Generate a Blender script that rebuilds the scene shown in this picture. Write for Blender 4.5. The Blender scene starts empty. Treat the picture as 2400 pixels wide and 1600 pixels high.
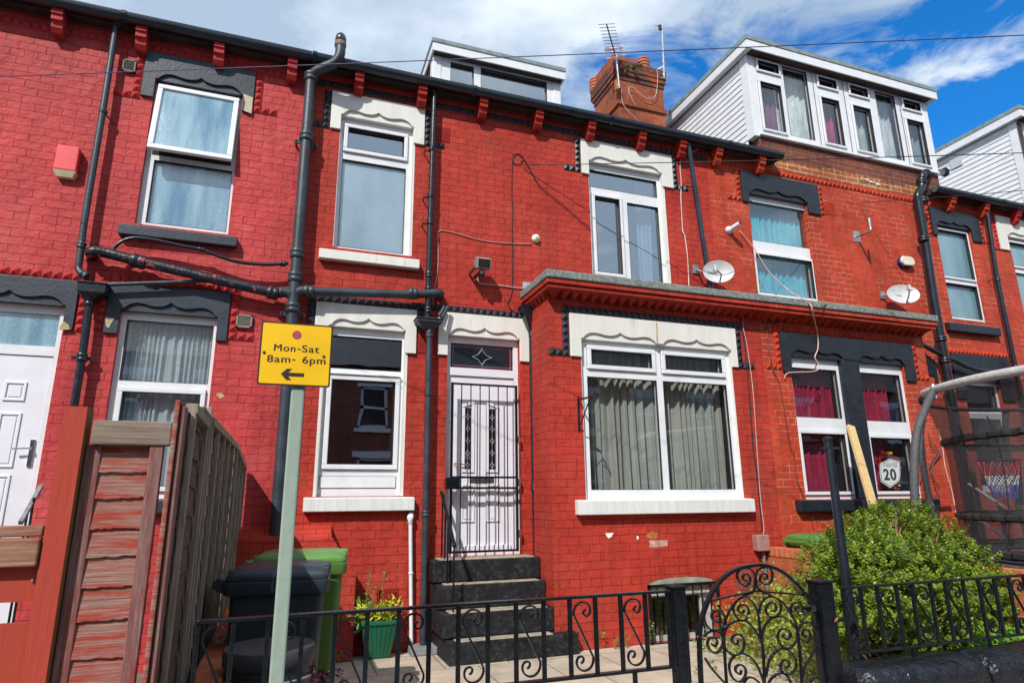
import bpy, math, random
from mathutils import Vector, Matrix
random.seed(7)
R = math.radians
SC = bpy.context.scene
COL = SC.collection
# ---------------------------------------------------------------- camera
H = 1.46                       # eye height above the flagged yard
D = 6.8                        # distance to the main wall face
B = 6.19                       # distance to the bay face
yaw, pit, rol, FPX = 0.34411513, 0.24408665, -0.00848542, 1480.7
fw = Vector((math.sin(yaw)*math.cos(pit), math.cos(yaw)*math.cos(pit), math.sin(pit)))
rt = Vector((math.cos(yaw), -math.sin(yaw), 0))
up = rt.cross(fw)
rt, up = rt*math.cos(rol)+up*math.sin(rol), -rt*math.sin(rol)+up*math.cos(rol)
cam = bpy.data.cameras.new('camera')
cam.sensor_width = 36
cam.lens = FPX/2400*36
cam.clip_start = .05
cam.clip_end = 2000
co = bpy.data.objects.new('camera', cam)
COL.objects.link(co)
m = Matrix((rt, up, -fw)).transposed().to_4x4()
m.translation = Vector((0, 0, H))
co.matrix_world = m
SC.camera = co
# ---------------------------------------------------------------- light
SUN = Vector((.85, 1, -1.25)).normalized()      # direction the light travels
W = bpy.data.worlds.new('World')
SC.world = W
W.use_nodes = True
nt = W.node_tree
nt.nodes.clear()
def N(t, ty, **k):
    n = t.nodes.new(ty)
    for a, b in k.items():
        if a == 'ins':
            for i, v in b.items():
                n.inputs[i].default_value = v
        else:
            setattr(n, a, b)
    return n
def L(t, a, ao, b, bi):
    t.links.new(a.outputs[ao], b.inputs[bi])
sky = N(nt, 'ShaderNodeTexSky', sky_type='NISHITA', sun_disc=False)
sky.sun_elevation = math.asin(-SUN.z)
sky.sun_rotation = math.atan2(-SUN.x, -SUN.y)
sky.air_density = 1.0
sky.dust_density = .3
sky.ozone_density = 3
tc = N(nt, 'ShaderNodeTexCoord')
sp = N(nt, 'ShaderNodeSeparateXYZ')
L(nt, tc, 'Generated', sp, 0)
def M(t, op, a, b=None, c=None, clamp=False):
    n = t.nodes.new('ShaderNodeMath')
    n.operation = op
    n.use_clamp = clamp
    for i, v in enumerate((a, b, c)):
        if v is None:
            continue
        if isinstance(v, (int, float)):
            n.inputs[i].default_value = v
        else:
            t.links.new(v, n.inputs[i])
    return n.outputs[0]
zc = M(nt, 'MAXIMUM', sp.outputs[2], .06)
u = M(nt, 'DIVIDE', sp.outputs[0], zc)
v = M(nt, 'DIVIDE', sp.outputs[1], zc)
cb = N(nt, 'ShaderNodeCombineXYZ')
nt.links.new(u, cb.inputs[0])
nt.links.new(v, cb.inputs[1])
n1 = N(nt, 'ShaderNodeTexNoise', ins={'Scale': 3.2, 'Detail': 12, 'Roughness': .62, 'Distortion': .5})
L(nt, cb, 0, n1, 'Vector')
n2 = N(nt, 'ShaderNodeTexNoise', ins={'Scale': 1.1, 'Detail': 5, 'Roughness': .5})
L(nt, cb, 0, n2, 'Vector')
w_ = M(nt, 'MULTIPLY_ADD', v, .5, u)                    # thick cloud in the west, broken overhead, open low in the east
ca_ = N(nt, 'ShaderNodeMapRange', ins={1: .9, 2: 1.6, 3: .36, 4: .115})
nt.links.new(w_, ca_.inputs[0])
cc_ = N(nt, 'ShaderNodeMapRange', ins={1: 1.85, 2: 2.35, 3: 0, 4: -.22})
nt.links.new(w_, cc_.inputs[0])
cover = M(nt, 'ADD', ca_.outputs[0], cc_.outputs[0])
back = M(nt, 'LESS_THAN', sp.outputs[1], 0)
cover = M(nt, 'ADD', M(nt, 'MULTIPLY', cover, M(nt, 'SUBTRACT', 1, back)), M(nt, 'MULTIPLY', back, .36))
den = M(nt, 'ADD', n1.outputs[0], cover)
mr = N(nt, 'ShaderNodeMapRange', ins={1: .54, 2: .74, 3: 0, 4: 1})
mr.clamp = True
nt.links.new(den, mr.inputs[0])
sh = N(nt, 'ShaderNodeValToRGB')
sh.color_ramp.elements[0].position = .48
sh.color_ramp.elements[0].color = (.24, .31, .40, 1)
sh.color_ramp.elements[1].position = .72
sh.color_ramp.elements[1].color = (.55, .60, .66, 1)
n3 = N(nt, 'ShaderNodeTexNoise', ins={'Scale': 1.7, 'Detail': 7, 'Roughness': .55})
mp = N(nt, 'ShaderNodeMapping', ins={'Location': (3.1, 1.7, .4)})
L(nt, cb, 0, mp, 0)
L(nt, mp, 0, n3, 'Vector')
L(nt, n3, 0, sh, 0)
tint = N(nt, 'ShaderNodeMix', data_type='RGBA', blend_type='MULTIPLY', ins={0: 1.0, 7: (.010, .068, .115, 1)})
L(nt, sky, 0, tint, 6)
mx = N(nt, 'ShaderNodeMix', data_type='RGBA')
L(nt, mr, 0, mx, 0)
L(nt, tint, 2, mx, 6)
L(nt, sh, 0, mx, 7)
bg = N(nt, 'ShaderNodeBackground', ins={1: 1.42})
L(nt, mx, 2, bg, 0)
wo = N(nt, 'ShaderNodeOutputWorld')
L(nt, bg, 0, wo, 0)
sl = bpy.data.lights.new('sun', 'SUN')
sl.energy = 3.7
sl.angle = R(.5)
sl.color = (1, .955, .9)
so = bpy.data.objects.new('sun', sl)
so.rotation_euler = SUN.to_track_quat('-Z', 'Y').to_euler()
COL.objects.link(so)
SC.view_settings.view_transform = 'Standard'
SC.view_settings.look = 'None'
SC.view_settings.exposure = .43
SC.view_settings.gamma = 1
SC.cycles.max_bounces = 8
SC.cycles.transparent_max_bounces = 16
# ---------------------------------------------------------------- surveying helpers
def ray(x, y):
    d = fw + rt*((x-1200)/FPX) - up*((y-800)/FPX)
    return d/d.y
def at(x, y, Y):               # photo pixel (2400 wide) -> point on the vertical plane at distance Y
    return ray(x, y)*Y + Vector((0, 0, H))
def atx(x, y, X):              # -> point on the plane x = X
    d = ray(x, y)
    return d*(X/d.x) + Vector((0, 0, H))
def crop(ox, oy, s):
    return lambda x, y: (ox+x/s, oy+y/s)
K = 2033/700
c1, c2, c3, c4 = (crop(o, 0, K) for o in (0, 600, 1200, 1700))
c5, c6, c7, c8 = (crop(o, 500, K) for o in (0, 600, 1200, 1700))
b1, b2, b3, b4 = (crop(o, 1060, K) for o in (0, 600, 1200, 1700))
def RB(tl, br, Y):             # rectangle x0,x1,z0,z1 on plane Y
    p, q = at(*tl, Y), at(*br, Y)
    return (p.x, q.x, q.z, p.z)
# ---------------------------------------------------------------- materials
MATS = {}
def newmat(name):
    mt = bpy.data.materials.new(name)
    mt.use_nodes = True
    t = mt.node_tree
    t.nodes.clear()
    o = t.nodes.new('ShaderNodeOutputMaterial')
    return mt, t, o
def mat(name, col, rough=.6, var=.15, scale=6, bump=0, bscale=60, metal=0, spec=.5, col2=None, c2amt=.5, c2scale=4, stretch=None, c2edge=.04, coat=0):
    if name in MATS:
        return MATS[name]
    mt, t, o = newmat(name)
    p = N(t, 'ShaderNodeBsdfPrincipled', ins={'Roughness': rough, 'Metallic': metal, 'Specular IOR Level': spec, 'Coat Weight': coat})
    g = N(t, 'ShaderNodeNewGeometry')
    mpg = N(t, 'ShaderNodeMapping', ins={'Scale': stretch or (1, 1, 1)})
    L(t, g, 'Position', mpg, 0)
    n = N(t, 'ShaderNodeTexNoise', ins={'Scale': scale, 'Detail': 6, 'Roughness': .6})
    L(t, mpg, 0, n, 'Vector')
    cr = N(t, 'ShaderNodeValToRGB')
    a = [max(0, c*(1-var*1.6)) for c in col]
    b = [min(1, c*(1+var*1.6)) for c in col]
    cr.color_ramp.elements[0].position = .3
    cr.color_ramp.elements[0].color = (*a, 1)
    cr.color_ramp.elements[1].position = .7
    cr.color_ramp.elements[1].color = (*b, 1)
    L(t, n, 0, cr, 0)
    src, so_ = cr, 0
    if col2:
        nn = N(t, 'ShaderNodeTexNoise', ins={'Scale': c2scale, 'Detail': 8, 'Roughness': .65})
        L(t, mpg, 0, nn, 'Vector')
        m2 = N(t, 'ShaderNodeMapRange', ins={1: c2amt, 2: c2amt+c2edge, 3: 0, 4: 1})
        L(t, nn, 0, m2, 0)
        mi = N(t, 'ShaderNodeMix', data_type='RGBA', ins={7: (*col2, 1)})
        L(t, m2, 0, mi, 0)
        L(t, cr, 0, mi, 6)
        src, so_ = mi, 2
    L(t, src, so_, p, 'Base Color')
    if bump:
        bn = N(t, 'ShaderNodeTexNoise', ins={'Scale': bscale, 'Detail': 4, 'Roughness': .6})
        L(t, mpg, 0, bn, 'Vector')
        bp = N(t, 'ShaderNodeBump', ins={'Strength': 1, 'Distance': bump})
        L(t, bn, 0, bp, 'Height')
        L(t, bp, 0, p, 'Normal')
    L(t, p, 0, o, 0)
    MATS[name] = mt
    return mt
def brick(name, ca, cb_, mortar, rough=.55, bw=.235, rh=.083, ms=.0042, patch=None, pamt=.62, mbump=.011, sq=True, blotch=.18, pm=None):
    mt, t, o = newmat(name)
    p = N(t, 'ShaderNodeBsdfPrincipled', ins={'Roughness': rough, 'Specular IOR Level': .16})
    g = N(t, 'ShaderNodeNewGeometry')
    sg = N(t, 'ShaderNodeSeparateXYZ')
    L(t, g, 'Position', sg, 0)
    sn = N(t, 'ShaderNodeSeparateXYZ')
    L(t, g, 'True Normal', sn, 0)
    side = M(t, 'GREATER_THAN', M(t, 'ABSOLUTE', sn.outputs[0]), .6)
    top = M(t, 'GREATER_THAN', M(t, 'ABSOLUTE', sn.outputs[2]), .8)
    hx = M(t, 'ADD', M(t, 'MULTIPLY', sg.outputs[0], M(t, 'SUBTRACT', 1, side)), M(t, 'MULTIPLY', sg.outputs[1], side))
    hz = M(t, 'ADD', M(t, 'MULTIPLY', sg.outputs[2], M(t, 'SUBTRACT', 1, top)), M(t, 'MULTIPLY', sg.outputs[1], top))
    # slight wander of the joints
    wn = N(t, 'ShaderNodeTexNoise', ins={'Scale': 3.5, 'Detail': 3, 'Roughness': .6})
    L(t, g, 'Position', wn, 'Vector')
    ww = N(t, 'ShaderNodeSeparateColor')
    L(t, wn, 'Color', ww, 0)
    hx = M(t, 'ADD', hx, M(t, 'MULTIPLY', M(t, 'SUBTRACT', ww.outputs[0], .5), .03))
    hz = M(t, 'ADD', hz, M(t, 'MULTIPLY', M(t, 'SUBTRACT', ww.outputs[1], .5), .022))
    w2 = N(t, 'ShaderNodeTexNoise', ins={'Scale': 22, 'Detail': 3, 'Roughness': .6})
    L(t, g, 'Position', w2, 'Vector')
    w3_ = N(t, 'ShaderNodeSeparateColor')
    L(t, w2, 'Color', w3_, 0)
    hx = M(t, 'ADD', hx, M(t, 'MULTIPLY', M(t, 'SUBTRACT', w3_.outputs[0], .5), .010))
    hz = M(t, 'ADD', hz, M(t, 'MULTIPLY', M(t, 'SUBTRACT', w3_.outputs[1], .5), .006))
    c = N(t, 'ShaderNodeCombineXYZ')
    t.links.new(hx, c.inputs[0])
    t.links.new(hz, c.inputs[1])
    bt = N(t, 'ShaderNodeTexBrick', ins={'Color1': (*ca, 1), 'Color2': (*cb_, 1), 'Mortar': (*mortar, 1), 'Scale': 1, 'Mortar Size': ms, 'Mortar Smooth': .6, 'Bias': -.1, 'Brick Width': bw, 'Row Height': rh})
    bt.offset = .5
    bt.offset_frequency = 2
    bt.squash = .5 if sq else 1
    bt.squash_frequency = 7
    L(t, c, 0, bt, 0)
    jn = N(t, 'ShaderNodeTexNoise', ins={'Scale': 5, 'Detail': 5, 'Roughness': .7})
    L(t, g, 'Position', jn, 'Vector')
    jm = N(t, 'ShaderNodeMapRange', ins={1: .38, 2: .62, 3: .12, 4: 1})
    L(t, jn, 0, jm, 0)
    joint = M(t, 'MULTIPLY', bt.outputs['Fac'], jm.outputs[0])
    # blotches over the paint
    n = N(t, 'ShaderNodeTexNoise', ins={'Scale': 1.4, 'Detail': 8, 'Roughness': .65})
    L(t, g, 'Position', n, 'Vector')
    cr = N(t, 'ShaderNodeMapRange', ins={1: .3, 2: .7, 3: 1-blotch, 4: 1+blotch})
    L(t, n, 0, cr, 0)
    mu = N(t, 'ShaderNodeMix', data_type='RGBA', blend_type='MULTIPLY', ins={0: 1})
    L(t, bt, 0, mu, 6)
    L(t, cr, 0, mu, 7)
    # rain runs and chalky, faded areas of the paint
    rm = N(t, 'ShaderNodeMapping', ins={'Scale': (7, 7, .45)})
    L(t, g, 'Position', rm, 0)
    rn = N(t, 'ShaderNodeTexNoise', ins={'Scale': 1, 'Detail': 6, 'Roughness': .65})
    L(t, rm, 0, rn, 'Vector')
    rr_ = N(t, 'ShaderNodeMapRange', ins={1: .35, 2: .62, 3: .84, 4: 1.04})
    L(t, rn, 0, rr_, 0)
    mu2 = N(t, 'ShaderNodeMix', data_type='RGBA', blend_type='MULTIPLY', ins={0: 1})
    L(t, mu, 2, mu2, 6)
    L(t, rr_, 0, mu2, 7)
    fd = N(t, 'ShaderNodeTexNoise', ins={'Scale': .9, 'Detail': 9, 'Roughness': .75})
    fm = N(t, 'ShaderNodeMapping', ins={'Location': (5, 2, 8)})
    L(t, g, 'Position', fm, 0)
    L(t, fm, 0, fd, 'Vector')
    f2 = N(t, 'ShaderNodeMapRange', ins={1: .48, 2: .66, 3: 0, 4: .85})
    L(t, fd, 0, f2, 0)
    mu3 = N(t, 'ShaderNodeMix', data_type='RGBA', blend_type='MULTIPLY', ins={7: (1.06, 1.55, 1.5, 1)})
    L(t, f2, 0, mu3, 0)
    L(t, mu2, 2, mu3, 6)
    mu = mu3
    jd = N(t, 'ShaderNodeMix', data_type='RGBA', blend_type='MULTIPLY', ins={7: (.62, .55, .55, 1)})  # grime and groove shade both darkened into the joint colour
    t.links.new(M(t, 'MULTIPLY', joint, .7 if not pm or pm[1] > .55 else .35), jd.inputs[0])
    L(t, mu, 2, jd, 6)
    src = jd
    fn = N(t, 'ShaderNodeTexNoise', ins={'Scale': 34, 'Detail': 6, 'Roughness': .75})
    L(t, g, 'Position', fn, 'Vector')
    if patch:
        for k, (pc, amt, sc_, seed) in enumerate(patch):
            mm = N(t, 'ShaderNodeMapping', ins={'Location': (seed, seed*.7, seed*1.3)})
            L(t, g, 'Position', mm, 0)
            q = N(t, 'ShaderNodeTexNoise', ins={'Scale': sc_, 'Detail': 9, 'Roughness': .7})
            L(t, mm, 0, q, 'Vector')
            m2 = N(t, 'ShaderNodeMapRange', ins={1: amt, 2: amt+.03, 3: 0, 4: 1})
            L(t, q, 0, m2, 0)
            mi = N(t, 'ShaderNodeMix', data_type='RGBA', ins={7: (*pc, 1)})
            L(t, m2, 0, mi, 0)
            L(t, src, 2, mi, 6)
            src = mi
    if pm:      # worn joints: pale pointing showing where the paint has gone
        mm = N(t, 'ShaderNodeTexNoise', ins={'Scale': 1.1, 'Detail': 6, 'Roughness': .7})
        L(t, g, 'Position', mm, 'Vector')
        m2 = N(t, 'ShaderNodeMapRange', ins={1: pm[1], 2: pm[1]+.08, 3: 0, 4: 1})
        L(t, mm, 0, m2, 0)
        f = M(t, 'MULTIPLY', m2.outputs[0], bt.outputs['Fac'])
        mi = N(t, 'ShaderNodeMix', data_type='RGBA', ins={7: (*pm[0], 1)})
        t.links.new(f, mi.inputs[0])
        L(t, src, 2, mi, 6)
        src = mi
    L(t, src, 2, p, 'Base Color')
    fall = N(t, 'ShaderNodeTexNoise', ins={'Scale': 9, 'Detail': 4, 'Roughness': .6})
    L(t, g, 'Position', fall, 'Vector')
    # each brick's face stands at its own slight height and tilt
    bh = N(t, 'ShaderNodeSeparateColor')
    bt2 = N(t, 'ShaderNodeTexBrick', ins={'Color1': (0, 0, 0, 1), 'Color2': (1, 1, 1, 1), 'Mortar': (.5, .5, .5, 1), 'Scale': 1, 'Mortar Size': ms, 'Mortar Smooth': .6, 'Brick Width': bw, 'Row Height': rh})
    bt2.offset, bt2.offset_frequency, bt2.squash, bt2.squash_frequency = .5, 2, bt.squash, 7
    L(t, c, 0, bt2, 0)
    L(t, bt2, 0, bh, 0)
    hgt = M(t, 'ADD', M(t, 'MULTIPLY', joint, -mbump), M(t, 'ADD', M(t, 'MULTIPLY', fn.outputs[0], .0055), M(t, 'MULTIPLY', fall.outputs[0], .017)))
    hgt = M(t, 'ADD', hgt, M(t, 'MULTIPLY', bh.outputs[0], .004))
    bp = N(t, 'ShaderNodeBump', ins={'Strength': 1, 'Distance': 1})
    t.links.new(hgt, bp.inputs['Height'])
    L(t, bp, 0, p, 'Normal')
    L(t, p, 0, o, 0)
    MATS[name] = mt
    return mt
def glass(name, tint=(.8, .9, .9), refl=.16, rough=.01, bump=0):
    mt, t, o = newmat(name)
    tr = N(t, 'ShaderNodeBsdfTransparent', ins={0: (*tint, 1)})
    gl = N(t, 'ShaderNodeBsdfGlossy', ins={'Roughness': rough, 'Color': (.95, .98, 1, 1)})
    fr = N(t, 'ShaderNodeLayerWeight', ins={0: .5})
    f = M(t, 'MULTIPLY_ADD', M(t, 'POWER', fr.outputs['Facing'], 4), .85, refl, clamp=True)
    mi = N(t, 'ShaderNodeMixShader')
    t.links.new(f, mi.inputs[0])
    L(t, tr, 0, mi, 1)
    L(t, gl, 0, mi, 2)
    g = N(t, 'ShaderNodeNewGeometry')
    nz = N(t, 'ShaderNodeTexNoise', ins={'Scale': 2.2 if not bump else 90, 'Detail': 1})
    L(t, g, 'Position', nz, 'Vector')
    bp = N(t, 'ShaderNodeBump', ins={'Strength': 1, 'Distance': bump or .0012})
    L(t, nz, 0, bp, 'Height')
    L(t, bp, 0, gl, 'Normal')
    L(t, mi, 0, o, 0)
    MATS[name] = mt
    return mt
def frosted(name, ca, cb_, refl=.3, bump=.0012, folds=9, sc=120):
    mt, t, o = newmat(name)
    g = N(t, 'ShaderNodeNewGeometry')
    mp_ = N(t, 'ShaderNodeMapping', ins={'Scale': (folds, folds, .8)})
    L(t, g, 'Position', mp_, 0)
    w = N(t, 'ShaderNodeTexNoise', ins={'Scale': 1, 'Detail': 3, 'Roughness': .5})
    L(t, mp_, 0, w, 'Vector')
    fine = N(t, 'ShaderNodeTexVoronoi', ins={'Scale': sc})
    L(t, g, 'Position', fine, 'Vector')
    ff = M(t, 'ADD', w.outputs[0], M(t, 'MULTIPLY', M(t, 'SUBTRACT', fine.outputs[0], .4), .28))
    cr = N(t, 'ShaderNodeValToRGB')
    cr.color_ramp.elements[0].position = .36
    cr.color_ramp.elements[0].color = (*ca, 1)
    cr.color_ramp.elements[1].position = .7
    cr.color_ramp.elements[1].color = (*cb_, 1)
    t.links.new(ff, cr.inputs[0])
    p = N(t, 'ShaderNodeBsdfDiffuse')
    L(t, cr, 0, p, 0)
    gl = N(t, 'ShaderNodeBsdfGlossy', ins={'Roughness': .1})
    nz = N(t, 'ShaderNodeTexVoronoi', ins={'Scale': sc})
    L(t, g, 'Position', nz, 'Vector')
    bp = N(t, 'ShaderNodeBump', ins={'Strength': 1, 'Distance': bump})
    L(t, nz, 0, bp, 'Height')
    L(t, bp, 0, gl, 'Normal')
    mi = N(t, 'ShaderNodeMixShader', ins={0: refl})
    L(t, p, 0, mi, 1)
    L(t, gl, 0, mi, 2)
    L(t, mi, 0, o, 0)
    MATS[name] = mt
    return mt
def netmat(name, col, holes, lace=None):
    mt, t, o = newmat(name)
    d = N(t, 'ShaderNodeBsdfDiffuse', ins={0: (*col, 1)})
    tr = N(t, 'ShaderNodeBsdfTransparent')
    mi = N(t, 'ShaderNodeMixShader', ins={0: 1-holes})
    if lace:
        g = N(t, 'ShaderNodeNewGeometry')
        vo = N(t, 'ShaderNodeTexVoronoi', ins={'Scale': lace})
        L(t, g, 'Position', vo, 'Vector')
        mr_ = N(t, 'ShaderNodeMapRange', ins={1: .12, 2: .3, 3: min(1, 1-holes+.3), 4: 1-holes})
        L(t, vo, 0, mr_, 0)
        L(t, mr_, 0, mi, 0)
    L(t, tr, 0, mi, 1)
    L(t, d, 0, mi, 2)
    L(t, mi, 0, o, 0)
    MATS[name] = mt
    return mt
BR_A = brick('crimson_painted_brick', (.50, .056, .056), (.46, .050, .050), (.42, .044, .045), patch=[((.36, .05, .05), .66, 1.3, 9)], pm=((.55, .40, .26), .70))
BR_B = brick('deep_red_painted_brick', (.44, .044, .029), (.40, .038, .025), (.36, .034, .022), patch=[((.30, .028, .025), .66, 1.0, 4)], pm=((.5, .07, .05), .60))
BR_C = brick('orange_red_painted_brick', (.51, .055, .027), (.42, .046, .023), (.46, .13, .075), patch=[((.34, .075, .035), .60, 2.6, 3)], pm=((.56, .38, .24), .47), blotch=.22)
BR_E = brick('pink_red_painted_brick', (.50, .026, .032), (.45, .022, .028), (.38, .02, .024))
BR_RAW = brick('bare_brown_brick', (.20, .060, .042), (.13, .045, .04), (.40, .29, .17), patch=[((.42, .17, .07), .62, 2.5, 6)], rough=.85)
BR_CH = brick('chimney_brick', (.36, .085, .04), (.26, .062, .035), (.34, .24, .15), rough=.85, patch=[((.12, .05, .045), .60, 1.8, 2)])
BR_GW = brick('garden_wall_brick', (.50, .13, .055), (.46, .105, .045), (.44, .33, .22), rough=.8, sq=False)
BR_OP = brick('opposite_brick', (.28, .09, .06), (.24, .07, .05), (.3, .25, .2), rough=.8)
RED_A = mat('crimson_terracotta_paint', (.40, .036, .036), .6, .12, 8, .003, 40, spec=.15)
RED_B = mat('deep_red_terracotta_paint', (.34, .026, .02), .6, .12, 8, .003, 40, spec=.15)
RED_C = mat('orange_red_terracotta_paint', (.42, .045, .02), .6, .2, 8, .003, 40, spec=.15)
BLK = mat('black_masonry_paint', (.014, .018, .026), .4, .25, 9, .002, 50)
SLATEP = mat('slate_grey_masonry_paint', (.024, .033, .048), .45, .2, 5, .0025, 30, col2=(.50, .38, .22), c2amt=.735, c2scale=3)
WHT = mat('cream_masonry_paint', (.70, .69, .64), .55, .05, 5, .003, 30, col2=(.42, .34, .24), c2amt=.60, c2scale=6, c2edge=.28, stretch=(1.6, 1.6, .3))
WHS = mat('white_sill_paint', (.68, .69, .68), .5, .07, 8, .004, 26, col2=(.42, .42, .40), c2amt=.60, c2scale=9, c2edge=.2, stretch=(2.5, 2.5, .3))
UPV = mat('white_upvc', (.72, .735, .76), .3, .04, 5, 0, spec=.5, col2=(.50, .48, .43), c2amt=.60, c2scale=7, c2edge=.35)
UPD = mat('white_door_skin', (.72, .72, .78), .33, .03, 5)
GSK = mat('black_gasket', (.02, .02, .022), .6)
PIP = mat('gloss_black_pipe_paint', (.010, .014, .022), .3, .25, 10, .002, 40, spec=.5, col2=(.10, .09, .085), c2amt=.63, c2scale=16, c2edge=.12)
PIPG = mat('charcoal_pipe_paint', (.030, .040, .054), .45, .25, 6, .002, 40, col2=(.10, .10, .10), c2amt=.62, c2scale=13, c2edge=.15)
PEEL = mat('peeling_black_pipe_paint', (.014, .018, .026), .35, .3, 12, .007, 26, col2=(.40, .07, .055), c2amt=.585, c2scale=11, c2edge=.02)
GUT = mat('black_gutter_plastic', (.014, .020, .030), .25, .2, 4, spec=.6)
WOODB = mat('dark_fascia_board', (.035, .028, .028), .7, .3, 5, .002, 30)
IRON = mat('black_gloss_railing_paint', (.006, .008, .011), .2, .3, 20, .0022, 70, spec=.45, col2=(.22, .24, .27), c2amt=.70, c2scale=45)
IRONW = mat('chipped_black_gate_paint', (.006, .007, .010), .2, .3, 20, .0025, 60, spec=.45, col2=(.55, .52, .48), c2amt=.655, c2scale=22, c2edge=.02)
CONC = mat('grey_felted_concrete', (.19, .21, .19), .9, .3, 30, .004, 90)
SLAT = mat('roof_slate', (.09, .09, .10), .7, .2, 4, .004, 20)
LEAD = mat('lead_roof_edge', (.20, .25, .25), .6, .2, 8, .002, 30)
GREYE = mat('grey_roof_edging', (.22, .23, .25), .6, .15, 8)
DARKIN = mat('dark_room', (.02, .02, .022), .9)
G_CLEAR = glass('clear_window_glass', (.82, .88, .88), .20)
G_SKY = glass('sky_reflecting_glass', (.6, .75, .8), .50)
G_DARK = glass('dark_window_glass', (.6, .65, .65), .30)
G_FRB = frosted('pebbled_blue_glass', (.03, .17, .30), (.30, .50, .58), .38)
G_FRG = frosted('frosted_grey_glass', (.13, .22, .28), (.30, .44, .52), .42, folds=2, sc=200)
G_FRT = frosted('frosted_teal_glass', (.10, .24, .30), (.22, .38, .42), .30, folds=4, sc=140)
LACE = netmat('lace_net_curtain', (.75, .8, .85), .42, 16)
# ---------------------------------------------------------------- mesh builder
ORG = {}
class MB:
    def __init__(s):
        s.v = []
        s.f = []
    def add(s, vs, fs):
        o = len(s.v)
        s.v += [tuple(v) for v in vs]
        s.f += [tuple(i+o for i in f) for f in fs]
        return s
    def box(s, x0, x1, y0, y1, z0, z1):
        return s.add([(x0, y0, z0), (x1, y0, z0), (x1, y1, z0), (x0, y1, z0), (x0, y0, z1), (x1, y0, z1), (x1, y1, z1), (x0, y1, z1)],
                     [(0, 1, 5, 4), (1, 2, 6, 5), (2, 3, 7, 6), (3, 0, 4, 7), (4, 5, 6, 7), (3, 2, 1, 0)])
    def obox(s, a, b, w, h, side=Vector((0, 1, 0))):       # bar from a to b, w across (along side), h the other way
        a, b = Vector(a), Vector(b)
        d = (b-a).normalized()
        sd = (side - d*side.dot(d)).normalized()
        n = d.cross(sd)
        vs = [p+sd*i*w/2+n*j*h/2 for p in (a, b) for i, j in ((-1, -1), (1, -1), (1, 1), (-1, 1))]
        return s.add(vs, [(0, 1, 2, 3), (7, 6, 5, 4), (0, 4, 5, 1), (1, 5, 6, 2), (2, 6, 7, 3), (3, 7, 4, 0)])
    def prism(s, poly, y0, y1):                            # polygon in x,z
        n = len(poly)
        vs = [(x, y0, z) for x, z in poly]+[(x, y1, z) for x, z in poly]
        return s.add(vs, [tuple(range(n)), tuple(range(2*n-1, n-1, -1))]+[((i+1) % n, i, n+i, n+(i+1) % n) for i in range(n)])
    def prismx(s, poly, x0, x1):                           # polygon in y,z
        n = len(poly)
        vs = [(x0, y, z) for y, z in poly]+[(x1, y, z) for y, z in poly]
        return s.add(vs, [tuple(range(n-1, -1, -1)), tuple(range(n, 2*n))]+[(i, (i+1) % n, n+(i+1) % n, n+i) for i in range(n)])
    def tube(s, pts, r, seg=10, cap=True):
        pts = [Vector(p) for p in pts]
        n = len(pts)
        rs = r if isinstance(r, (list, tuple)) else [r]*n
        t0 = (pts[1]-pts[0]).normalized()
        ref = Vector((0, 0, 1)) if abs(t0.z) < .9 else Vector((0, 1, 0))
        nn = (ref-t0*ref.dot(t0)).normalized()
        o = len(s.v)
        for i, p in enumerate(pts):
            t = (pts[min(i+1, n-1)]-pts[max(i-1, 0)]).normalized()
            nn = (nn-t*nn.dot(t)).normalized()
            bb = t.cross(nn)
            for k in range(seg):
                a = 2*math.pi*k/seg
                s.v.append(tuple(p+(nn*math.cos(a)+bb*math.sin(a))*rs[i]))
        for i in range(n-1):
            for k in range(seg):
                a, b = o+i*seg+k, o+i*seg+(k+1) % seg
                s.f.append((a, b, b+seg, a+seg))
        if cap:
            s.f.append(tuple(o+k for k in range(seg))[::-1])
            s.f.append(tuple(o+(n-1)*seg+k for k in range(seg)))
        return s
    def lathe(s, c, prof, seg=24, axis='z'):               # prof: (r, h)
        o = len(s.v)
        for r, h in prof:
            for k in range(seg):
                a = 2*math.pi*k/seg
                x, y = r*math.cos(a), r*math.sin(a)
                q = (x, y, h) if axis == 'z' else ((x, -h, y) if axis == 'y' else (h, x, y))
                s.v.append((c[0]+q[0], c[1]+q[1], c[2]+q[2]))
        for i in range(len(prof)-1):
            for k in range(seg):
                a, b = o+i*seg+k, o+i*seg+(k+1) % seg
                s.f.append((a, b, b+seg, a+seg))
        s.f.append(tuple(o+k for k in range(seg))[::-1])
        e = o+(len(prof)-1)*seg
        s.f.append(tuple(e+k for k in range(seg)))
        return s
    def holes(s, x0, x1, z0, z1, y, hs, depth):            # upright sheet at y with rectangular holes and their reveals
        xs = sorted({x0, x1, *[h[0] for h in hs], *[h[1] for h in hs]})
        zs = sorted({z0, z1, *[h[2] for h in hs], *[h[3] for h in hs]})
        xs = [a for a in xs if x0-1e-6 <= a <= x1+1e-6]
        zs = [a for a in zs if z0-1e-6 <= a <= z1+1e-6]
        for i in range(len(xs)-1):
            for j in range(len(zs)-1):
                cx, cz = (xs[i]+xs[i+1])/2, (zs[j]+zs[j+1])/2
                if any(h[0] < cx < h[1] and h[2] < cz < h[3] for h in hs):
                    continue
                s.add([(xs[i], y, zs[j]), (xs[i+1], y, zs[j]), (xs[i+1], y, zs[j+1]), (xs[i], y, zs[j+1])], [(0, 1, 2, 3)])
        for a, b, c, d in hs:
            e = y+depth
            s.add([(a, y, c), (b, y, c), (b, y, d), (a, y, d), (a, e, c), (b, e, c), (b, e, d), (a, e, d)],
                  [(0, 4, 5, 1), (1, 5, 6, 2), (2, 6, 7, 3), (3, 7, 4, 0)])
        return s
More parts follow.
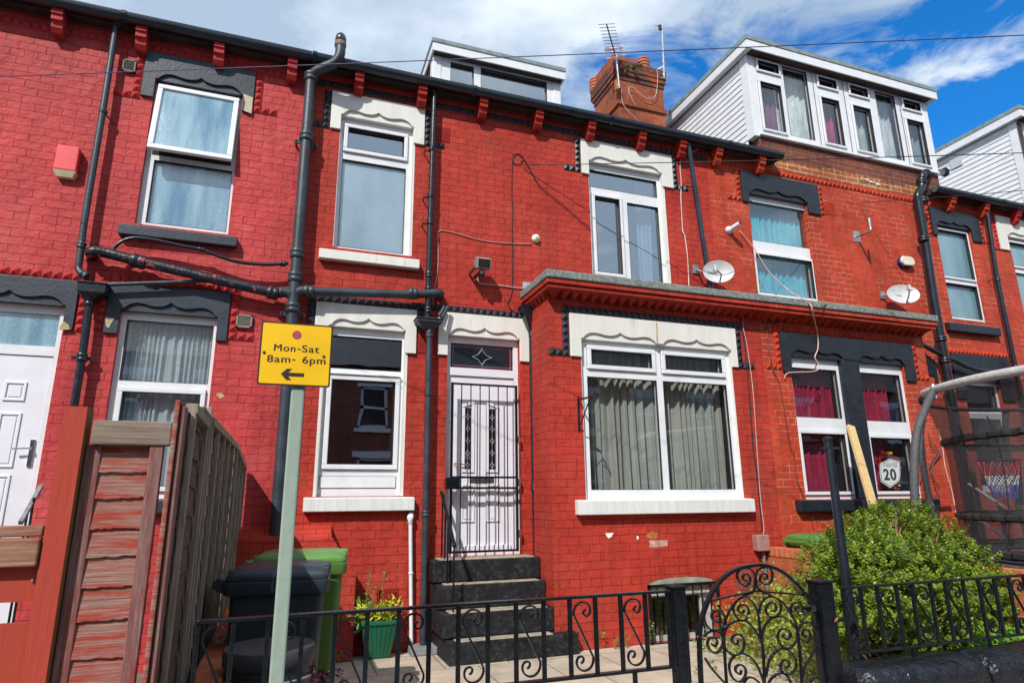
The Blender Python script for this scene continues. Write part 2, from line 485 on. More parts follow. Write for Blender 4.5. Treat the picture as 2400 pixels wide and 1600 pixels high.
    def pyr(s, cx, cz, w, y, h=.026, base=.008):
        a = w*.46
        s.box(cx-a, cx+a, y-base, y+.01, cz-a, cz+a)
        a *= .94
        q = y-base
        return s.add([(cx-a, q, cz-a), (cx+a, q, cz-a), (cx+a, q, cz+a), (cx-a, q, cz+a), (cx, q-h, cz)],
                     [(0, 1, 4), (1, 2, 4), (2, 3, 4), (3, 0, 4)])
    def cut(s):                                            # what follows is a piece of its own
        s.cuts = getattr(s, 'cuts', [])
        s.cuts.append((len(s.v), len(s.f)))
        return s
    def build_each(s, name, mt, parent, **k):
        cs = getattr(s, 'cuts', [])
        cs = [c_ for c_ in cs if c_[0] < len(s.v)]
        if not cs or cs[0][0] > 0:
            cs = [(0, 0)]+cs
        out = []
        for (a, b), (c_, d) in zip(cs, cs[1:]+[(len(s.v), len(s.f))]):
            q_ = MB()
            q_.v = s.v[a:c_]
            q_.f = [tuple(i-a for i in f) for f in s.f[b:d]]
            if q_.v:
                out.append(q_.build(name, mt, parent, **k))
        return out
    def build(s, name, mt, parent=None, smooth=False, bevel=0, loc=None, label=None):
        org = Vector(ORG.get(parent.name, (0, 0, 0))) if parent else Vector(loc or (0, 0, 0))
        me = bpy.data.meshes.new(name)
        me.from_pydata([(a-org.x, b-org.y, c-org.z) for a, b, c in s.v], [], s.f)
        me.materials.append(MATS[mt] if isinstance(mt, str) else mt)
        me.validate()
        me.update()
        o = bpy.data.objects.new(name, me)
        COL.objects.link(o)
        if parent:
            o.parent = parent
            ORG[o.name] = org
        else:
            o.location = org
            ORG[o.name] = org
        if smooth:
            me.polygons.foreach_set('use_smooth', [True]*len(me.polygons))
            if smooth != 'all':
                me.set_sharp_from_angle(angle=R(40))
        if bevel:
            bv = o.modifiers.new('bevel', 'BEVEL')
            bv.width = bevel
            bv.segments = 2
            bv.limit_method = 'ANGLE'
            bv.angle_limit = R(35)
        if label:
            o['label'] = label
        return o
def thing(name, label, cat, loc, group=None):
    o = bpy.data.objects.new(name, None)
    o.empty_display_size = .1
    COL.objects.link(o)
    o.location = loc
    o['label'] = label
    o['category'] = cat
    if group:
        o['group'] = group
    ORG[o.name] = Vector(loc)
    return o
def tag(o, label, cat, group=None, kind=None):
    if label:
        o['label'] = label
    if cat:
        o['category'] = cat
    if group:
        o['group'] = group
    if kind:
        o['kind'] = kind
    return o
def bx(name, mt, parent, x0, x1, y0, y1, z0, z1, bevel=0, **k):
    return MB().box(x0, x1, y0, y1, z0, z1).build(name, mt, parent, bevel=bevel, **k)
def catmull(P, n=6):
    P = [Vector(p) for p in P]
    Q = [P[0]]+P+[P[-1]]
    out = []
    for i in range(1, len(Q)-2):
        a, b, c, d = Q[i-1:i+3]
        for k in range(n):
            t = k/n
            out.append(.5*((2*b)+(c-a)*t+(2*a-5*b+4*c-d)*t*t+(3*b-a-3*c+d)*t**3))
    out.append(P[-1])
    return out
# ---------------------------------------------------------------- ground
ground = MB().add([(-60, -60, -.06), (120, -60, -.06), (120, 160, -.06), (-60, 160, -.06)], [(0, 1, 2, 3)])
tag(ground.build('ground', mat('asphalt', (.055, .055, .058), .9, .2, 3, .004, 80)), None, None, kind='structure')
road = MB().box(-40, 60, -7.2, 1.0, -.055, -.02)
tag(road.build('road', mat('road_tarmac', (.05, .05, .052), .85, .2, 2, .005, 90)), None, None, kind='structure')
pav = MB().box(-40, 60, 1.004, 2.84, -.055, .08)
tag(pav.build('pavement', mat('pavement_flags', (.30, .28, .25), .85, .15, 2, .003, 40), bevel=.015), None, None, kind='structure')
flag, t, o_ = newmat('sandy_flagstones')
p_ = N(t, 'ShaderNodeBsdfPrincipled', ins={'Roughness': .85})
g_ = N(t, 'ShaderNodeNewGeometry')
b_ = N(t, 'ShaderNodeTexBrick', ins={'Color1': (.50, .42, .32, 1), 'Color2': (.44, .37, .285, 1), 'Mortar': (.14, .115, .085, 1), 'Scale': 1, 'Mortar Size': .006, 'Brick Width': .6, 'Row Height': .6})
L(t, g_, 'Position', b_, 0)
n_ = N(t, 'ShaderNodeTexNoise', ins={'Scale': 3.5, 'Detail': 9, 'Roughness': .7})
L(t, g_, 'Position', n_, 0)
r_ = N(t, 'ShaderNodeMapRange', ins={1: .3, 2: .7, 3: .68, 4: 1.15})
L(t, n_, 0, r_, 0)
x_ = N(t, 'ShaderNodeMix', data_type='RGBA', blend_type='MULTIPLY', ins={0: 1})
L(t, b_, 0, x_, 6)
L(t, r_, 0, x_, 7)
L(t, x_, 2, p_, 'Base Color')
f_ = N(t, 'ShaderNodeTexNoise', ins={'Scale': 70, 'Detail': 4})
L(t, g_, 'Position', f_, 0)
q_ = N(t, 'ShaderNodeBump', ins={'Distance': .004})
L(t, f_, 0, q_, 'Height')
L(t, q_, 0, p_, 'Normal')
L(t, p_, 0, o_, 0)
MATS['flags'] = flag
patio = MB().box(-.3, 5.24, 3.12, 6.78, -.05, 0)
tag(patio.build('yard_paving', flag), None, None, kind='structure')
soil = MB().box(5.36, 16, 3.1, 6.78, -.05, .02)
soil.box(-6, -.36, 3.1, 6.78, -.05, .02)
tag(soil.build('yard_ground', mat('trodden_earth', (.13, .10, .07), .95, .3, 5, .01, 20)), None, None, kind='structure')

# ---------------------------------------------------------------- house pieces
PS = .0835
def curtain(parent, x0, x1, z0, z1, y, mt, waves=9, amp=.03, name='curtain', seed=1, taper=0):
    rnd = random.Random(seed)
    ph = [rnd.uniform(0, 6.28) for _ in range(4)]
    nx, nz = max(24, int(waves*10)), 8
    vs, fs = [], []
    for j in range(nz+1):
        tz = j/nz
        for i in range(nx+1):
            tx = i/nx
            a = (tx+.035*math.sin(tx*11+ph[1])+.02*math.sin(tx*23+ph[3])*(1.2-tz))*waves*6.283
            dy = amp*(math.sin(a+ph[0]+.6*math.sin(tz*2+ph[1]))+.5*math.sin(a*2.1+ph[2]+tz)+.35*math.sin(a*.43+ph[3]))
            xx = x0+(x1-x0)*tx*(1-taper*(1-tz))
            vs.append((xx, y+dy*(1.1-.4*tz), z0+(z1-z0)*tz))
    for j in range(nz):
        for i in range(nx):
            a = j*(nx+1)+i
            fs.append((a, a+1, a+nx+2, a+nx+1))
    return MB().add(vs, fs).build(name, mt, parent, smooth='all')
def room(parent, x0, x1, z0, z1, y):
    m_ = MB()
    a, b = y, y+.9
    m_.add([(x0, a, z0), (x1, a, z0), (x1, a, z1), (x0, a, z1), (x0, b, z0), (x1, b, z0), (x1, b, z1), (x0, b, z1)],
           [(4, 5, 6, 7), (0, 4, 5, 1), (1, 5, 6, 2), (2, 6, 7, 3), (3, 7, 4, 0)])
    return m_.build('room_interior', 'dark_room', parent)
def window(parent, op, Yf, lights, gm, rec=.055, fm='white_upvc', name='window', curt=None, skip_room=False, label=None):
    x0, x1, z0, z1 = op
    y = Yf+rec
    fr = MB().holes(x0, x1, z0, z1, y, [l[0] for l in lights], .06).build(name, fm, parent, label=label)
    for l in lights:
        r, cas = l[0], l[1]
        g = l[2] if len(l) > 2 and l[2] else gm
        a, b, c, d = r
        MB().add([(a-.004, y+.035, c-.004), (b+.004, y+.035, c-.004), (b+.004, y+.035, d+.004), (a-.004, y+.035, d+.004)], [(0, 1, 2, 3)]).build('pane', g, fr)
        gk = MB()
        q = .005
        for (e, f, h, i) in ((a, b, c, c+q), (a, b, d-q, d), (a, a+q, c+q, d-q), (b-q, b, c+q, d-q)):
            gk.box(e, f, y-.001 if not cas else y-.024, y+.03, h, i)
        gk.build('gasket', 'black_gasket', fr)
        if cas:
            w = cas if cas is not True else .036
            sl_ = MB()  # thin grey ring standing in for the shadow gap round the casement
            v_ = w+.004
            for (e, f, h, i) in ((a-v_, b+v_, c-v_, c-w+.004), (a-v_, b+v_, d+w-.004, d+v_), (a-v_, a-w+.004, c-w, d+w), (b+w-.004, b+v_, c-w, d+w)):
                sl_.box(e, f, y-.004, y+.002, h, i)
            sl_.build('gap_shade_ring', GAPL, fr)
            cs = MB()
            for (e, f, h, i) in ((a-w, b+w, c-w, c), (a-w, b+w, d, d+w), (a-w, a, c, d), (b, b+w, c, d)):
                cs.box(e, f, y-.026, y+.005, h, i)
            cs.build('casement', fm, fr, bevel=.006)
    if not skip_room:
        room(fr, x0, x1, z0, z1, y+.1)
    return fr
GAPL = mat('grey_gap_line', (.16, .16, .17), .7)  # grey for the drawn-in shadow gaps and mullion lines
BRACE = [(0, 1), (.05, .82), (.12, .66), (.22, .54), (.35, .5), (.48, .58), (.6, .70), (.72, .74), (.82, .66), (.9, .48), (.96, .25), (1, .02)]
def lintel(parent, x0, x1, z0, z1, ox0, ox1, oz, zl, zr, Yf, mt, braces=None, h=.10, proud=.030, label=None):
    """stone head: z0 unused, slab from oz to z1 with two ears down to zl and zr; braces = [(centre, half width)]"""
    braces = braces or [((ox0+ox1)/2, (ox1-ox0)*.47)]
    low = [(ox0, oz)]
    for cx, hw in sorted(braces):
        low += [(cx-hw*a, oz+.004+h*b) for a, b in reversed(BRACE)]
        low += [(cx+hw*a, oz+.004+h*b) for a, b in BRACE[1:]]
    low += [(ox1, oz)]
    poly = [(x0, z1), (x0, zl), (ox0, zl)]+low+[(ox1, zr), (x1, zr), (x1, z1)]
    o = MB().prism(poly, Yf-proud, Yf-.001).build('lintel', mt, parent, label=label, bevel=.005)
    m_ = MB().box(ox0-.001, ox1+.001, Yf-.006, Yf+.05, oz-.001, oz+h*1.15)
    m_.build('lintel_rebate', mt, o)
    return o
def surround(parent, x0, x1, z1, zl, zr, Yf, mt, feetL=2, feetR=2, top=True, tl=None, tr=None, name='nailhead_moulding'):
    """nailhead blocks round a stone head: row on top, columns beside both ears, feet turning outward"""
    m_ = MB()
    a, b = x0-PS/2-.004, x1+PS/2+.004
    if top:
        n = int(round((b-a)/PS))
        for i in range(n+1):
            m_.pyr(a+(b-a)*i/n, z1+PS/2+.004, PS, Yf)
    for x, zz, ft, sg in ((a, zl, feetL, -1), (b, zr, feetR, 1)):
        if ft is None:
            continue
        m_.cut()
        k = 0
        z = z1+PS/2+.004-PS
        while z > zz:
            m_.pyr(x, z, PS, Yf)
            z -= PS
        for i in range(1, ft+1):
            m_.pyr(x+sg*PS*i, z+PS, PS, Yf)
    return m_.build_each(name, mt, parent) if not top else m_.build(name, mt, parent)
def course(parent, x0, x1, z, Yf, mt, name='nailhead_course'):
    m_ = MB()
    n = max(1, int(round((x1-x0)/PS)))
    for i in range(n):
        m_.pyr(x0+(i+.5)*(x1-x0)/n, z, PS, Yf)
    return m_.build(name, mt, parent)
def sill(parent, x0, x1, z0, z1, Yf, mt, proud=.085, name='window_sill', label=None):
    m_ = MB().prismx([(Yf+.06, z0+.004), (Yf-proud, z0), (Yf-proud, z1-.012), (Yf+.06, z1)], x0, x1)
    return m_.build(name, mt, parent, bevel=.008, label=label)
def corbel(parent, x, mt):
    w = .052
    zt, zb = 6.325, 6.09
    x *= .988
    pr = [(D, zt), (D-.18, zt), (D-.185, zt-.06), (D-.165, zt-.075), (D-.165, zt-.12), (D-.13, zt-.14), (D-.125, zt-.185), (D-.09, zb), (D, zb)]
    return MB().prismx(pr, x-w, x+w).build('corbel', mt, parent, bevel=.004)
def gutter(parent, x0, x1, zt=6.405, name='gutter'):
    y0, y1 = D-.245, D-.125
    cy, r = (y0+y1)/2, (y1-y0)/2
    prof = []
    for k in range(9):
        a = math.pi+math.pi*k/8
        prof.append((cy+r*math.cos(a), zt-.035+r*math.sin(a)*.9))
    prof = [(y0-.004, zt), (y0-.004, zt-.03)]+prof[1:-1]+[(y1, zt-.03), (y1, zt), (y1-.008, zt), (y1-.008, zt-.03)]+[(q[0]*.94+cy*.06, q[1]+.008) for q in reversed(prof[1:-1])]+[(y0+.006, zt-.03), (y0+.006, zt)]
    g = MB().prismx(prof, x0, x1)
    o = g.build(name, 'black_gutter_plastic', parent, smooth=True)
    m_ = MB()
    x = math.ceil(x0/1.9)*1.9
    while x < x1:
        m_.cut().prismx([(y0-.012, zt+.004), (y0-.012, zt-.03), (cy-r*.72, zt-.085), (cy, zt-.098), (cy+r*.72, zt-.085), (y1, zt-.03), (y1, zt+.004)], x-.025, x+.025)
        x += 1.9
    if m_.v:
        m_.build_each('gutter_clip', 'black_gutter_plastic', o)
    return o
def fascia(parent, x0, x1):
    return MB().box(x0, x1, D-.124, D+.02, 6.327, 6.425).build('fascia_board', 'dark_fascia_board', parent)
def roof(parent, x0, x1, z0=6.42, pitch=31, y0=None, dep=3.6):
    y0 = D-.18 if y0 is None else y0
    t_ = math.tan(R(pitch))
    m_ = MB()
    rows = 16
    for k in range(rows):
        a, b = y0+dep*k/rows, y0+dep*(k+1)/rows+.02
        m_.prismx([(a, z0+(a-y0)*t_+.022), (b, z0+(b-y0)*t_+.004), (b, z0+(b-y0)*t_-.02), (a, z0+(a-y0)*t_-.01)], x0, x1)
    m_.prismx([(y0+dep, z0+dep*t_), (y0+2*dep, z0-.3), (y0+2*dep, 0), (y0+2*dep-.1, 0), (y0+2*dep-.1, z0-.5), (y0+dep, z0+dep*t_-.15)], x0+.01, x1-.01)
    return m_.build('roof', 'roof_slate', parent)
def wall(parent, x0, x1, mt, hs, z1=6.38, y=D, z0=-.05, dep=.15, name='front_wall', thick=.32):
    m_ = MB().holes(x0, x1, z0, z1, y, hs, dep)
    m_.add([(x0, y, z0), (x0, y+thick, z0), (x0, y+thick, z1), (x0, y, z1), (x1, y, z0), (x1, y+thick, z0), (x1, y+thick, z1), (x1, y, z1)],
           [(0, 3, 2, 1), (4, 5, 6, 7), (3, 7, 6, 2)])
    return m_.build(name, mt, parent)
def air_brick(parent, x0, x1, z0, z1, Yf, mt, nx, nz, name='air_brick', rim=.012):
    m_ = MB()
    y = Yf-.008
    hs = []
    dx, dz = (x1-x0-2*rim)/nx, (z1-z0-2*rim)/nz
    for i in range(nx):
        for j in range(nz):
            hs.append((x0+rim+dx*(i+.22), x0+rim+dx*(i+.78), z0+rim+dz*(j+.22), z0+rim+dz*(j+.78)))
    m_.holes(x0, x1, z0, z1, y, hs, .02)
    for a, b, c, d in ((x0, x0+.002, z0, z1), (x1-.002, x1, z0, z1), (x0, x1, z0, z0+.002), (x0, x1, z1-.002, z1)):
        m_.box(a, b, y, Yf, c, d)
    o = m_.build(name, mt, parent)
    MB().add([(x0, Yf-.001, z0), (x1, Yf-.001, z0), (x1, Yf-.001, z1), (x0, Yf-.001, z1)], [(0, 1, 2, 3)]).build('backing', 'dark_room', o)
    return o
def louvre(parent, x0, x1, z0, z1, Yf, mt, name='wall_vent'):
    m_ = MB()
    r = .015
    for a, b, c, d in ((x0, x0+r, z0, z1), (x1-r, x1, z0, z1), (x0, x1, z0, z0+r), (x0, x1, z1-r, z1)):
        m_.box(a, b, Yf-.035, Yf, c, d)
    n = 8
    for i in range(n):
        z = z0+r+(z1-z0-2*r)*(i+.2)/n
        m_.prismx([(Yf-.03, z), (Yf-.008, z+.012), (Yf-.008, z+.015), (Yf-.03, z+.004)], x0+r, x1-r)
    m_.box(x0+r, x1-r, Yf-.006, Yf-.001, z0+r, z1-r)
    return m_.build(name, mt, parent)
XB, XC, XD, XE = -.03, 5.45, 9.80, 11.72
# =============================================== HOUSE A (crimson, left)
hA = thing('terraced_house', 'crimson-pink painted terraced house on the far left with slate-grey stone heads and a white door', 'house', (-3, D, 0))
opA1 = (at(340, 358, D).x, at(550, 404, D).x, at(312, 523, D).z, at(368, 188, D).z)
opA2 = (at(265, 855, D).x, at(497, 875, D).x, 1.49, at(287.5, 727, D).z)
xdr = at(125, 900, D).x
xdc = at(*c5(75, 520), D).x
opAd = (2*xdc-xdr, xdr, .3, at(*c5(430, 630), D).z)
wall(hA, -7, XB, BR_A, [opA1, opA2, opAd])
t_ = at(*c1(1435, 440), D).z
LA1 = lintel(hA, at(*c1(985, 480), D).x, at(*c1(1735, 600), D).x, 0, t_, opA1[0]+.005, opA1[1]+.005, opA1[3], at(*c1(955, 655), D).z, at(*c1(1715, 775), D).z, D, 'slate_grey_masonry_paint', label='slate-grey stone head with flaking paint at its right ear')
surround(hA, at(*c1(985, 480), D).x, at(*c1(1735, 600), D).x, t_, at(*c1(955, 655), D).z, at(*c1(1715, 775), D).z, D, RED_A, top=False)
ZS = 6.2
course(hA, -7, XB-.05, ZS, D, RED_A)
# upper window: top light pushed open, lower light fixed
wA = window(hA, opA1, D, [(RB(c1(1043, 1070), (0, 0), D)[:1]+(RB((0, 0), c1(1535, 1568), D)[1], at(*c1(985, 1500), D).z, at(*c1(1300, 1108), D).z), None)], G_FRB, label='white window with its top light pushed open over pebbled blue glass')
ca, cb2, cc, cd = at(*c1(1018, 1005), D).x, at(*c1(1575, 1090), D).x, at(*c1(1297, 1047), D-.1).z, at(*c1(1372, 640), D).z
def tilt_sash(parent, x0, x1, z0, z1, Yf, ang, gm):
    """top-hung sash, hinged at its top edge and swung outward"""
    y = Yf+.05
    sn_, cs_ = math.sin(R(ang)), math.cos(R(ang))
    def rot(mb):
        out = []
        for (a, b, c) in mb.v:
            dz, dy = c-z1, b-y
            out.append((a, y+dz*sn_+dy*cs_, z1+dz*cs_-dy*sn_))
        mb.v = out
        return mb
    w = .052
    m_ = MB()
    for e, f, h, i in ((x0, x1, z0, z0+w), (x0, x1, z1-w, z1), (x0, x0+w, z0+w, z1-w), (x1-w, x1, z0+w, z1-w)):
        m_.box(e, f, y-.05, y, h, i)
    s_ = rot(m_).build('open_casement', 'white_upvc', parent, bevel=.007)
    return s_, rot(MB().box(x0+w, x1-w, y-.028, y-.022, z0+w, z1-w)).build('sash_pane', gm, parent)
x0, x1 = opA1[0]+.02, opA1[1]-.03
zt, zb = opA1[3]-.04, at(*c1(1300, 1075), D).z
tilt_sash(wA, x0+.01, x1, at(*c1(1297, 1047), 6.66).z+.005, zt, D, 8, G_FRB)
bx('opening_backing', DARKIN, wA, opA1[0]+.05, opA1[1]-.05, D+.052, D+.0535, zb, zt)
sill(hA, at(277, 530, D-.085).x, at(556, 560, D-.085).x, at(416, 562, D-.085).z, at(416, 536, D-.085).z, D, 'slate_grey_masonry_paint')
# lower window with lace
gt, gb = RB(c5(865, 740), c5(1415, 1150), D+.055), RB(c5(865, 1220), c5(1345, 1400), D+.055)
lt = [((gt[0], gt[1], at(*c5(1100, 1148), D+.05).z, at(*c5(1150, 742), D+.05).z), None),
      ((gt[0]+.05, gt[1]-.05, 1.60, at(*c5(1090, 1222), D+.05).z), .045)]
wA2 = window(hA, opA2, D, lt, G_CLEAR, label='white window with lace net curtain, partly hidden by the timber fence')
curtain(wA2, opA2[0], opA2[1], opA2[2], opA2[3], D+.16, LACE, 16, .018, 'net_curtain', 3)
curtain(wA2, opA2[0], opA2[1], opA2[2], opA2[3], D+.20, LACE, 7, .02, 'net_curtain', 5)
lx0, lx1, lz = at(*c5(730, 640), D).x, at(*c5(1560, 700), D).x, at(*c5(1100, 500), D).z
lintel(hA, lx0, lx1, 0, lz, opA2[0], opA2[1], opA2[3], at(242, 781, D).z, at(518, 800, D).z, D, 'slate_grey_masonry_paint')
surround(hA, lx0, lx1, lz, at(242, 781, D).z, at(518, 800, D).z, D, RED_A, feetL=0)
sill(hA, opA2[0]-.15, opA2[1]+.12, 1.36, 1.49, D, 'slate_grey_masonry_paint')
# door at the far left
dz = at(*c5(270, 443), D).z
ex = at(*c5(530, 600), D).x
lintel(hA, 2*xdc-ex, ex, 0, dz, opAd[0], opAd[1], opAd[3], at(*c5(450, 795), D).z, at(*c5(450, 795), D).z, D, 'slate_grey_masonry_paint', label='slate-grey stone head with bare stone showing at its right ear')
surround(hA, 2*xdc-ex, ex, dz, at(*c5(450, 795), D).z, at(*c5(450, 795), D).z, D, RED_A, feetL=0, feetR=0)
def chip(parent, pts, Yf, mt, pr=.003, name='bare_patch'):
    return MB().prism([(at(*p, Yf).x, at(*p, Yf).z) for p in pts], Yf-pr, Yf-.0005).build(name, mt, parent)
STONE = mat('bare_sandstone', (.46, .36, .20), .9, .15, 10, .003, 60)
def fan_door(parent, x0, x1, z0, z1, zfan, Yf, gm):
    y = Yf+.06
    fr = MB().holes(x0, x1, z0, z1, y, [(x0+.055, x1-.055, zfan+.06, z1-.075), (x0+.05, x1-.05, z0+.03, zfan-.03)], .07).build('door_frame', 'white_upvc', parent)
    MB().box(x0+.05, x1-.05, y+.03, y+.035, zfan+.055, z1-.07).build('fanlight', gm, fr)
    return fr, y
zf = at(*c5(200, 940), D+.05).z
frA, yA = fan_door(hA, *opAd, zf, D, G_FRB)
dA = MB().box(opAd[0]+.055, opAd[1]-.055, yA+.012, yA+.05, opAd[2]+.035, zf-.035)
doorA = dA.build('door', 'white_door_skin', hA, label='white panelled door with chrome lever handle')
def panel(mb, x0, x1, z0, z1, y, w=.022, d=.012):
    for e, f, h, i in ((x0, x1, z0, z0+w), (x0, x1, z1-w, z1), (x0, x0+w, z0+w, z1-w), (x1-w, x1, z0+w, z1-w)):
        mb.box(e, f, y-d, y, h, i)
    mb.box(x0+w*1.6, x1-w*1.6, y-d*.6, y, z0+w*1.6, z1-w*1.6)
pm_ = MB()
pr_ = RB(c5(40, 1145), c5(205, 1270), D+.07)
pw = pr_[1]-pr_[0]
xr_ = at(*c5(170, 1200), D+.07).x
for xa in (xr_-.16, 2*xdc-xr_):
    panel(pm_, xa, xa+.17, at(*c5(120, 1275), D+.07).z, at(*c5(120, 1143), D+.07).z, yA+.012)
    panel(pm_, xa, xa+.17, at(30, 1095, D+.07).z, at(*c5(100, 1355), D+.07).z, yA+.012)
    panel(pm_, xa, xa+.17, .42, at(30, 1112, D+.07).z, yA+.012)
pm_.build('door_mouldings', 'white_door_skin', doorA, bevel=.004)
CHR = mat('chrome', (.75, .77, .8), .15, .05, 5, metal=1)
hx_, hz_ = opAd[1]-.10, at(72, 1060, D).z
MB().box(hx_-.018, hx_+.018, yA-.004, yA+.012, hz_-.12, hz_+.12).tube([(hx_, yA, hz_+.04), (hx_, yA-.04, hz_+.04), (hx_-.13, yA-.045, hz_+.035)], .009).build('door_handle', CHR, doorA, bevel=.003)
louvre(hA, at(288, 158, D).x, at(320, 158, D).x, at(304, 172, D).z, at(304, 144, D).z, D, mat('brown_plastic', (.10, .08, .075), .5))
louvre(hA, at(554, 755, D).x, at(591, 755, D).x, at(572, 769, D).z, at(572, 739, D).z, D, mat('beige_brown_plastic', (.24, .20, .17), .5))
for x in (-5.57, -4.80, -4.04, -3.28, -2.52, -1.76, -1.0, -.23):
    corbel(hA, x, RED_A)
fascia(hA, -7, XB)
gutter(hA, -7, XB)
roof(hA, -7, XB)
chip(hA, [c5(715, 705), c5(780, 715), c5(760, 745), c5(740, 780), c5(722, 770)], D-.031, STONE)
chip(hA, [c5(435, 735), c5(470, 760), c5(475, 790), c5(400, 793), c5(410, 765)], D-.031, STONE)
chip(hA, [c1(1655, 640), c1(1722, 665), c1(1712, 775), c1(1660, 755), c1(1670, 700)], D-.031, mat('pale_bare_stone', (.50, .43, .32), .9, .1, 10))
chip(hA, [c5(1470, 1230), c5(1500, 1218), c5(1530, 1240), c5(1500, 1260)], D, STONE, .002)

# =============================================== HOUSE B (deep red, middle)
hB = thing('terraced_house', 'deep red painted terraced house in the middle with cream stone heads and black nailhead trim', 'house', (2, D, 0))
opB1 = (at(*c2(560, 1100), D).x, at(*c2(1062, 1250), D).x, at(*c6(770, 258), D).z, at(*c2(827, 830), D).z)
opB2 = (at(*c6(447, 1300), D).x, at(*c6(1005, 1200), D).x, 1.50, at(*c6(1010, 803), D).z)
opBd = (at(1047, 900, D).x, at(1218, 900, D).x, .875, at(1130, 790, D).z)
zB3 = at(1385, 640, D).z
opB3 = (at(1384, 525, D).x, at(1560, 560, D).x, 4.19, at(*c3(775, 1143), D).z)
wall(hB, XB, XC, BR_B, [opB1, opB2, opBd, opB3])
course(hB, XB+.06, XC, ZS, D, 'black_masonry_paint')
# window B1
e = D+.055
g1 = RB(c2(625, 875), c2(1005, 1075), e)
g2 = (at(*c2(572, 1350), e).x, at(*c2(1014, 1350), e).x, at(*c6(770, 250), e).z, at(*c2(800, 1115), e).z)
xl, xr = g2[0], g2[1]
zt1, zt0 = at(*c2(815, 905), e).z, at(*c2(810, 1045), e).z
wB1 = window(hB, opB1, D, [((xl+.045, xr-.035, zt0, zt1), .045, glass('cloud_reflecting_glass', (.5, .6, .65), .5)), ((xl, xr, g2[2], g2[3]), None)], G_FRG, label='white window with frosted glass below a clear top light')
lx0, lx1, lz = at(*c2(512, 750), D).x, at(*c2(1146, 860), D).x, at(*c2(830, 685), D).z
lintel(hB, lx0, lx1, 0, lz, opB1[0], opB1[1], opB1[3], at(*c2(530, 880), D).z, at(*c2(1108, 988), D).z, D, 'cream_masonry_paint', label='cream stone head under the gutter')
surround(hB, lx0, lx1, lz, at(*c2(530, 880), D).z, at(*c2(1108, 988), D).z, D, 'black_masonry_paint', top=False)
sill(hB, at(748, 590, D-.085).x, at(984, 615, D-.085).x, at(866, 616, D-.085).z, at(866, 592, D-.085).z, D, 'cream_masonry_paint')
# window B2
gx0, gx1 = at(*c6(503, 1350), e).x, at(*c6(940, 1350), e).x
tz1, tz0 = at(*c6(980, 862), e).z, at(*c6(975, 1078), e).z
lz1, lz0 = at(*c6(735, 1140), e).z, at(*b2(705, 82), e).z
pz1, pz0 = at(*b2(695, 165), e).z, at(*b2(695, 240), e).z
wB2 = window(hB, opB2, D, [((gx0-.04, gx1+.06, tz0, tz1), None), ((gx0, gx1, lz0, lz1), .05)], G_DARK, label='white window with dark reflecting glass above a white base panel')
pn = MB().box(gx0-.06, gx1+.04, D+.045, D+.056, pz0, pz1)
pn.build('base_panel', 'white_upvc', wB2, bevel=.004)
gk = MB()
for a, b, c, d in ((gx0-.065, gx1+.045, pz1, pz1+.005), (gx0-.065, gx1+.045, pz0-.005, pz0), (gx0-.065, gx0-.06, pz0, pz1), (gx1+.04, gx1+.045, pz0, pz1)):
    gk.box(a, b, D+.050, D+.0555, c, d)
gk.build('panel_gasket', 'black_gasket', wB2)
bx('drip_bar', 'white_upvc', wB2, gx0-.05, gx1+.05, D+.012, D+.055, lz1+.055, lz1+.075, bevel=.005)
lx0, lx1, lz = at(*c6(405, 690), D).x, at(*c6(1092, 750), D).x, at(*c6(750, 632), D).z
lz = at(*c6(745, 632), D).z
zr_ = at(*c6(1050, 955), D).z
lintel(hB, lx0, lx1, 0, lz, opB2[0]+.02, opB2[1], opB2[3], zr_, zr_, D, 'cream_masonry_paint', label='cream stone head half hidden by the yellow sign')
sill(hB, at(711, 1180, D-.085).x, at(972, 1180, D-.085).x, at(840, 1197.5, D-.085).z, at(840, 1163, D-.085).z, D, 'white_sill_paint')
surround(hB, lx0, lx1, lz, at(*c6(380, 990), D).z, zr_+.22, D, 'black_masonry_paint', feetL=0, feetR=0)
# door
dlx0, dlx1 = at(*crop(900, 700, 3.92)(492, 400), D).x, at(*crop(900, 700, 3.92)(1327, 480), D).x
d9 = crop(900, 700, 3.92)
dlz = at(*d9(930, 160), D).z
lintel(hB, dlx0, dlx1, 0, dlz, opBd[0], opBd[1], opBd[3], at(*d9(535, 518), D).z, at(*d9(1280, 580), D).z, D, 'cream_masonry_paint', label='cream stone head over the front door')
course(hB, at(*c6(1100, 640), D).x, 2.60, dlz+PS/2+.006, D, 'black_masonry_paint', 'nailhead_course')
E9 = D+.06
zfan = at(*d9(890, 690), E9).z
STG = glass('stained_fanlight_glass', (.45, .5, .5), .16)
frB, yB = fan_door(hB, *opBd, zfan, D, STG)
fx0, fx1, fz0, fz1 = opBd[0]+.055, opBd[1]-.055, zfan+.06, opBd[3]-.075
PUR = mat('purple_border_glass', (.09, .012, .05), .2)
LEADC = mat('lead_cames', (.55, .57, .6), .35, .05, 5, metal=.6)
q = MB()
for a, b, c, d in ((fx0, fx1, fz0, fz0+.03), (fx0, fx1, fz1-.03, fz1), (fx0, fx0+.03, fz0, fz1), (fx1-.03, fx1, fz0, fz1)):
    q.box(a, b, yB+.026, yB+.029, c, d)
q.build('coloured_border', PUR, frB)
q = MB()
cx_, cz_ = (fx0+fx1)/2, (fz0+fz1)/2
for sx_, sz_ in ((1, 1), (1, -1), (-1, 1), (-1, -1)):
    q.tube(catmull([(cx_+sx_*.12, yB+.022, cz_), (cx_+sx_*.05, yB+.022, cz_+sz_*.03), (cx_, yB+.022, cz_+sz_*.095)], 5), .0035, 6)
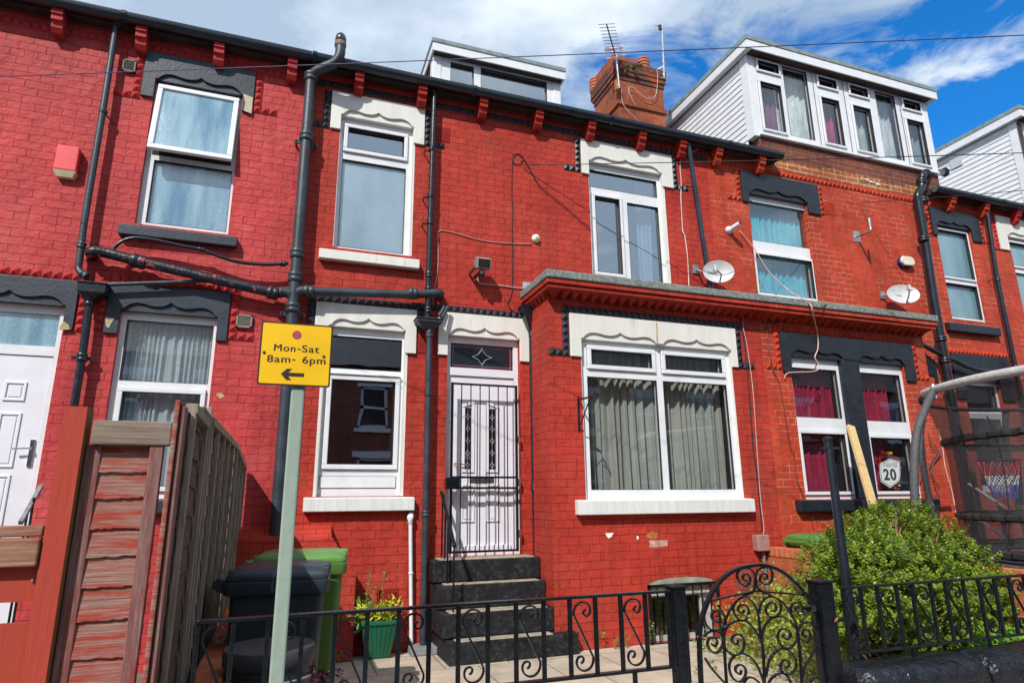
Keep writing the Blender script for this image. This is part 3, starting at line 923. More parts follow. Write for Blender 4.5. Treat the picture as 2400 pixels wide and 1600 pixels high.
q.tube([(cx_, yB+.022, fz0), (cx_, yB+.022, cz_-.09)], .002, 5).tube([(cx_, yB+.022, fz1), (cx_, yB+.022, cz_+.09)], .002, 5)
for zz in (fz0+.032, fz1-.032):
    q.tube([(fx0, yB+.022, zz), (fx1, yB+.022, zz)], .0022, 5)
for xx in (fx0+.032, fx1-.032):
    q.tube([(xx, yB+.022, fz0), (xx, yB+.022, fz1)], .0022, 5)
q.build('leading', LEADC, frB)
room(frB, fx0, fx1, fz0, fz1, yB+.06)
yd = yB+.02
dx0, dx1, dz0, dz1 = opBd[0]+.055, opBd[1]-.055, opBd[2]+.035, zfan-.035
def slimlight(xa, xb, zlo, zs, zh):      # polygon, slanting top
    return [(xa, zlo), (xb, zlo), (xb, zh), (xa, zs)]
ga = RB(d9(738, 1010), d9(808, 1560), yd)
gz1, gz0 = at(*d9(770, 1000), yd).z, at(*b2(1445, 115), yd).z
gaz = [(at(*d9(740, 1200), yd).x, at(*d9(805, 1200), yd).x), (at(*d9(962, 1200), yd).x, at(*d9(1030, 1200), yd).x)]
doorB = MB().holes(dx0, dx1, dz0, dz1, yd, [(a, b, gz0, gz1) for a, b in gaz], .03).build('door', 'white_door_skin', hB, label='white front door with two narrow leaded lights and a letter plate')
for a, b in gaz:
    MB().box(a, b, yd+.012, yd+.015, gz0, gz1).build('door_glass', G_DARK, doorB)
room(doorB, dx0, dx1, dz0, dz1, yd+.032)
q = MB()
for k, (a, b) in enumerate(gaz):
    cxx = (a+b)/2
    n = 5
    for i in range(n):
        zc_ = gz1-.10-(gz1-gz0-.14)*i/(n-1)*.98
        for sx_ in (1, -1):
            for sz_ in (1, -1):
                q.tube(catmull([(cxx+sx_*.03, yd+.008, zc_), (cxx+sx_*.009, yd+.008, zc_+sz_*.012), (cxx, yd+.008, zc_+sz_*.04)], 4), .0028, 5)
    q.tube([(cxx, yd+.0085, gz0), (cxx, yd+.0085, gz1)], .002, 5)
q.build('door_leading', LEADC, doorB)
q = MB()
for k, (a, b) in enumerate(gaz):
    s_ = 1 if k == 0 else -1
    w = .03
    q.box(a-w, a, yd-.014, yd, gz0, gz1-.0+(.0 if k == 0 else .05)).box(b, b+w, yd-.014, yd, gz0, gz1+(.05 if k == 0 else 0))
    q.box(a-w, b+w, yd-.014, yd, gz0-w, gz0)
    zl_, zh_ = (gz1, gz1+.05) if k == 0 else (gz1+.05, gz1)
    q.prism([(a-w, zl_), (b+w, zh_), (b+w, zh_+w), (a-w, zl_+w)], yd-.018, yd)
    q.prism([(a, gz1-.002), (b, gz1-.002), (b, zh_), (a, zl_)], yd-.003, yd+.002)
bz1, bz0 = at(*b2(1450, 215), yd).z, at(*b2(1450, 472), yd).z
for a, b in ((gaz[0][0]-.035, gaz[0][1]+.035), (gaz[1][0]-.035, gaz[1][1]+.035)):
    panel(q, a, b, bz0, bz1, yd, .02, .014)
q.build('door_mouldings', 'white_door_skin', doorB, bevel=.004)
lpx, lpz = (dx0+dx1)/2, at(*b2(1530, 188), yd).z
MB().box(lpx-.14, lpx+.14, yd-.012, yd, lpz-.028, lpz+.028).build('letter_plate', mat('aged_steel', (.18, .16, .14), .4, metal=.8), doorB, bevel=.004)
bx('weather_bar', 'white_door_skin', doorB, dx0+.05, dx1-.05, yd-.03, yd, at(*b2(1540, 665), yd).z, at(*b2(1540, 628), yd).z, bevel=.006)
BRS = mat('brass', (.75, .48, .12), .3, metal=1)
bhz = at(*b2(1360, 75), yd).z
MB().tube([(dx0+.06, yd, bhz), (dx0+.06, yd-.04, bhz), (dx0+.17, yd-.045, bhz-.012)], .007).build('door_handle', BRS, doorB)
# window B3
e = D+.055
opz1 = opB3[3]
tg = (opB3[0]+.035, at(*c3(985, 1300), e).x, at(*c3(770, 1312), e).z, at(*c3(760, 1195), e).z)
ml = at(*c7(745, 200), e).x
zca = at(*c3(650, 1352), e).z
wB3 = window(hB, opB3, D, [(tg, None), ((at(*c7(572, 200), e).x, at(*c7(745, 200), e).x-.01, at(*c7(680, 412), e).z, zca), .04), ((at(*c7(797, 200), e).x, at(*c7(1010, 200), e).x, at(*c7(920, 465), e).z, zca-.01), None)], G_SKY, label='white window with clouds reflected above the bay roof')
curtain(wB3, opB3[1]-.30, opB3[1]-.02, opB3[2], opB3[3], D+.22, mat('pale_voile', (.55, .6, .65), .8), 4, .02, seed=8, taper=.3)
lx0, lx1, lz = at(*c3(466, 1060), D).x, at(*c3(1085, 1170), D).x, at(*c3(775, 1010), D).z
lintel(hB, lx0, lx1, 0, lz, opB3[0], opB3[1], opB3[3], at(*c3(497, 1187), D).z, at(*c3(1072, 1283), D).z, D, 'cream_masonry_paint', label='cream stone head with rusty stains above the bay')
surround(hB, lx0, lx1, lz, at(*c3(497, 1187), D).z, at(*c3(1072, 1283), D).z, D, 'black_masonry_paint', top=False)
MB().box(opB3[1]+.002, opB3[1]+.035, D-.006, D, 3.9, at(*c3(1072, 1283), D).z).build('painted_reveal', 'cream_masonry_paint', hB)
MB().box(opB1[1]+.002, opB1[1]+.022, D-.005, D, opB1[2], at(*c2(1108, 988), D).z).build('painted_reveal', 'cream_masonry_paint', hB)
MB().box(opB2[1]+.002, opB2[1]+.03, D-.005, D, 1.5, zr_).build('painted_reveal', 'cream_masonry_paint', hB)
MB().box(opB2[0]-.03, opB2[0]-.002, D-.005, D, 1.5, zr_).build('painted_reveal', 'cream_masonry_paint', hB)
for x in (.52, 1.28, 2.06, 2.82, 3.58, 4.36, 5.02):
    corbel(hB, x, RED_B)
fascia(hB, XB, XC)
gutter(hB, XB+.005, XC)
roof(hB, XB, XC)
air_brick(hB, *[at(*c2(1232, 900), D).x, at(*c2(1318, 900), D).x, at(*c2(1275, 965), D).z, at(*c2(1275, 868), D).z], D, RED_B, 6, 6)
air_brick(hB, at(*c6(1103, 890), D).x, at(*c6(1232, 890), D).x, at(*c6(1160, 952), D).z, at(*c6(1160, 838), D).z, D, RED_B, 9, 7)
air_brick(hB, at(884, 1400, D).x, at(932, 1400, D).x, at(908, 1423, D).z, at(908, 1378, D).z, D, RED_B, 10, 8)
# painted plinth and shouldered base at the left of the house
q = MB().prism([(-.36, 0), (.745, 0), (.745, .77), (.50, 1.12), (-.36, 1.12)], 6.58, 6.80)
q.prismx([(6.58, 1.12), (6.8, 1.12), (6.8, 1.23)], -.36, .50)
q.build('shouldered_base', BR_B, hB, bevel=.012)
chip(hB, [b3(635, 548), b3(690, 545), b3(675, 575), b3(655, 583), b3(640, 565)], B, mat('white_undercoat', (.75, .73, .72), .7))
ORB = mat('orange_bare_brick', (.42, .14, .04), .9, .2, 20)
chip(hB, [b3(915, 555), b3(945, 538), b3(990, 545), b3(992, 580), b3(960, 590), b3(920, 578)], B, ORB)
chip(hB, [b3(933, 598), b3(1058, 595), b3(1060, 640), b3(935, 645)], B, mat('scuffed_brick', (.50, .30, .25), .8, .3, 30, col2=(.42, .16, .08), c2amt=.5, c2scale=12))
chip(hB, [b3(850, 565), b3(862, 570), b3(860, 592), b3(848, 588)], B, mat('white_undercoat2', (.7, .7, .7), .7))

def reveal_paint(parent, op, Yf, dp, zl, zr, mt):
    for x0_, x1_, zt_r in ((op[0], op[0]+.004, zl), (op[1]-.004, op[1], zr)):
        MB().box(x0_, x1_, Yf-.003, Yf+dp, op[2]+.002, op[3]-.003).build('painted_reveal', mt, parent)
for op_ in (opB1, opB2, opB3):
    reveal_paint(hB, op_, D, .054, 0, 0, 'cream_masonry_paint')
# ------------------------------------------------ bay of houses B and C
BX0, BX1 = 2.642, 8.37
SZ0, SZ1 = 3.795, 3.885
opV = (at(1367, 985, B).x, at(1727, 990, B).x, at(1560, 1169, B).z, at(*c7(960, 893), B).z)
XBC = at(1795, 900, B).x
bw = at(*b3(1520, 1355-1060), B)
wz1, wz0 = at(1600, 1352, B).z, .0
opW = (at(1521, 1400, B).x, at(1675, 1400, B).x, at(1600, 1500, B).z, at(1600, 1364, B).z)
m_ = MB().holes(BX0, XBC, -.05, SZ0-.02, B, [opV, opW], .14)
m_.add([(BX0, B, -.05), (BX0, D, -.05), (BX0, D, SZ0-.02), (BX0, B, SZ0-.02)], [(0, 3, 2, 1)])
bayB = m_.build('bay', BR_B, hB)
# main bay window
reveal_paint(hB, opV, B, .044, 0, 0, 'cream_masonry_paint')
e = B+.045
ps = [c7(533, 922), c7(945, 1060), c7(1035, 965), c7(1422, 1095)]
tz1 = at(*c7(740, 943), e).z
tz0 = at(*c7(740, 1043), e).z
xa0, xa1 = at(*c7(535, 990), e).x, at(*c7(945, 1005), e).x
xb0, xb1 = at(*c7(1037, 1010), e).x, at(*c7(1420, 1040), e).x
mz1 = at(*c7(740, 1122), e).z
mz0 = at(*b3(780, 253), e).z
ma0, ma1 = at(*b3(530, 0), e).x, at(*b3(1015, 0), e).x
mb0, mb1 = at(*b3(1058, 0), e).x, at(*b3(1500, 0), e).x
G_BAY = glass('bay_window_glass', (.82, .86, .84), .13)
wV = window(hB, opV, B, [((xa0, xa1, tz0, tz1), .05), ((xb0, xb1, tz0, tz1), .05), ((ma0, ma1, mz0, mz1), None), ((mb0, mb1, mz0, mz1), None)], G_BAY, rec=.045, label='wide white bay window with grey curtains and two top lights')
CG = mat('grey_curtain_cloth', (.36, .36, .34), .9, .12, 3, stretch=(6, 1, .5))
curtain(wV, opV[0]+.03, (opV[0]+opV[1])/2+.02, opV[2], opV[3], B+.24, CG, 9, .034, seed=2)
curtain(wV, (opV[0]+opV[1])/2-.02, opV[1]-.03, opV[2], opV[3], B+.25, CG, 10, .034, seed=4)
lx0, lx1, lz = at(1334, 780, B).x, at(1722, 800, B).x, at(*c7(950, 735), B).z
xm = (opV[0]+opV[1])/2
hv = (opV[1]-opV[0])/4
lintel(hB, lx0, lx1, 0, lz, opV[0], opV[1], opV[3], at(*c7(430, 975), B).z, at(*c7(1510, 1048), B).z, B, 'cream_masonry_paint', braces=[(xm-hv-.01, hv*.93), (xm+hv+.01, hv*.93)], h=.095, label='wide cream stone head over the bay window, cracked at its centre joint')
chip(hB, [c7(980, 742), c7(988, 742), c7(994, 885), c7(984, 885)], B-.031, STONE, name='joint_stain')
surround(hB, lx0, lx1, lz, at(*c7(430, 975), B).z, at(*c7(1510, 1048), B).z, B, 'black_masonry_paint')
sill(hB, at(1357, 1190, B-.09).x, at(1771, 1190, B-.09).x, at(1560, 1203, B-.09).z, at(1560, 1168, B-.09).z, B, 'white_sill_paint', proud=.09)
# cellar window with arched head and grille
cw = MB().holes(opW[0], opW[1], opW[2], opW[3], B+.07, [(opW[0]+.04, opW[1]-.14, opW[2]+.05, opW[3]-.14)], .04).build('cellar_window', mat('shade_dulled_white', (.42, .42, .40), .7, .2, 12), hB, label='small cellar window behind black bars')  # white frame darkened in its colour for the shade behind the bars
MB().box(opW[0]+.035, opW[1]-.135, B+.09, B+.095, opW[2]+.045, opW[3]-.135).build('pane', glass('dusty_glass', (.5, .5, .48), .12), cw)
room(cw, opW[0], opW[1], opW[2], opW[3], B+.13)
ax = (opW[0]+opW[1])/2
aw = (opW[1]-opW[0])/2
pts = [(opW[0], opW[3]+.001)]+[(ax-aw*math.cos(math.pi*k/12), opW[3]+.001+.062*math.sin(math.pi*k/12)) for k in range(13)]+[(opW[1], opW[3]+.001)]
MB().prism([(opW[0], opW[3]-.01)]+pts[1:-1]+[(opW[1], opW[3]-.01)], B-.002, B+.01).build('arch_infill', mat('dirty_cream_board', (.30, .28, .22), .8, .2, 9), cw)
q = MB()
for i in range(9):
    a0, a1 = math.pi*(i+.04)/9, math.pi*(i+.96)/9
    def P_(a, r):
        return (ax-(aw+r)*math.cos(a)*1.0, opW[3]+(.062+r)*math.sin(a) if r == 0 else opW[3]+.062*math.sin(a)+r)
    q.prism([P_(a0, 0), P_(a1, 0), (ax-(aw*1.02)*math.cos(a1), opW[3]+.062*math.sin(a1)+.22), (ax-(aw*1.02)*math.cos(a0), opW[3]+.062*math.sin(a0)+.22)][::-1], B-.007, B)
q.build('arch_bricks', BR_B, cw)
q = MB()
gx0, gx1, gz0_, gz1_ = opW[0]-.03, opW[1]+.03, opW[2]-.02, opW[3]
for a, b, c, d in ((gx0, gx1, gz1_-.03, gz1_), (gx0, gx1, gz0_, gz0_+.03), (gx0, gx0+.03, gz0_, gz1_), (gx1-.03, gx1, gz0_, gz1_)):
    q.box(a, b, B-.05, B-.03, c, d)
for i in range(1, 8):
    x = gx0+(gx1-gx0)*i/8
    q.box(x-.006, x+.006, B-.046, B-.034, gz0_, gz1_)
q.build('window_bars', 'black_gloss_railing_paint', cw)
# bay roof, cornice and dogtooth (shared look, split at the party line)
def bay_top(parent, x0, x1, paint, left_end, right_end):
    MB().box(x0-(.10 if left_end else 0), x1+(.06 if right_end else 0), 5.955, D-.002, SZ0, SZ1).build('bay_roof', 'grey_felted_concrete', parent, bevel=.012)
    q = MB()
    xl_ = x0-(.085 if left_end else 0)
    xr_ = x1+(.05 if right_end else 0)
    q.box(xl_, xr_, 5.975, D-.004, SZ0-.055, SZ0-.001)
    q.box(xl_+(.02 if left_end else 0), xr_-(.01 if right_end else 0), 6.00, D-.006, SZ0-.10, SZ0-.056)
    q.build('cornice', BR_B if paint is RED_B else BR_C, parent, bevel=.006)
    q = MB()
    z1_, z0_ = SZ0-.10, SZ0-.185
    n = int((x1-x0)/.118)
    for i in range(n):
        x = x0+(x1-x0)*(i+.5)/n
        w = .054
        q.add([(x-w, B-.15, z1_), (x+w, B-.15, z1_), (x, B-.01, z0_), (x-w, B, z1_), (x+w, B, z1_)], [(0, 2, 1), (0, 3, 2), (1, 2, 4), (0, 1, 4, 3)])
    if left_end:
        for i in range(5):
            y = B+.02+(D-B-.05)*(i+.3)/5
            w = .05
            q.add([(x0-.06, y-w, z1_), (x0-.06, y+w, z1_), (x0-.006, y, z0_), (x0, y-w, z1_), (x0, y+w, z1_)], [(0, 1, 2), (0, 2, 3), (1, 4, 2), (0, 3, 4, 1)])
    q.build('dogtooth_course', paint, parent)
bay_top(hB, BX0, XBC, RED_B, True, False)

# =============================================== HOUSE C (orange-red)
hC = thing('terraced_house', 'orange-red painted terraced house with worn pale joints, black stone heads and a wide white dormer', 'house', (7.5, D, 0))
opC1 = (at(1757, 500, D).x, at(1905, 590, D).x, 4.20, at(*c4(360, 1352), D).z)
wall(hC, XC, XD, BR_C, [opC1])
course(hC, XC, XD+.3, ZS, D, RED_C)
lx0, lx1, lz = at(*c4(100, 1250), D).x, at(*c4(632, 1370), D).x, at(*c4(360, 1214), D).z
lintel(hC, lx0, lx1, 0, lz, opC1[0], opC1[1], opC1[3], at(*c4(125, 1375), D).z, at(*c4(610, 1462), D).z, D, 'black_masonry_paint', label='black stone head over the teal-curtained window')
surround(hC, lx0, lx1, lz, at(*c4(125, 1375), D).z, at(*c4(610, 1462), D).z, D, RED_C, top=False, feetL=2, feetR=0)
e = D+.055
wC1 = window(hC, opC1, D, [((opC1[0]+.04, at(*c8(560, 100), e).x, at(*c8(380, 212), e).z, at(*c4(350, 1400), e).z), None),
                           ((opC1[0]+.06, at(*c8(592, 430), e).x, at(*c8(430, 565), e).z, at(*c8(390, 305), e).z), .04)], glass('teal_reflecting_glass', (.75, .88, .9), .20), label='white window with teal curtain drawn behind it')
curtain(wC1, opC1[0], opC1[1], opC1[2], opC1[3], D+.20, mat('teal_curtain_cloth', (.07, .42, .52), .8, .1), 13, .018, seed=12)
for x in (5.63, 6.40):
    corbel(hC, x, RED_C)
gx_end = at(1832, 351, D-.2).x
fascia(hC, XC, gx_end-.02)
gutter(hC, XC+.005, gx_end)
roof(hC, XC, 6.45)
air_brick(hC, at(1603, 426, D).x, at(1618, 426, D).x, at(1610, 436, D).z, at(1610, 416, D).z, D, BR_C, 4, 5)
air_brick(hC, at(*c4(667, 1420), D).x, at(*c4(743, 1430), D).x, at(*c4(705, 1465), D).z, at(*c4(705, 1378), D).z, D, RED_C, 8, 8)
# bare brick parapet under the dormer
d2x0, d2x1 = at(*c4(165, 900), D).x, at(*c4(1445, 1160), D).x
d2z0 = at(*c4(780, 1035), D).z
MB().box(6.46, d2x1-.02, D-.002, D+.3, 6.382, d2z0).build('parapet', BR_RAW, hC)
q = MB().prism([(6.62, 6.30), (6.9, 6.30), (6.9, 6.262), (9.0, 6.262), (9.0, 6.30), (9.79, 6.30), (9.79, 6.47), (9.4, 6.47), (9.4, 6.43), (8.9, 6.43), (8.9, 6.465), (7.6, 6.465), (7.6, 6.43), (6.62, 6.43)], D-.005, D-.0025)
q.build('unpainted_course', brick('bare_orange_brick', (.44, .12, .04), (.30, .06, .03), (.58, .46, .28), rough=.85, ms=.010, patch=[((.12, .05, .035), .60, 2.5, 6)]), hC)
rr = random.Random(5)
P = [Vector((8.42+.028*i, D-.008, 6.405-.004*i+rr.uniform(-.012, .012))) for i in range(15)]
MB().tube(P, [rr.uniform(.006, .028) for _ in P], 8).build('expanding_foam', mat('white_foam', (.72, .70, .64), .9, .1, 30, .01, 40), hC, smooth=True)
# dormer
def dormer(parent, x0, x1, z0, z1, y0, dep, fas, edge, clad, lights, gm, over=.14, sid=.10, label=None):
    dm = MB()
    n = int((z1-z0+.8)/.1)
    yb = y0+.16
    for X, s_ in ((x0, -1), (x1, 1)):          # lapped boards on both cheeks
        dm.cut()
        for k in range(n):
            a = z1-.1*(k+1)
            dm.add([(X+s_*.014, yb, a), (X+s_*.002, yb, a+.097), (X+s_*.002, y0+dep, a+.097), (X+s_*.014, y0+dep, a), (X, yb, a), (X, y0+dep, a)],
                   [(0, 1, 2, 3), (4, 0, 3, 5), (0, 4, 1)])
            dm.add([(X+s_*.001, yb, a+.097), (X+s_*.001, y0+dep, a+.097), (X+s_*.001, y0+dep, a+.1), (X+s_*.001, yb, a+.1)], [(0, 1, 2, 3)])
    d_ = bx('dormer', UPV, parent, x0+.02, x1-.02, y0+.9, y0+dep, z0-.3, z1, label=label)
    dm.build_each('cladding', clad, d_)
    bx('corner_post', UPV, d_, x0-.02, x0+.10, y0-.01, y0+.16, z0-.05, z1, bevel=.004)
    bx('corner_post', UPV, d_, x1-.10, x1+.02, y0-.01, y0+.16, z0-.05, z1, bevel=.004)
    o = sid
    v = over
    q = MB().box(x0-o, x1+o, y0-v, y0-v+.02, z1, z1+fas).box(x0-o, x0-o+.02, y0-v+.02, y0+dep, z1, z1+fas).box(x1+o-.02, x1+o, y0-v+.02, y0+dep, z1, z1+fas)
    q.build('fascia', UPV, d_)
    bx('soffit', mat('dark_soffit', (.05, .035, .03), .8), d_, x0-.02, x1+.02, y0-v+.02, y0+dep, z1+.006, z1+.02)
    MB().box(x0-o+.02, x0-.022, y0-v+.02, y0+dep, z1+.004, z1+.018).build('side_soffit', UPV, d_)
    MB().box(x1+.022, x1+o-.02, y0-v+.02, y0+dep, z1+.004, z1+.018).build('side_soffit', UPV, d_)
    q = MB().box(x0-o-.012, x1+o+.012, y0-v-.012, y0+dep, z1+fas, z1+fas+edge)
    q.build('flat_roof', LEAD if dep > 2.9 and fas < .2 else GREYE, d_)
    w_ = window(d_, (x0+.10, x1-.10, z0, z1+.004), y0-.02, lights, gm, rec=.02)
    bx('sill', UPV, d_, x0+.06, x1-.02, y0-.05, y0+.02, z0-.035, z0)
    return d_, w_
e2 = D+.0
def LR(tl, br, Y):
    a = at(*tl, Y)
    b = at(*br, Y)
    return (a.x, b.x, b.z, a.z)
G_DRM = glass('dormer_glass', (.9, .9, .93), .15)
L2 = []
zt_, zb_ = at(*c4(790, 512), D).z, 0
zA1 = LR(c4(205, 425), c4(350, 525), D)
ls = [('t', 205, 425, 350, 525), ('b', 228, 570, 400, 915), ('f', 385, 463, 608, 983), ('t', 614, 530, 743, 618), ('b', 642, 668, 800, 1003), ('t', 834, 584, 952, 668), ('b', 857, 722, 1013, 1048), ('f', 1003, 618, 1220, 1108), ('t', 1192, 670, 1308, 755), ('b', 1222, 806, 1376, 1126)]
tops = [at(*c4(a, b), D).z for k, a, b, c, d in ls if k == 't']
tbot = [at(*c4(c, d), D).z for k, a, b, c, d in ls if k == 't']
btop = [at(*c4(a, b), D).z for k, a, b, c, d in ls if k == 'b']
bbot = [at(*c4(c, d), D).z for k, a, b, c, d in ls if k == 'b']
av = lambda s: sum(s)/len(s)
zt2, ztb, zbt, zbb = av(tops), av(tbot), av(btop), av(bbot)
cols = [(205, 350, 'tb'), (385, 0, 'f'), (0, 0, 0)]
def mx_(px, py, qx, qy):
    return (at(*c4(px, py), D).x, at(*c4(qx, qy), D).x)
xs_ = [(mx_(228, 570, 350+30, 700), 'tb'), (mx_(405, 640, 588, 800), 'f'), (mx_(642, 668, 785, 850), 'tb'), (mx_(857, 722, 1000, 900), 'tb'), (mx_(1040, 800, 1185, 900), 'f'), (mx_(1225, 830, 1360, 980), 'tb')]
for (xa, xb), k in xs_:
    if k == 'f':
        L2.append(((xa, xb, zbb-.01, zt2+.03), None))
    else:
        L2.append(((xa, xb, ztb, zt2), .034))
        L2.append(((xa, xb, zbb, zbt), .034))
z2top = 8.185
dC, wDC = dormer(hC, 6.385, d2x1-.03, d2z0, z2top, D-.01, 3.3, .15, .07, UPV, L2, G_DRM, over=.155, sid=.12, label='wide flat-roofed white dormer with six window bays')
q = MB()
for xj in (7.655, 8.30, 9.565):
    q.cut().box(xj-.004, xj+.004, D-.0335, D-.029, d2z0+.01, z2top-.005)
q.build_each('mullion_joint', GAPL, wDC)
cols_ = [('plum_curtain', (.20, .06, .15)), ('pale_green_curtain', (.52, .62, .57)), ('magenta_curtain', (.34, .03, .13)), ('grey_green_curtain', (.34, .42, .40)), ('grey_curtain', (.46, .54, .54)), ('slate_curtain', (.16, .22, .27))]
for i, (((xa, xb), k), (nm, cc_)) in enumerate(zip(xs_, cols_)):
    curtain(wDC, xa-.06, xb+.06, d2z0, z2top, D+.16, mat(nm, cc_, .85, .25, 6, col2=tuple(min(1, c*2.2+.02) for c in cc_), c2amt=.6, c2scale=7, c2edge=.1, stretch=(2.5, 1, .6)), 4.5, .022, seed=20+i)
# bay C part
opX = [(at(*c8(462, 1200), B).x, at(*c8(812, 1200), B).x), (at(*c8(925, 1200), B).x, at(*c8(1240, 1200), B).x)]
zx1, zx0 = at(*c8(620, 985), B).z, at(2040, 1168, B).z
XBR = BX1
hs = [(a, b, zx0, zx1) for a, b in opX]
m_ = MB().holes(XBC, XBR, -.05, SZ0-.02, B, hs, .14)
m_.add([(XBR, B, -.05), (XBR, D, -.05), (XBR, D, SZ0-.02), (XBR, B, SZ0-.02)], [(0, 1, 2, 3)])
m_.build('bay', BR_C, hC)
bay_top(hC, XBC, XBR, RED_C, False, True)
G_LC = glass('lower_reflecting_glass', (.75, .75, .75), .17)
MAR = mat('maroon_curtain_cloth', (.40, .018, .07), .85, .2, 5)
e = B+.05
for k, (a, b) in enumerate(opX):
    zm1 = at(*(c8(640, 1390) if k == 0 else c8(1090, 1415)), e).z
    zm0 = at(*(c8(660, 1500) if k == 0 else c8(1110, 1530)), e).z
    w_ = window(hC, (a, b, zx0, zx1), B, [((a+.05, b-.05, zm1, zx1-.13), None), ((a+.07, b-.07, zx0+.09, zm0), .04)], G_LC, rec=.05, label='white window with maroon curtains, '+('left' if k == 0 else 'right')+' of the black mullion')
    curtain(w_, a+.02, b-.02-.12*k, zx0+.9-.15, zx1, B+.22, MAR, 9, .02, seed=30+k)
    curtain(w_, a+.02, a+(b-a)*(.85-.3*k), zx0, zx0+.78, B+.21, MAR, 5, .02, seed=33+k)
lx0, lx1, lz = at(*c8(375, 950), B).x, at(*c8(1272, 1000), B).x, at(*c8(810, 852), B).z
zzl, zzr = at(*c8(415, 1082), B).z, at(*c8(1268, 1147), B).z
hw_ = (opX[0][1]-opX[0][0])/2
lintel(hC, lx0, lx1, 0, lz, opX[0][0], opX[1][1], zx1, zzl, zzr, B, 'black_masonry_paint', braces=[((opX[0][0]+opX[0][1])/2+.02, hw_), ((opX[1][0]+opX[1][1])/2-.0, hw_*.95)], label='wide black stone head over the pair of maroon-curtained windows')
bx('mullion', 'black_masonry_paint', hC, opX[0][1]-.005, opX[1][0]+.005, B-.02, B+.1, zx0, zx1+.02, bevel=.01)
surround(hC, lx0, lx1, lz, zzl, zzr, B, RED_C)
sill(hC, at(1877, 1180, B-.09).x, at(2205, 1180, B-.09).x, at(2040, 1196, B-.09).z, at(2040, 1168, B-.09).z, B, 'black_masonry_paint', proud=.09)

# =============================================== HOUSE D and E
hD = thing('terraced_house', 'narrow orange-red painted house between the thick black soil pipe and the last downpipe', 'house', (10.8, D, 0))
opD1 = (at(2213, 641, D).x, at(*c8(1728, 430), D).x, at(*c8(1660, 735), D).z, at(*c8(1545, 95), D).z)
opD2 = (at(2277, 1000, D).x, at(2362, 1000, D).x, 1.5, at(2315, 895, D).z)
wall(hD, XD, XE, BR_C, [opD1, opD2])
course(hD, XD+.3, XE, ZS, D, RED_C)
zmid1, zmid0 = at(*c8(1600, 395), D).z, at(*c8(1600, 455), D).z
wD1 = window(hD, opD1, D, [((opD1[0]+.04, opD1[1]-.06, zmid0+.06, opD1[3]-.06), .035), ((opD1[0]+.04, opD1[1]-.06, opD1[2]+.06, zmid0-.06), .035)], G_FRT, label='white window with frosted teal glass')
lx0, lx1, lz = at(*c8(1378, 0), D).x+.02, at(*c8(1715, 60), D).x, at(*c4(1535, 1440), D).z
lintel(hD, lx0, lx1, 0, lz, opD1[0], opD1[1], opD1[3], at(*c8(1405, 145), D).z, at(*c8(1705, 198), D).z, D, 'black_masonry_paint', h=.08)
surround(hD, lx0, lx1, lz, at(*c8(1405, 145), D).z, at(*c8(1705, 198), D).z, D, RED_C, top=False, feetL=0, feetR=1)
sill(hD, at(2227, 765, D-.085).x, at(2347, 780, D-.085).x, at(2287, 780, D-.085).z, at(2287, 760, D-.085).z, D, 'black_masonry_paint')
wD2 = window(hD, opD2, D, [((opD2[0]+.06, opD2[1]-.06, 2.75, opD2[3]-.06), None), ((opD2[0]+.06, opD2[1]-.06, 1.6, 2.62), None)], G_DARK, label='white window seen through the trampoline net')
lx0, lx1 = at(2237, 900, D).x, at(2372, 900, D).x
lintel(hD, lx0, lx1, 0, opD2[3]+.42, opD2[0], opD2[1], opD2[3], opD2[3]-.3, opD2[3]-.3, D, 'black_masonry_paint')
surround(hD, lx0, lx1, opD2[3]+.42, opD2[3]-.3, opD2[3]-.3, D, RED_C, feetL=0, feetR=0)
# end of a stone head showing between the bay and the soil pipe
a_, b_2 = at(*c8(1365, 992), D), at(*c8(1450, 1175), D)
MB().prism([(a_.x, a_.z), (a_.x, a_.z-.25), (a_.x+.11, a_.z-.25), (a_.x+.11, b_2.z), (b_2.x, b_2.z), (b_2.x, a_.z)], D-.022, D-.001).build('lintel', BLK, hD, label='end of a black stone head between the bay and the soil pipe')
for x in (10.39, 11.2):
    corbel(hD, x, RED_C)
gL = at(*c4(1435, 1300), D-.2).x
fascia(hD, gL+.02, XE)
gutter(hD, gL, XE)
roof(hD, XD, XE, y0=D+.05)
hE = thing('terraced_house', 'pinkish-red painted house at the right edge with a white stone head', 'house', (13.5, D, 0))
opE = (at(*c8(1940, 300), D).x, at(*c8(1940, 300), D).x+1.05, 4.2, at(*c8(1990, 170), D).z)
wall(hE, XE, 20, BR_E, [opE])
course(hE, XE, 20, ZS, D, BR_E)
window(hE, opE, D, [((opE[0]+.06, opE[1]-.06, opE[3]-.52, opE[3]-.08), .035), ((opE[0]+.06, opE[1]-.06, 4.28, opE[3]-.64), None)], G_FRT, label='white window at the right edge of the photo')
lintel(hE, opE[0]-.22, opE[1]+.22, 0, opE[3]+.36, opE[0], opE[1], opE[3], opE[3]-.28, opE[3]-.28, D, 'cream_masonry_paint')
surround(hE, opE[0]-.22, opE[1]+.22, opE[3]+.36, opE[3]-.28, opE[3]-.28, D, BR_E, top=False)
for x in (12.02, 12.8, 13.6, 14.4):
    corbel(hE, x, BR_E)
fascia(hE, XE, 20)
gutter(hE, XE+.005, 20)
roof(hE, XE, 20)
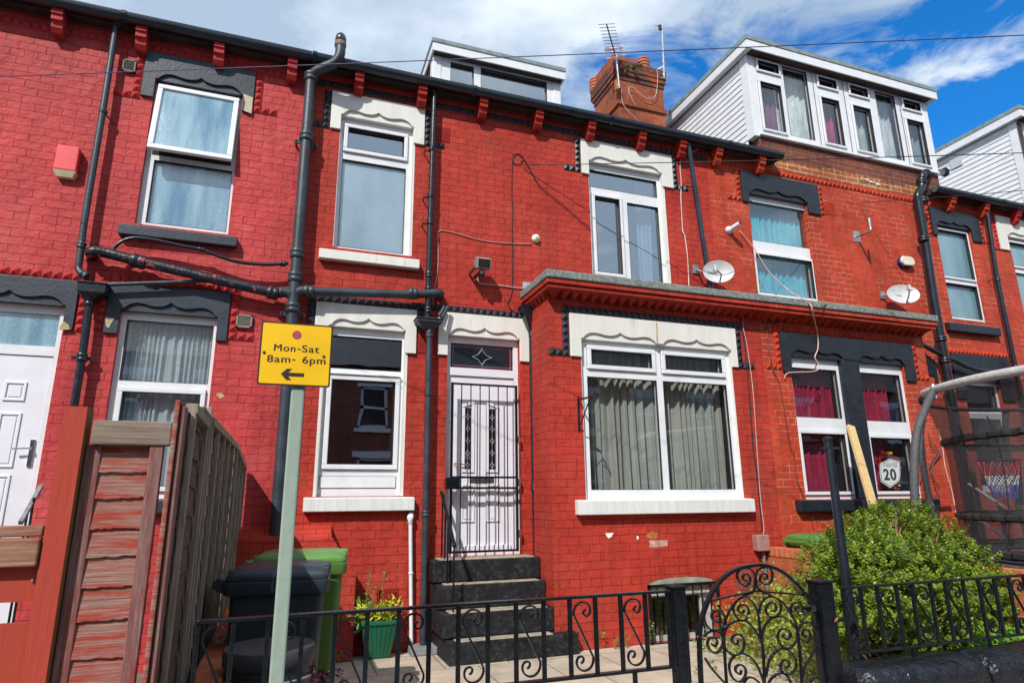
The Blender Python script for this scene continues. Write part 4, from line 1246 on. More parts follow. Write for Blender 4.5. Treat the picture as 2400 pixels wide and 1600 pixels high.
# clad dormer of house E
d3x = at(*c4(1990, 900), D+.0).x
zt3 = at(*c4(2010, 745), D-.16).z
dE, wE_ = dormer(hE, d3x, d3x+4, 6.8, zt3-.15, D-.02, 3.4, .15, .07, UPV, [((d3x+.3, d3x+1.2, 7.1, 8.2), None)], G_DRM, over=.155, sid=.12, label='white clad dormer at the right edge')
bx('brown_corner_board', mat('brown_stained_timber', (.07, .035, .03), .6, .2), dE, d3x-.04, d3x+.05, D-.055, D-.031, 6.5, zt3-.19)
pv = at(*c4(1575, 1110), D+1.2)
xf = d3x-.016
pa, pb_ = atx(*c4(1535, 1125), xf), atx(*c4(1612, 1085), xf)
louv = MB()
for i in range(7):
    z = pa.z-.10+.028*i
    louv.box(xf-.02, xf, min(pa.y, pb_.y), max(pa.y, pb_.y), z, z+.016)
louv.build('cheek_vent', UPV, dE)
# dormer of house B
Y1 = 7.6
a = at(*c2(1215, 345), Y1)
b = at(*c3(318, 520), Y1)
g_a = LR(c2(1325, 415), c2(1482, 592), Y1)
g_b = LR(c2(1530, 450), c2(1982, 700), Y1)
ztB = at(*c2(1228, 342), Y1-.12).z
dB, wDB = dormer(hB, a.x, b.x, 6.95, ztB, Y1, 3.0, .13, .06, mat('brown_cladding', (.15, .05, .03), .8), [((g_a[0], g_a[1], 7.05, g_a[3]-.02), None), ((g_b[0], g_b[1], 7.05, g_a[3]), None)], G_SKY, over=.12, sid=.05, label='small flat-roofed dormer with white windows above the gutter')
curtain(wDB, g_b[1]-.22, g_b[1]+.02, 6.95, ztB, Y1+.15, mat('blue_curtain', (.05, .18, .38), .8), 4, .02, seed=41)
# ---------------------------------------------------------------- chimney
CY = 8.3
p0, p1 = at(1450, 232, CY), at(1556, 232, CY)
cx0, cx1 = p0.x, p1.x
cyb = CY+.86
zt_c = at(1452, 145, CY).z
ch = thing('chimney_stack', 'red brick chimney stack with oversailing courses and terracotta pots behind the gutter', 'chimney', (cx0, CY, 6.6))
q = MB().box(cx0, cx1, CY, cyb, 6.2, zt_c)
q.box(cx0-.035, cx1+.035, CY-.035, cyb+.035, zt_c-.86, zt_c-.78)
q.build('stack', BR_CH, ch, bevel=.004)
q = MB()
for i, o in enumerate((.015, .035, .05)):
    q.box(cx0-o, cx1+o, CY-o, cyb+o, zt_c-.36+.085*i, zt_c-.28+.085*i)
q.box(cx0-.05, cx1+.05, CY-.05, cyb+.05, zt_c-.105, zt_c+.003)
q.build('oversailing_courses', brick('sooty_brick', (.16, .055, .04), (.11, .045, .04), (.13, .09, .07), rough=.9, patch=[((.36, .08, .04), .56, 2.2, 5)]), ch, bevel=.004)
q = MB().box(cx0+.04, cx1-.42, CY+.20, cyb-.02, zt_c-.03, zt_c+.30)
q.build('raised_flue', BR_CH, ch)
TER = mat('terracotta', (.48, .15, .07), .8, .12, 12, .002, 60)
def pot(parent, x, y, z):
    pr = [(.115, 0), (.11, .16), (.125, .17), (.125, .19), (.105, .20)]
    h = .2
    for i in range(3):
        pr += [(.105, h), (.125, h+.01), (.125, h+.045), (.095, h+.055)]
        h += .065
    pr += [(.12, h+.01), (.12, h+.03), (.09, h+.03), (.09, h-.05)]
    return MB().lathe((x, y, z), pr, 20).build('chimney_pot', TER, parent, smooth=True)
pot(ch, at(1508, 140, CY+.25).x, CY+.28, zt_c-.03)
pot(ch, cx0+.10, cyb+.10, zt_c-.12)
WCB = mat('white_cable', (.55, .50, .46), .5)
def k5(x, y):
    return (1380+x/5.6, 50+y/5.6)
def cable(name, pts, Y, r, mt, label, cat='cable', n=6, parent=None, group=None):
    P = [at(*p[:2], p[2] if len(p) > 2 else Y) for p in pts]
    o = MB().tube(catmull(P, n), r, 6).build(name, mt, parent, smooth='all', loc=P[0] if not parent else None)
    return tag(o, label, cat, group) if not parent else o
cable('aerial_lead', [k5(*p) for p in ((890, 640), (905, 720), (885, 950), (820, 1010), (720, 990), (620, 900), (560, 860), (520, 900), (560, 1010), (615, 1110))], CY-.06, .005, WCB, 'white lead looped over the front of the chimney stack')
cable('aerial_lead', [k5(*p) for p in ((430, 900), (440, 1060), (500, 1160), (600, 1260), (665, 1330))], CY-.05, .0045, WCB, 'white lead running down the left edge of the chimney front')
# aerials
ALU = mat('weathered_aluminium', (.45, .45, .46), .4, .2, 20, metal=.8)
BLKP = mat('black_plastic', (.02, .02, .022), .4)
ya = CY-.12
A0, A1 = at(*k5(400, 880), ya), at(*k5(355, 430), ya)
ae = thing('tv_aerial', 'long many-toothed television aerial on a pole at the left of the chimney', 'aerial', tuple(A0))
MB().tube([A0, A1], .016, 8).build('mast', ALU, ae, smooth=True)
bo0, bo1 = at(*k5(352, 460), ya), at(*k5(232, 40), ya-.35)
MB().tube([bo0, bo1], .011, 6).build('boom', BLKP, ae)
q = MB()
for i in range(8):
    t = .30+.70*i/7
    c = bo0.lerp(bo1, t)
    w = .14
    q.tube([c+Vector((-w, .02, -.03)), c+Vector((w, -.02, .03))], .005, 5)
q.build('directors', BLKP, ae)
q = MB()
for (xa, ya_, xb, yb_) in ((230, 495, 475, 440), (350, 400, 470, 372), (390, 350, 462, 316), (225, 425, 330, 400)):
    q.tube([at(*k5(xa, ya_), CY-.2), at(*k5(xb, yb_), CY-.05)], .009, 6)
q.tube([at(*k5(220, 380), CY-.2), at(*k5(432, 345), CY-.1)], .028, 8)
q.build('reflector', mat('pale_aerial_metal', (.75, .7, .72), .4, .1), ae)
MB().box(A0.x-.05, A0.x+.03, CY-.12, CY-.04, A0.z-.02, A0.z+.18).build('rusty_bracket', mat('rust', (.35, .14, .04), .9, .4, 20), ae, bevel=.01)
A0, A1 = at(*k5(988, 750), CY-.05), at(*k5(958, 45), CY-.05)
a2 = thing('aerial_mast', 'bare weathered mast clamped to the right side of the chimney', 'mast', tuple(A0))
MB().tube([A0, A1], .018, 8).build('mast', ALU, a2, smooth=True)
q = MB()
for y in (548, 660, 748):
    c = at(*k5(985, y), CY-.05)
    q.tube([c+Vector((-.05, 0, 0)), c+Vector((.06, 0, 0))], .01, 6)
q.tube([at(*k5(905, 635), CY), at(*k5(985, 590), CY-.05)], .014, 6).tube([at(*k5(925, 690), CY), at(*k5(985, 700), CY-.05)], .014, 6)
q.build('clamp', ALU, a2)
c = at(*k5(940, 85), CY-.05)
MB().box(c.x-.035, c.x+.02, c.y-.02, c.y+.02, c.z-.05, c.z+.05).tube([c+Vector((-.11, 0, .02)), c], .006, 5).build('dipole_box', mat('rusty_black', (.08, .05, .04), .7, .4, 20), a2, bevel=.01)
# weeds on the chimney
WEED = mat('weed_green', (.10, .14, .03), .7, .3, 20)
def tuft(mb, c, n, r, rnd, lw=.012, ll=.05):
    for i in range(n):
        p = c+Vector((rnd.gauss(0, r), rnd.gauss(0, r), rnd.gauss(0, r)))
        d = Vector((rnd.uniform(-1, 1), rnd.uniform(-1, 1), rnd.uniform(-.2, 1))).normalized()*ll*rnd.uniform(.6, 1.3)
        s_ = d.cross(Vector((rnd.uniform(-1, 1), rnd.uniform(-1, 1), rnd.uniform(-1, 1)))).normalized()*lw
        mb.add([p, p+d*.5+s_, p+d, p+d*.5-s_], [(0, 1, 2, 3)])
rr = random.Random(9)
q = MB()
for p in ((490, 580), (585, 605), (495, 660), (620, 690), (660, 560)):
    tuft(q, at(*k5(*p), CY-.07), 26, .02, rr)
for p in ((335, 570), (190, 900)):
    tuft(q, at(*k5(*p), CY+.25 if p[0] > 300 else CY+.6), 26, .025, rr)
o = q.build('chimney_weeds', WEED, None, loc=(cx0, CY, zt_c-.3))
tag(o, 'small weeds sprouting from the chimney joints', 'weeds', kind='stuff')

# ---------------------------------------------------------------- pipework
def collar(mb, p, d, r, l=.05):
    mb.cut()
    p, d = Vector(p), Vector(d).normalized()
    mb.tube([p-d*l, p-d*l*.7, p-d*l*.2, p, p+d*l*.2, p+d*l*.7, p+d*l], [r*1.18, r*1.32, r*1.3, r*1.18, r*1.3, r*1.32, r*1.18], 16)
YP = D-.13
sx = -.022
st = thing('soil_stack', 'thick black cast-iron soil stack with domed top and side branches, left of centre', 'drainpipe', (sx, YP, 0))
r0 = .057
top = at(729, 200, YP)
P = [(sx, YP, .72), (sx, YP, 3.0), (sx, YP, 6.02)]
q = MB().tube([(sx, YP, .72), (sx, YP, 5.95)], r0, 18)
q.tube(catmull([(sx, YP, 5.9), (sx, YP, 6.1), (sx+.03, YP-.03, 6.19), (sx+.13, YP-.09, 6.24), (sx+.24, YP-.15, 6.29), (sx+.29, YP-.18, 6.38), (sx+.29, YP-.18, 6.52)], 5), r0, 18)
q.build('pipe', PIPG, st, smooth=True)
c = Vector((sx+.29, YP-.18, 6.52))
MB().lathe(c, [(.062, -.03), (.066, -.02), (.066, .02), (.06, .03)], 18).build('lead_band', mat('brown_lead_band', (.16, .12, .10), .7), st, smooth=True)
MB().lathe(c+Vector((0, 0, .03)), [(.055, 0), (.062, .01), (.062, .05), (.052, .09), (.03, .115), (.004, .122)], 20).build('balloon_cowl', mat('dark_cowl', (.03, .028, .026), .2, .2, spec=.8), st, smooth=True)
q = MB()
zs = [at(760-600+722, 0, YP).z]
def zat(px, py):
    return at(px, py, YP).z
for z in (zat(731, 182), zat(720, 322), zat(695, 595), zat(691, 650), zat(683, 722)):
    collar(q, (sx, YP, z), (0, 0, 1), r0)
q.build_each('collar', PIPG, st, smooth=True)
q = MB()
for z in (zat(720, 333), zat(683, 735)):
    q.cut().box(sx-.12, sx+.12, YP+.02, YP+.04, z-.02, z+.02)
    q.tube([(sx-.10, YP+.02, z), (sx-.10, D, z)], .012, 6).tube([(sx+.10, YP+.02, z), (sx+.10, D, z)], .012, 6)
q.build_each('bracket', PIPG, st)
zj = zat(687, 697)
q = MB().tube(catmull([(sx, YP, zj-.14), (sx, YP, zj-.02), (sx-.04, YP, zj+.035), (sx-.13, YP-.0, zj+.055)], 5), r0*.95, 16)
zr1 = at(985, 690, YP).z
zR = at(724, 683, YP).z
q.tube(catmull([(sx, YP, zj-.12), (sx+.01, YP, zR-.05), (sx+.06, YP, zR-.005), (sx+.16, YP, zR)], 5), r0*.95, 16)
q.build('branch', PIPG, st, smooth=True)
# branch to the left (peeling) and its thin companion
lp = [at(*p, YP) for p in ((214, 590), (245, 592), (320, 611), (500, 654), (640, 686))]
q = MB().tube(catmull([Vector((lp[0].x-.02, D, lp[0].z)), lp[0]+Vector((0, -.0, 0))]+lp[1:]+[Vector((sx-.12, YP, zj+.05))], 6), [.05]*37, 16)
o = MB()
o.v, o.f = q.v, q.f
br = thing('waste_pipe', 'thick black waste pipe with flaking paint sloping to the soil stack under the upper-left window', 'drainpipe', tuple(lp[2]))
o.build('pipe', PEEL, br, smooth=True)
q = MB()
collar(q, at(325, 613, YP), lp[3]-lp[2], .053, .06)
collar(q, at(640, 687, YP), lp[4]-lp[3], .053, .05)
q.build_each('collar', PEEL, br, smooth=True)
tp = [(266, 583), (282, 568), (312, 558), (360, 562), (430, 577), (472, 585), (520, 603), (560, 614), (620, 620), (676, 617)]
tw = thing('waste_pipe', 'thin black waste pipe arching above the thick flaking one', 'drainpipe', tuple(at(430, 577, YP)))
MB().tube(catmull([at(*p, YP-.0) for p in tp], 5), .018, 10).build('pipe', PIP, tw, smooth=True)
q = MB()
collar(q, at(473, 585, YP), Vector((1, 0, -.2)), .018, .03)
collar(q, at(663, 618, YP), Vector((1, 0, 0)), .024, .03)
q.build_each('collar', PIP, tw, smooth=True)
# branch to the right
rb = thing('waste_pipe', 'level charcoal waste pipe crossing under the middle upper window to the hopper pipe', 'drainpipe', (sx+.5, YP, zj))
a, b = Vector((sx+.14, YP, zR)), at(1022, 685, YP)
MB().tube(catmull([a, at(860, 687, YP), at(960, 690, YP), at(1015, 687, YP), b+Vector((.05, .02, 0)), b+Vector((.07, .13, 0))], 4), .047, 16).build('pipe', PIPG, rb, smooth=True)
q = MB()
collar(q, at(724, 683, YP), (1, 0, 0), .05, .05)
collar(q, at(968, 688, YP), (1, 0, 0), .05, .05)
q.build_each('collar', PIPG, rb, smooth=True)
# downpipe of house A
YD = D-.10
dpA = thing('downpipe', 'grey-black downpipe at far left leaning from the gutter down to a square hopper', 'drainpipe', tuple(at(190, 600, YD)))
MB().tube(catmull([at(275, 56, YD-.03), at(270, 75, YD), at(240, 265, YD), at(200, 505, YD), at(186, 610, YD), at(184, 628, YD), at(190, 640, YD-.02), at(204, 648, YD-.05)], 4), .031, 14).build('pipe', PIPG, dpA, smooth=True)
q = MB()
collar(q, at(242, 262, YD), Vector((-.13, 0, -1)), .030, .02)
collar(q, at(191, 575, YD), Vector((-.13, 0, -1)), .031, .03)
collar(q, at(196, 643, YD-.03), Vector((1, 0, -.4)), .030, .03)
c = at(246, 268, YD)
q.tube([c, c+Vector((.07, .09, -.04))], .008, 6)
q.build_each('collar', PIPG, dpA, smooth=True)
def hopper(parent, x0, x1, zt, zb, y0, y1, xo, mt, lip=.05):
    zl = zt-lip
    w = .04
    m_ = MB().box(x0, x1, y0, y1, zl, zt)
    yc = (y0+y1)/2+.02
    m_.add([(x0+.01, y0+.01, zl), (x1-.01, y0+.01, zl), (x1-.01, y1, zl), (x0+.01, y1, zl), (xo-w, yc-w, zb), (xo+w, yc-w, zb), (xo+w, yc+w, zb), (xo-w, yc+w, zb)],
           [(0, 4, 5, 1), (1, 5, 6, 2), (2, 6, 7, 3), (3, 7, 4, 0), (4, 7, 6, 5)])
    m_.box(x0-.012, x1+.012, y0-.012, y1, zt-.012, zt)
    return m_.build('hopper', mt, parent, bevel=.004)
h0, h1 = at(185, 660, D-.17), at(248, 685, D-.17)
dpA2 = thing('downpipe', 'black cast-iron downpipe with a square hopper beside the lower-left window', 'drainpipe', tuple(at(180, 900, YD)))
hopper(dpA2, h0.x, h1.x, at(215, 660, D-.2).z, at(213, 697, D-.2).z, D-.2, D-.01, at(208, 705, YD).x, PIP, .10)
pb = [at(211, 697, YD), at(193, 835, YD), at(172, 960, YD)]
pb.append(Vector((pb[2].x-.02, YD, .1)))
MB().tube(pb, .034, 14).build('pipe', PIP, dpA2, smooth=True)
q = MB()
collar(q, at(209, 708, YD), (-.1, 0, 1), .035, .04)
collar(q, at(192, 838, YD), (-.1, 0, 1), .035, .04)
c = at(192, 838, YD)
q.box(c.x-.09, c.x+.09, YD+.02, YD+.04, c.z-.015, c.z+.015)
q.build_each('collar', PIP, dpA2, smooth=True)
w3 = thing('waste_pipe', 'short thin grey waste pipe running from the hopper over the lower-left stone head', 'drainpipe', tuple(at(300, 666, YD)))
MB().tube([at(252, 667, YD), at(330, 664, YD), at(500, 658, YD), at(512, 656, D)], .02, 12).build('pipe', PIPG, w3, smooth=True)
# downpipe with pyramid hopper
YQ = D-.11
dp2 = thing('downpipe', 'slim black downpipe from gutter to hopper, right of the first cream-headed window', 'drainpipe', tuple(at(1006, 560, YQ)))
xq = at(1006, 560, YQ).x
zg = at(1020, 206, YQ).z
z_h = at(1008, 742, YQ).z
MB().tube([(xq+.02, YQ, zg), (xq+.005, YQ, at(1008, 500, YQ).z), (xq, YQ, z_h-.02)], .031, 14).build('pipe', PIP, dp2, smooth=True)
q = MB()
for py in (215, 350, 460, 520, 645, 680, 728):
    collar(q, (xq+.006, YQ, at(1008, py, YQ).z), (0, 0, 1), .031, .022 if py < 500 else .035)
for py in (350, 460, 522):
    z = at(1008, py, YQ).z
    q.tube([(xq-.07, YQ+.03, z-.01), (xq-.07, D, z-.01)], .008, 6).box(xq-.08, xq+.02, YQ+.015, YQ+.03, z-.02, z)
q.build_each('collar', PIP, dp2, smooth=True)
dp3 = thing('downpipe', 'charcoal plastic downpipe with wide tapering hopper between the lower window and the front door', 'drainpipe', tuple(at(995, 1200, YQ)))
ha, hb_ = at(*d9(305, 200), D-.2), at(*d9(540, 200), D-.2)
zt_h = at(*d9(420, 172), D-.2).z
hopper(dp3, ha.x, hb_.x, zt_h, at(*d9(420, 285), D-.14).z, D-.2, D-.02, at(*d9(418, 290), YQ).x, PIPG, .045)
xa, xb = at(*d9(418, 300), YQ).x, at(991, 1500, YQ).x
MB().tube([(xa, YQ, at(*d9(418, 280), YQ).z), (xb, YQ, at(990, 1508, YQ).z)], .033, 14).build('pipe', PIPG, dp3, smooth=True)
q = MB()
for py, kk in ((783, .035), (925, .008), (1203, .03)):
    z = at(1000, py, YQ).z
    t = (at(1000, 783, YQ).z-z)/(at(1000, 783, YQ).z-.1)
    collar(q, (xa+(xb-xa)*t, YQ, z), (0, 0, 1), .033, kk)
q.build_each('collar', PIPG, dp3, smooth=True)
q = MB().tube([at(*d9(505, 160), D-.1), at(*d9(555, 75), D-.08)], .02, 10).tube([at(*d9(530, 175), D-.15), at(*d9(590, 70), D-.1)], .02, 10)
q.build('overflow_stub', PIPG, dp3, smooth=True)
bx('gully_kerb', mat('grey_cement', (.20, .20, .21), .9, .2, 20), dp3, xb-.14, xb+.16, D-.25, D-.01, 0, .07, bevel=.01)
# white waste pipe
wp = thing('waste_pipe', 'thin white plastic waste pipe dropping from under the lower window sill', 'drainpipe', tuple(at(963, 1400, D-.05)))
a, b = at(962, 1222, D-.05), at(964, 1507, D-.05)
MB().tube([a, b], .02, 12).build('pipe', UPV, wp, smooth=True)
q = MB().lathe(at(963, 1342, D-.05), [(.022, -.012), (.026, -.008), (.026, .008), (.022, .012)], 12)
q.build('clip', UPV, wp)
MB().tube(catmull([a+Vector((0, 0, -.01)), a+Vector((-.005, -.01, .03)), a+Vector((.01, .04, .07))], 5), [.026]*5+[.034]*6, 10).build('taped_elbow', mat('white_tape', (.72, .76, .8), .5, .1, 30, .006, 60), wp, smooth=True)
# black pipe by the door with conical rainwater head
YR = D-.08
jx = at(1245, 800, YR).x
dp4 = thing('downpipe', 'thin glossy black downpipe with funnel head in the corner beside the front door', 'drainpipe', (jx, YR, .9))
za, zb2 = at(1243, 775, YR).z, at(1258, 1346, YR).z
MB().tube([(jx, YR, za), (jx+.01, YR, zb2)], .026, 14).build('pipe', PIP, dp4, smooth=True)
f0 = at(1243, 722, YR)
q = MB().add([(jx-.15, YR-.1, f0.z+.01), (jx+.06, YR-.1, f0.z+.03), (jx+.06, YR+.07, f0.z+.03), (jx-.15, YR+.07, f0.z+.01), (jx-.03, YR-.03, za), (jx+.03, YR-.03, za), (jx+.03, YR+.03, za), (jx-.03, YR+.03, za)],
              [(0, 4, 5, 1), (1, 5, 6, 2), (2, 6, 7, 3), (3, 7, 4, 0), (0, 1, 2, 3), (4, 7, 6, 5)])
q.build('funnel', PIP, dp4, bevel=.006)
q = MB()
for py in (780, 787, 1138, 1146):
    collar(q, (jx+.004, YR, at(1250, py, YR).z), (0, 0, 1), .027, .018)
q.build_each('collar', PIP, dp4, smooth=True)
# black pipe 3 (upper, leaning)
dp5 = thing('downpipe', 'glossy black downpipe leaning right between the two upper windows above the bay', 'drainpipe', tuple(at(1668, 683, YQ)))
MB().tube([at(1612, 328, YQ-.02), at(1640, 515, YQ), at(1668, 690, YQ)], .033, 14).build('pipe', mat('scuffed_gloss_black_paint', (.02, .026, .04), .2, .3, 10, .001, 40, col2=(.45, .47, .5), c2amt=.70, c2scale=12, stretch=(1, 1, .3)), dp5, smooth=True)
# big soil pipe right
YS = D-.14
sp = thing('soil_stack', 'thick glossy black soil pipe with swan-neck top between the orange-red and end houses', 'drainpipe', tuple(at(2190, 840, YS)))
x2 = at(2178, 640, YS).x
T = [at(*c4(1495, 1172), D+.45), at(*c4(1400, 1180), D+.1), at(*c4(1352, 1190), YS), at(*c4(1335, 1225), YS), at(*c4(1335, 1280), YS), at(*c4(1308, 1330), YS), at(*c4(1315, 1380), YS), at(2168, 560, YS)]
T += [Vector((x2, YS, at(2178, 700, YS).z)), Vector((x2, YS, .3))]
MB().tube(catmull(T[:8], 5)+T[8:], .06, 18).build('pipe', PIP, sp, smooth=True)
q = MB()
for p in ((1492, 1172), (1365, 1185)):
    collar(q, at(*c4(*p), D+.4 if p[0] > 1400 else YS), (1, .3, 0), .06, .04)
for p in ((1335, 1240),):
    collar(q, at(*c4(*p), YS), (0, 0, 1), .06, .04)
for px_, py_ in ((2164, 470), (2170, 562), (2210, 795), (2218, 845)):
    collar(q, (x2 if py_ > 500 else at(px_, py_, YS).x, YS, at(px_, py_, YS).z), (0, 0, 1), .06, .04)
q.build_each('collar', PIP, sp, smooth=True)
wq = thing('waste_pipe', 'black waste pipe sloping down to the right behind the trampoline rim', 'drainpipe', tuple(at(2230, 840, YS)))
MB().tube(catmull([at(*c8(1345, 895), D-.08), at(*c8(1470, 960), YS), at(*c8(1560, 1000), YS), at(*c8(1680, 1055), YS), at(*c8(1830, 1080), YS), at(*c8(1990, 1085), YS)], 4), .035, 12).build('pipe', PIP, wq, smooth=True)
dp6 = thing('downpipe', 'slim black downpipe nearest the right edge below the gutter', 'drainpipe', tuple(at(2350, 700, YQ)))
xr6 = at(2335, 640, YQ).x
MB().tube([at(2310, 472, YQ), Vector((xr6, YQ, at(2335, 640, YQ).z)), Vector((xr6, YQ, .2))], .033, 14).build('pipe', PIP, dp6, smooth=True)
q = MB()
for px_, py_ in ((2309, 478), (2338, 655), (2380, 860)):
    z = at(px_, py_, YQ).z
    collar(q, (xr6, YQ, z), (0, 0, 1), .033, .03)
    q.tube([(xr6-.07, YQ+.02, z), (xr6-.07, D, z)], .008, 6)
q.build_each('collar', PIP, dp6, smooth=True)

# ---------------------------------------------------------------- wall fittings
YF = D-.04
a, b = at(*c1(385, 985), D-.09), at(*c1(520, 1215), D-.09)
al = thing('alarm_box', 'faded red alarm box with cream base on the far-left wall', 'alarm box', (a.x, D, b.z))
x0, x1, z0, z1 = at(127, 375, D-.08).x, at(181, 385, D-.08).x, at(150, 412, D-.08).z, at(155, 341, D-.08).z
ARD = mat('faded_red_plastic', (.72, .06, .07), .4, .08)
MB().prism([(x0, z0+.06), (x1, z0+.06), (x1, z1), (x0, z1)], D-.085, D-.001).build('cover', ARD, al, bevel=.012)
MB().add([(x0, D-.085, z0+.06), (x1, D-.085, z0+.06), (x1, D, z0+.06), (x0, D, z0+.06), (x0+.03, D-.055, z0), (x1-.03, D-.055, z0), (x1-.03, D, z0), (x0+.03, D, z0)],
         [(0, 4, 5, 1), (1, 5, 6, 2), (3, 0, 4, 7)[::-1], (4, 7, 6, 5)]).build('base', mat('cream_plastic', (.72, .65, .45), .5), al)
q = MB()
for z in (z0+.12, z1-.07):
    q.box(x1-.001, x1+.002, D-.06, D-.03, z, z+.012)
q.build('vent_slot', 'dark_room', al)
# floodlight
FL = mat('grey_cast_metal', (.30, .30, .31), .45, .1, metal=.3)
y0 = D-.25
fx0, fx1 = at(*c6(1505, 350), y0).x, at(*c6(1600, 350), y0).x
fz0, fz1 = at(*c6(1545, 375), y0).z, at(*c6(1545, 308), y0).z
fl = thing('floodlight', 'grey outdoor floodlight tilted down on the wall above the front door', 'floodlight', ((fx0+fx1)/2, D, fz0-.08))
MB().prismx([(y0, fz0), (y0-.02, fz1), (y0+.06, fz1+.04), (y0+.15, fz1+.02), (y0+.12, fz0+.02)], fx0, fx1).build('housing', FL, fl, bevel=.008)
MB().add([(fx0+.012, y0-.003, fz0+.008), (fx1-.012, y0-.003, fz0+.008), (fx1-.012, y0-.021, fz1-.008), (fx0+.012, y0-.021, fz1-.008)], [(0, 1, 2, 3)]).build('lamp_glass', glass('lamp_glass', (.35, .33, .3), .3), fl)
cxf = (fx0+fx1)/2
q = MB().tube([(cxf-.03, y0+.05, fz0-.03), (cxf-.05, D-.03, fz0-.04)], .02, 10).lathe((cxf-.01, y0+.05, fz0-.055), [(.018, -.02), (.03, -.01), (.034, .01), (.028, .03), (.02, .045)], 16)
q.box(fx0-.03, fx0-.015, y0+.02, D-.01, fz0-.01, fz0+.02)
q.build('sensor', BLKP, fl, smooth=True)
cable('floodlight_cable', [c6(1510, 410), c6(1512, 455), c6(1530, 478), c6(1640, 488), c6(1760, 505), c6(1825, 510)], D-.012, .006, mat('grey_cable', (.42, .36, .33), .5), 'grey cable from the floodlight to the junction box')
a, b = at(*c6(1818, 468), D-.03), at(*c6(1880, 520), D-.03)
tag(MB().box(a.x, b.x, D-.045, D-.002, b.z, a.z).build('junction_box', mat('grey_plastic', (.36, .40, .43), .5), None, bevel=.006, loc=(a.x, D, b.z)), 'small grey junction box at the left end of the bay roof', 'junction box')
# cream dome
c = at(1255, 560, D)
sd = thing('sensor_dome', 'small cream round siren dome on the red wall between the two upper windows', 'sensor', tuple(c))
MB().lathe(c, [(.052, 0), (.054, .015), (.05, .03), (.036, .045), (.03, .05), (.022, .056)], 24, 'y').build('dome', mat('cream_dome', (.80, .74, .55), .4), sd, smooth=True)
MB().lathe(c+Vector((0, -.056, 0)), [(.02, 0), (.019, .008), (.012, .010)], 16, 'y').build('cap', mat('grey_cap', (.5, .48, .42), .4), sd, smooth=True)
cable('siren_cable', [c6(1880, 208), c6(1700, 203), c6(1520, 180), c6(1380, 140), c6(1290, 120), c6(1248, 120), c6(1238, 160), c6(1240, 320), c6(1230, 440), c6(1210, 540), c6(1205, 640)], D-.01, .005, mat('pink_grey_cable', (.50, .32, .29), .5), 'pinkish cable from the cream dome to the downpipe')
# cable with coil
CBL = mat('black_cable', (.02, .015, .02), .5)
k9 = crop(1040, 280, 1344/360)
lp = [k9(645+46*math.cos(a), 345+46*math.sin(a)) for a in [i*.5+2.6 for i in range(26)]]
cable('coiled_cable', lp+[k9(600, 340), k9(596, 420), k9(592, 640), k9(602, 800), k9(597, 950), k9(600, 1150), k9(600, 1400), k9(592, 1520), k9(560, 1600), c6(1715, 610), c6(1735, 655), c6(1780, 685)], D-.012, .0055, CBL, 'black cable hanging from a coil down to the door corner', n=4)
cable('wall_cable', [k9(670, 310), k9(720, 370), k9(790, 500), k9(860, 600), k9(1000, 710), k9(1150, 840), k9(1283, 955)], D-.02, .006, CBL, 'thin dark cable sagging from the coil to the right-hand upper window')
def wire(name, a, b, r, label, sag=.05, mt=CBL, ext=.8):
    b = b+(b-a)*ext
    P = [a.lerp(b, i/30)+Vector((0, 0, -sag*4*(i/30)*(1-i/30))) for i in range(31)]
    o = MB().tube(P, r, 6).build(name, mt, None, smooth='all', loc=a)
    return tag(o, label, 'wire')
def atz(x, y, z):
    d = ray(x, y)
    return d*((z-H)/d.z)+Vector((0, 0, H))
BLUEW = mat('blue_black_line', (.045, .03, .11), .5)
wire('washing_line', atz(-60, 182, 5.0), atz(2480, 64, 5.0), .0042, 'dark blue line strung across the whole view in front of the eaves', .06, BLUEW, 1.2)
wire('overhead_wire', at(*k9(690, 400), D-.03), atz(2500, 344, 5.3), .006, 'thin black wire stretching right from the cable coil past the wide dormer', .06)
wire('overhead_wire', at(*c4(920, 1380), D-.05), atz(2480, 432, 5.1), .005, 'thin black wire running right from the orange-red wall hook to the photo edge', .04)
cable('white_cable', [c3(1322, 930), c3(1320, 975), c3(1270, 1015), c3(1175, 1060), c3(1145, 1110), c3(1152, 1250), c3(1150, 1350), c3(1162, 1568), c7(1175, 150), c7(1195, 300), c7(1205, 515)], D-.015, .007, WCB, 'white cable looping off the gutter and down beside the leaning black downpipe')
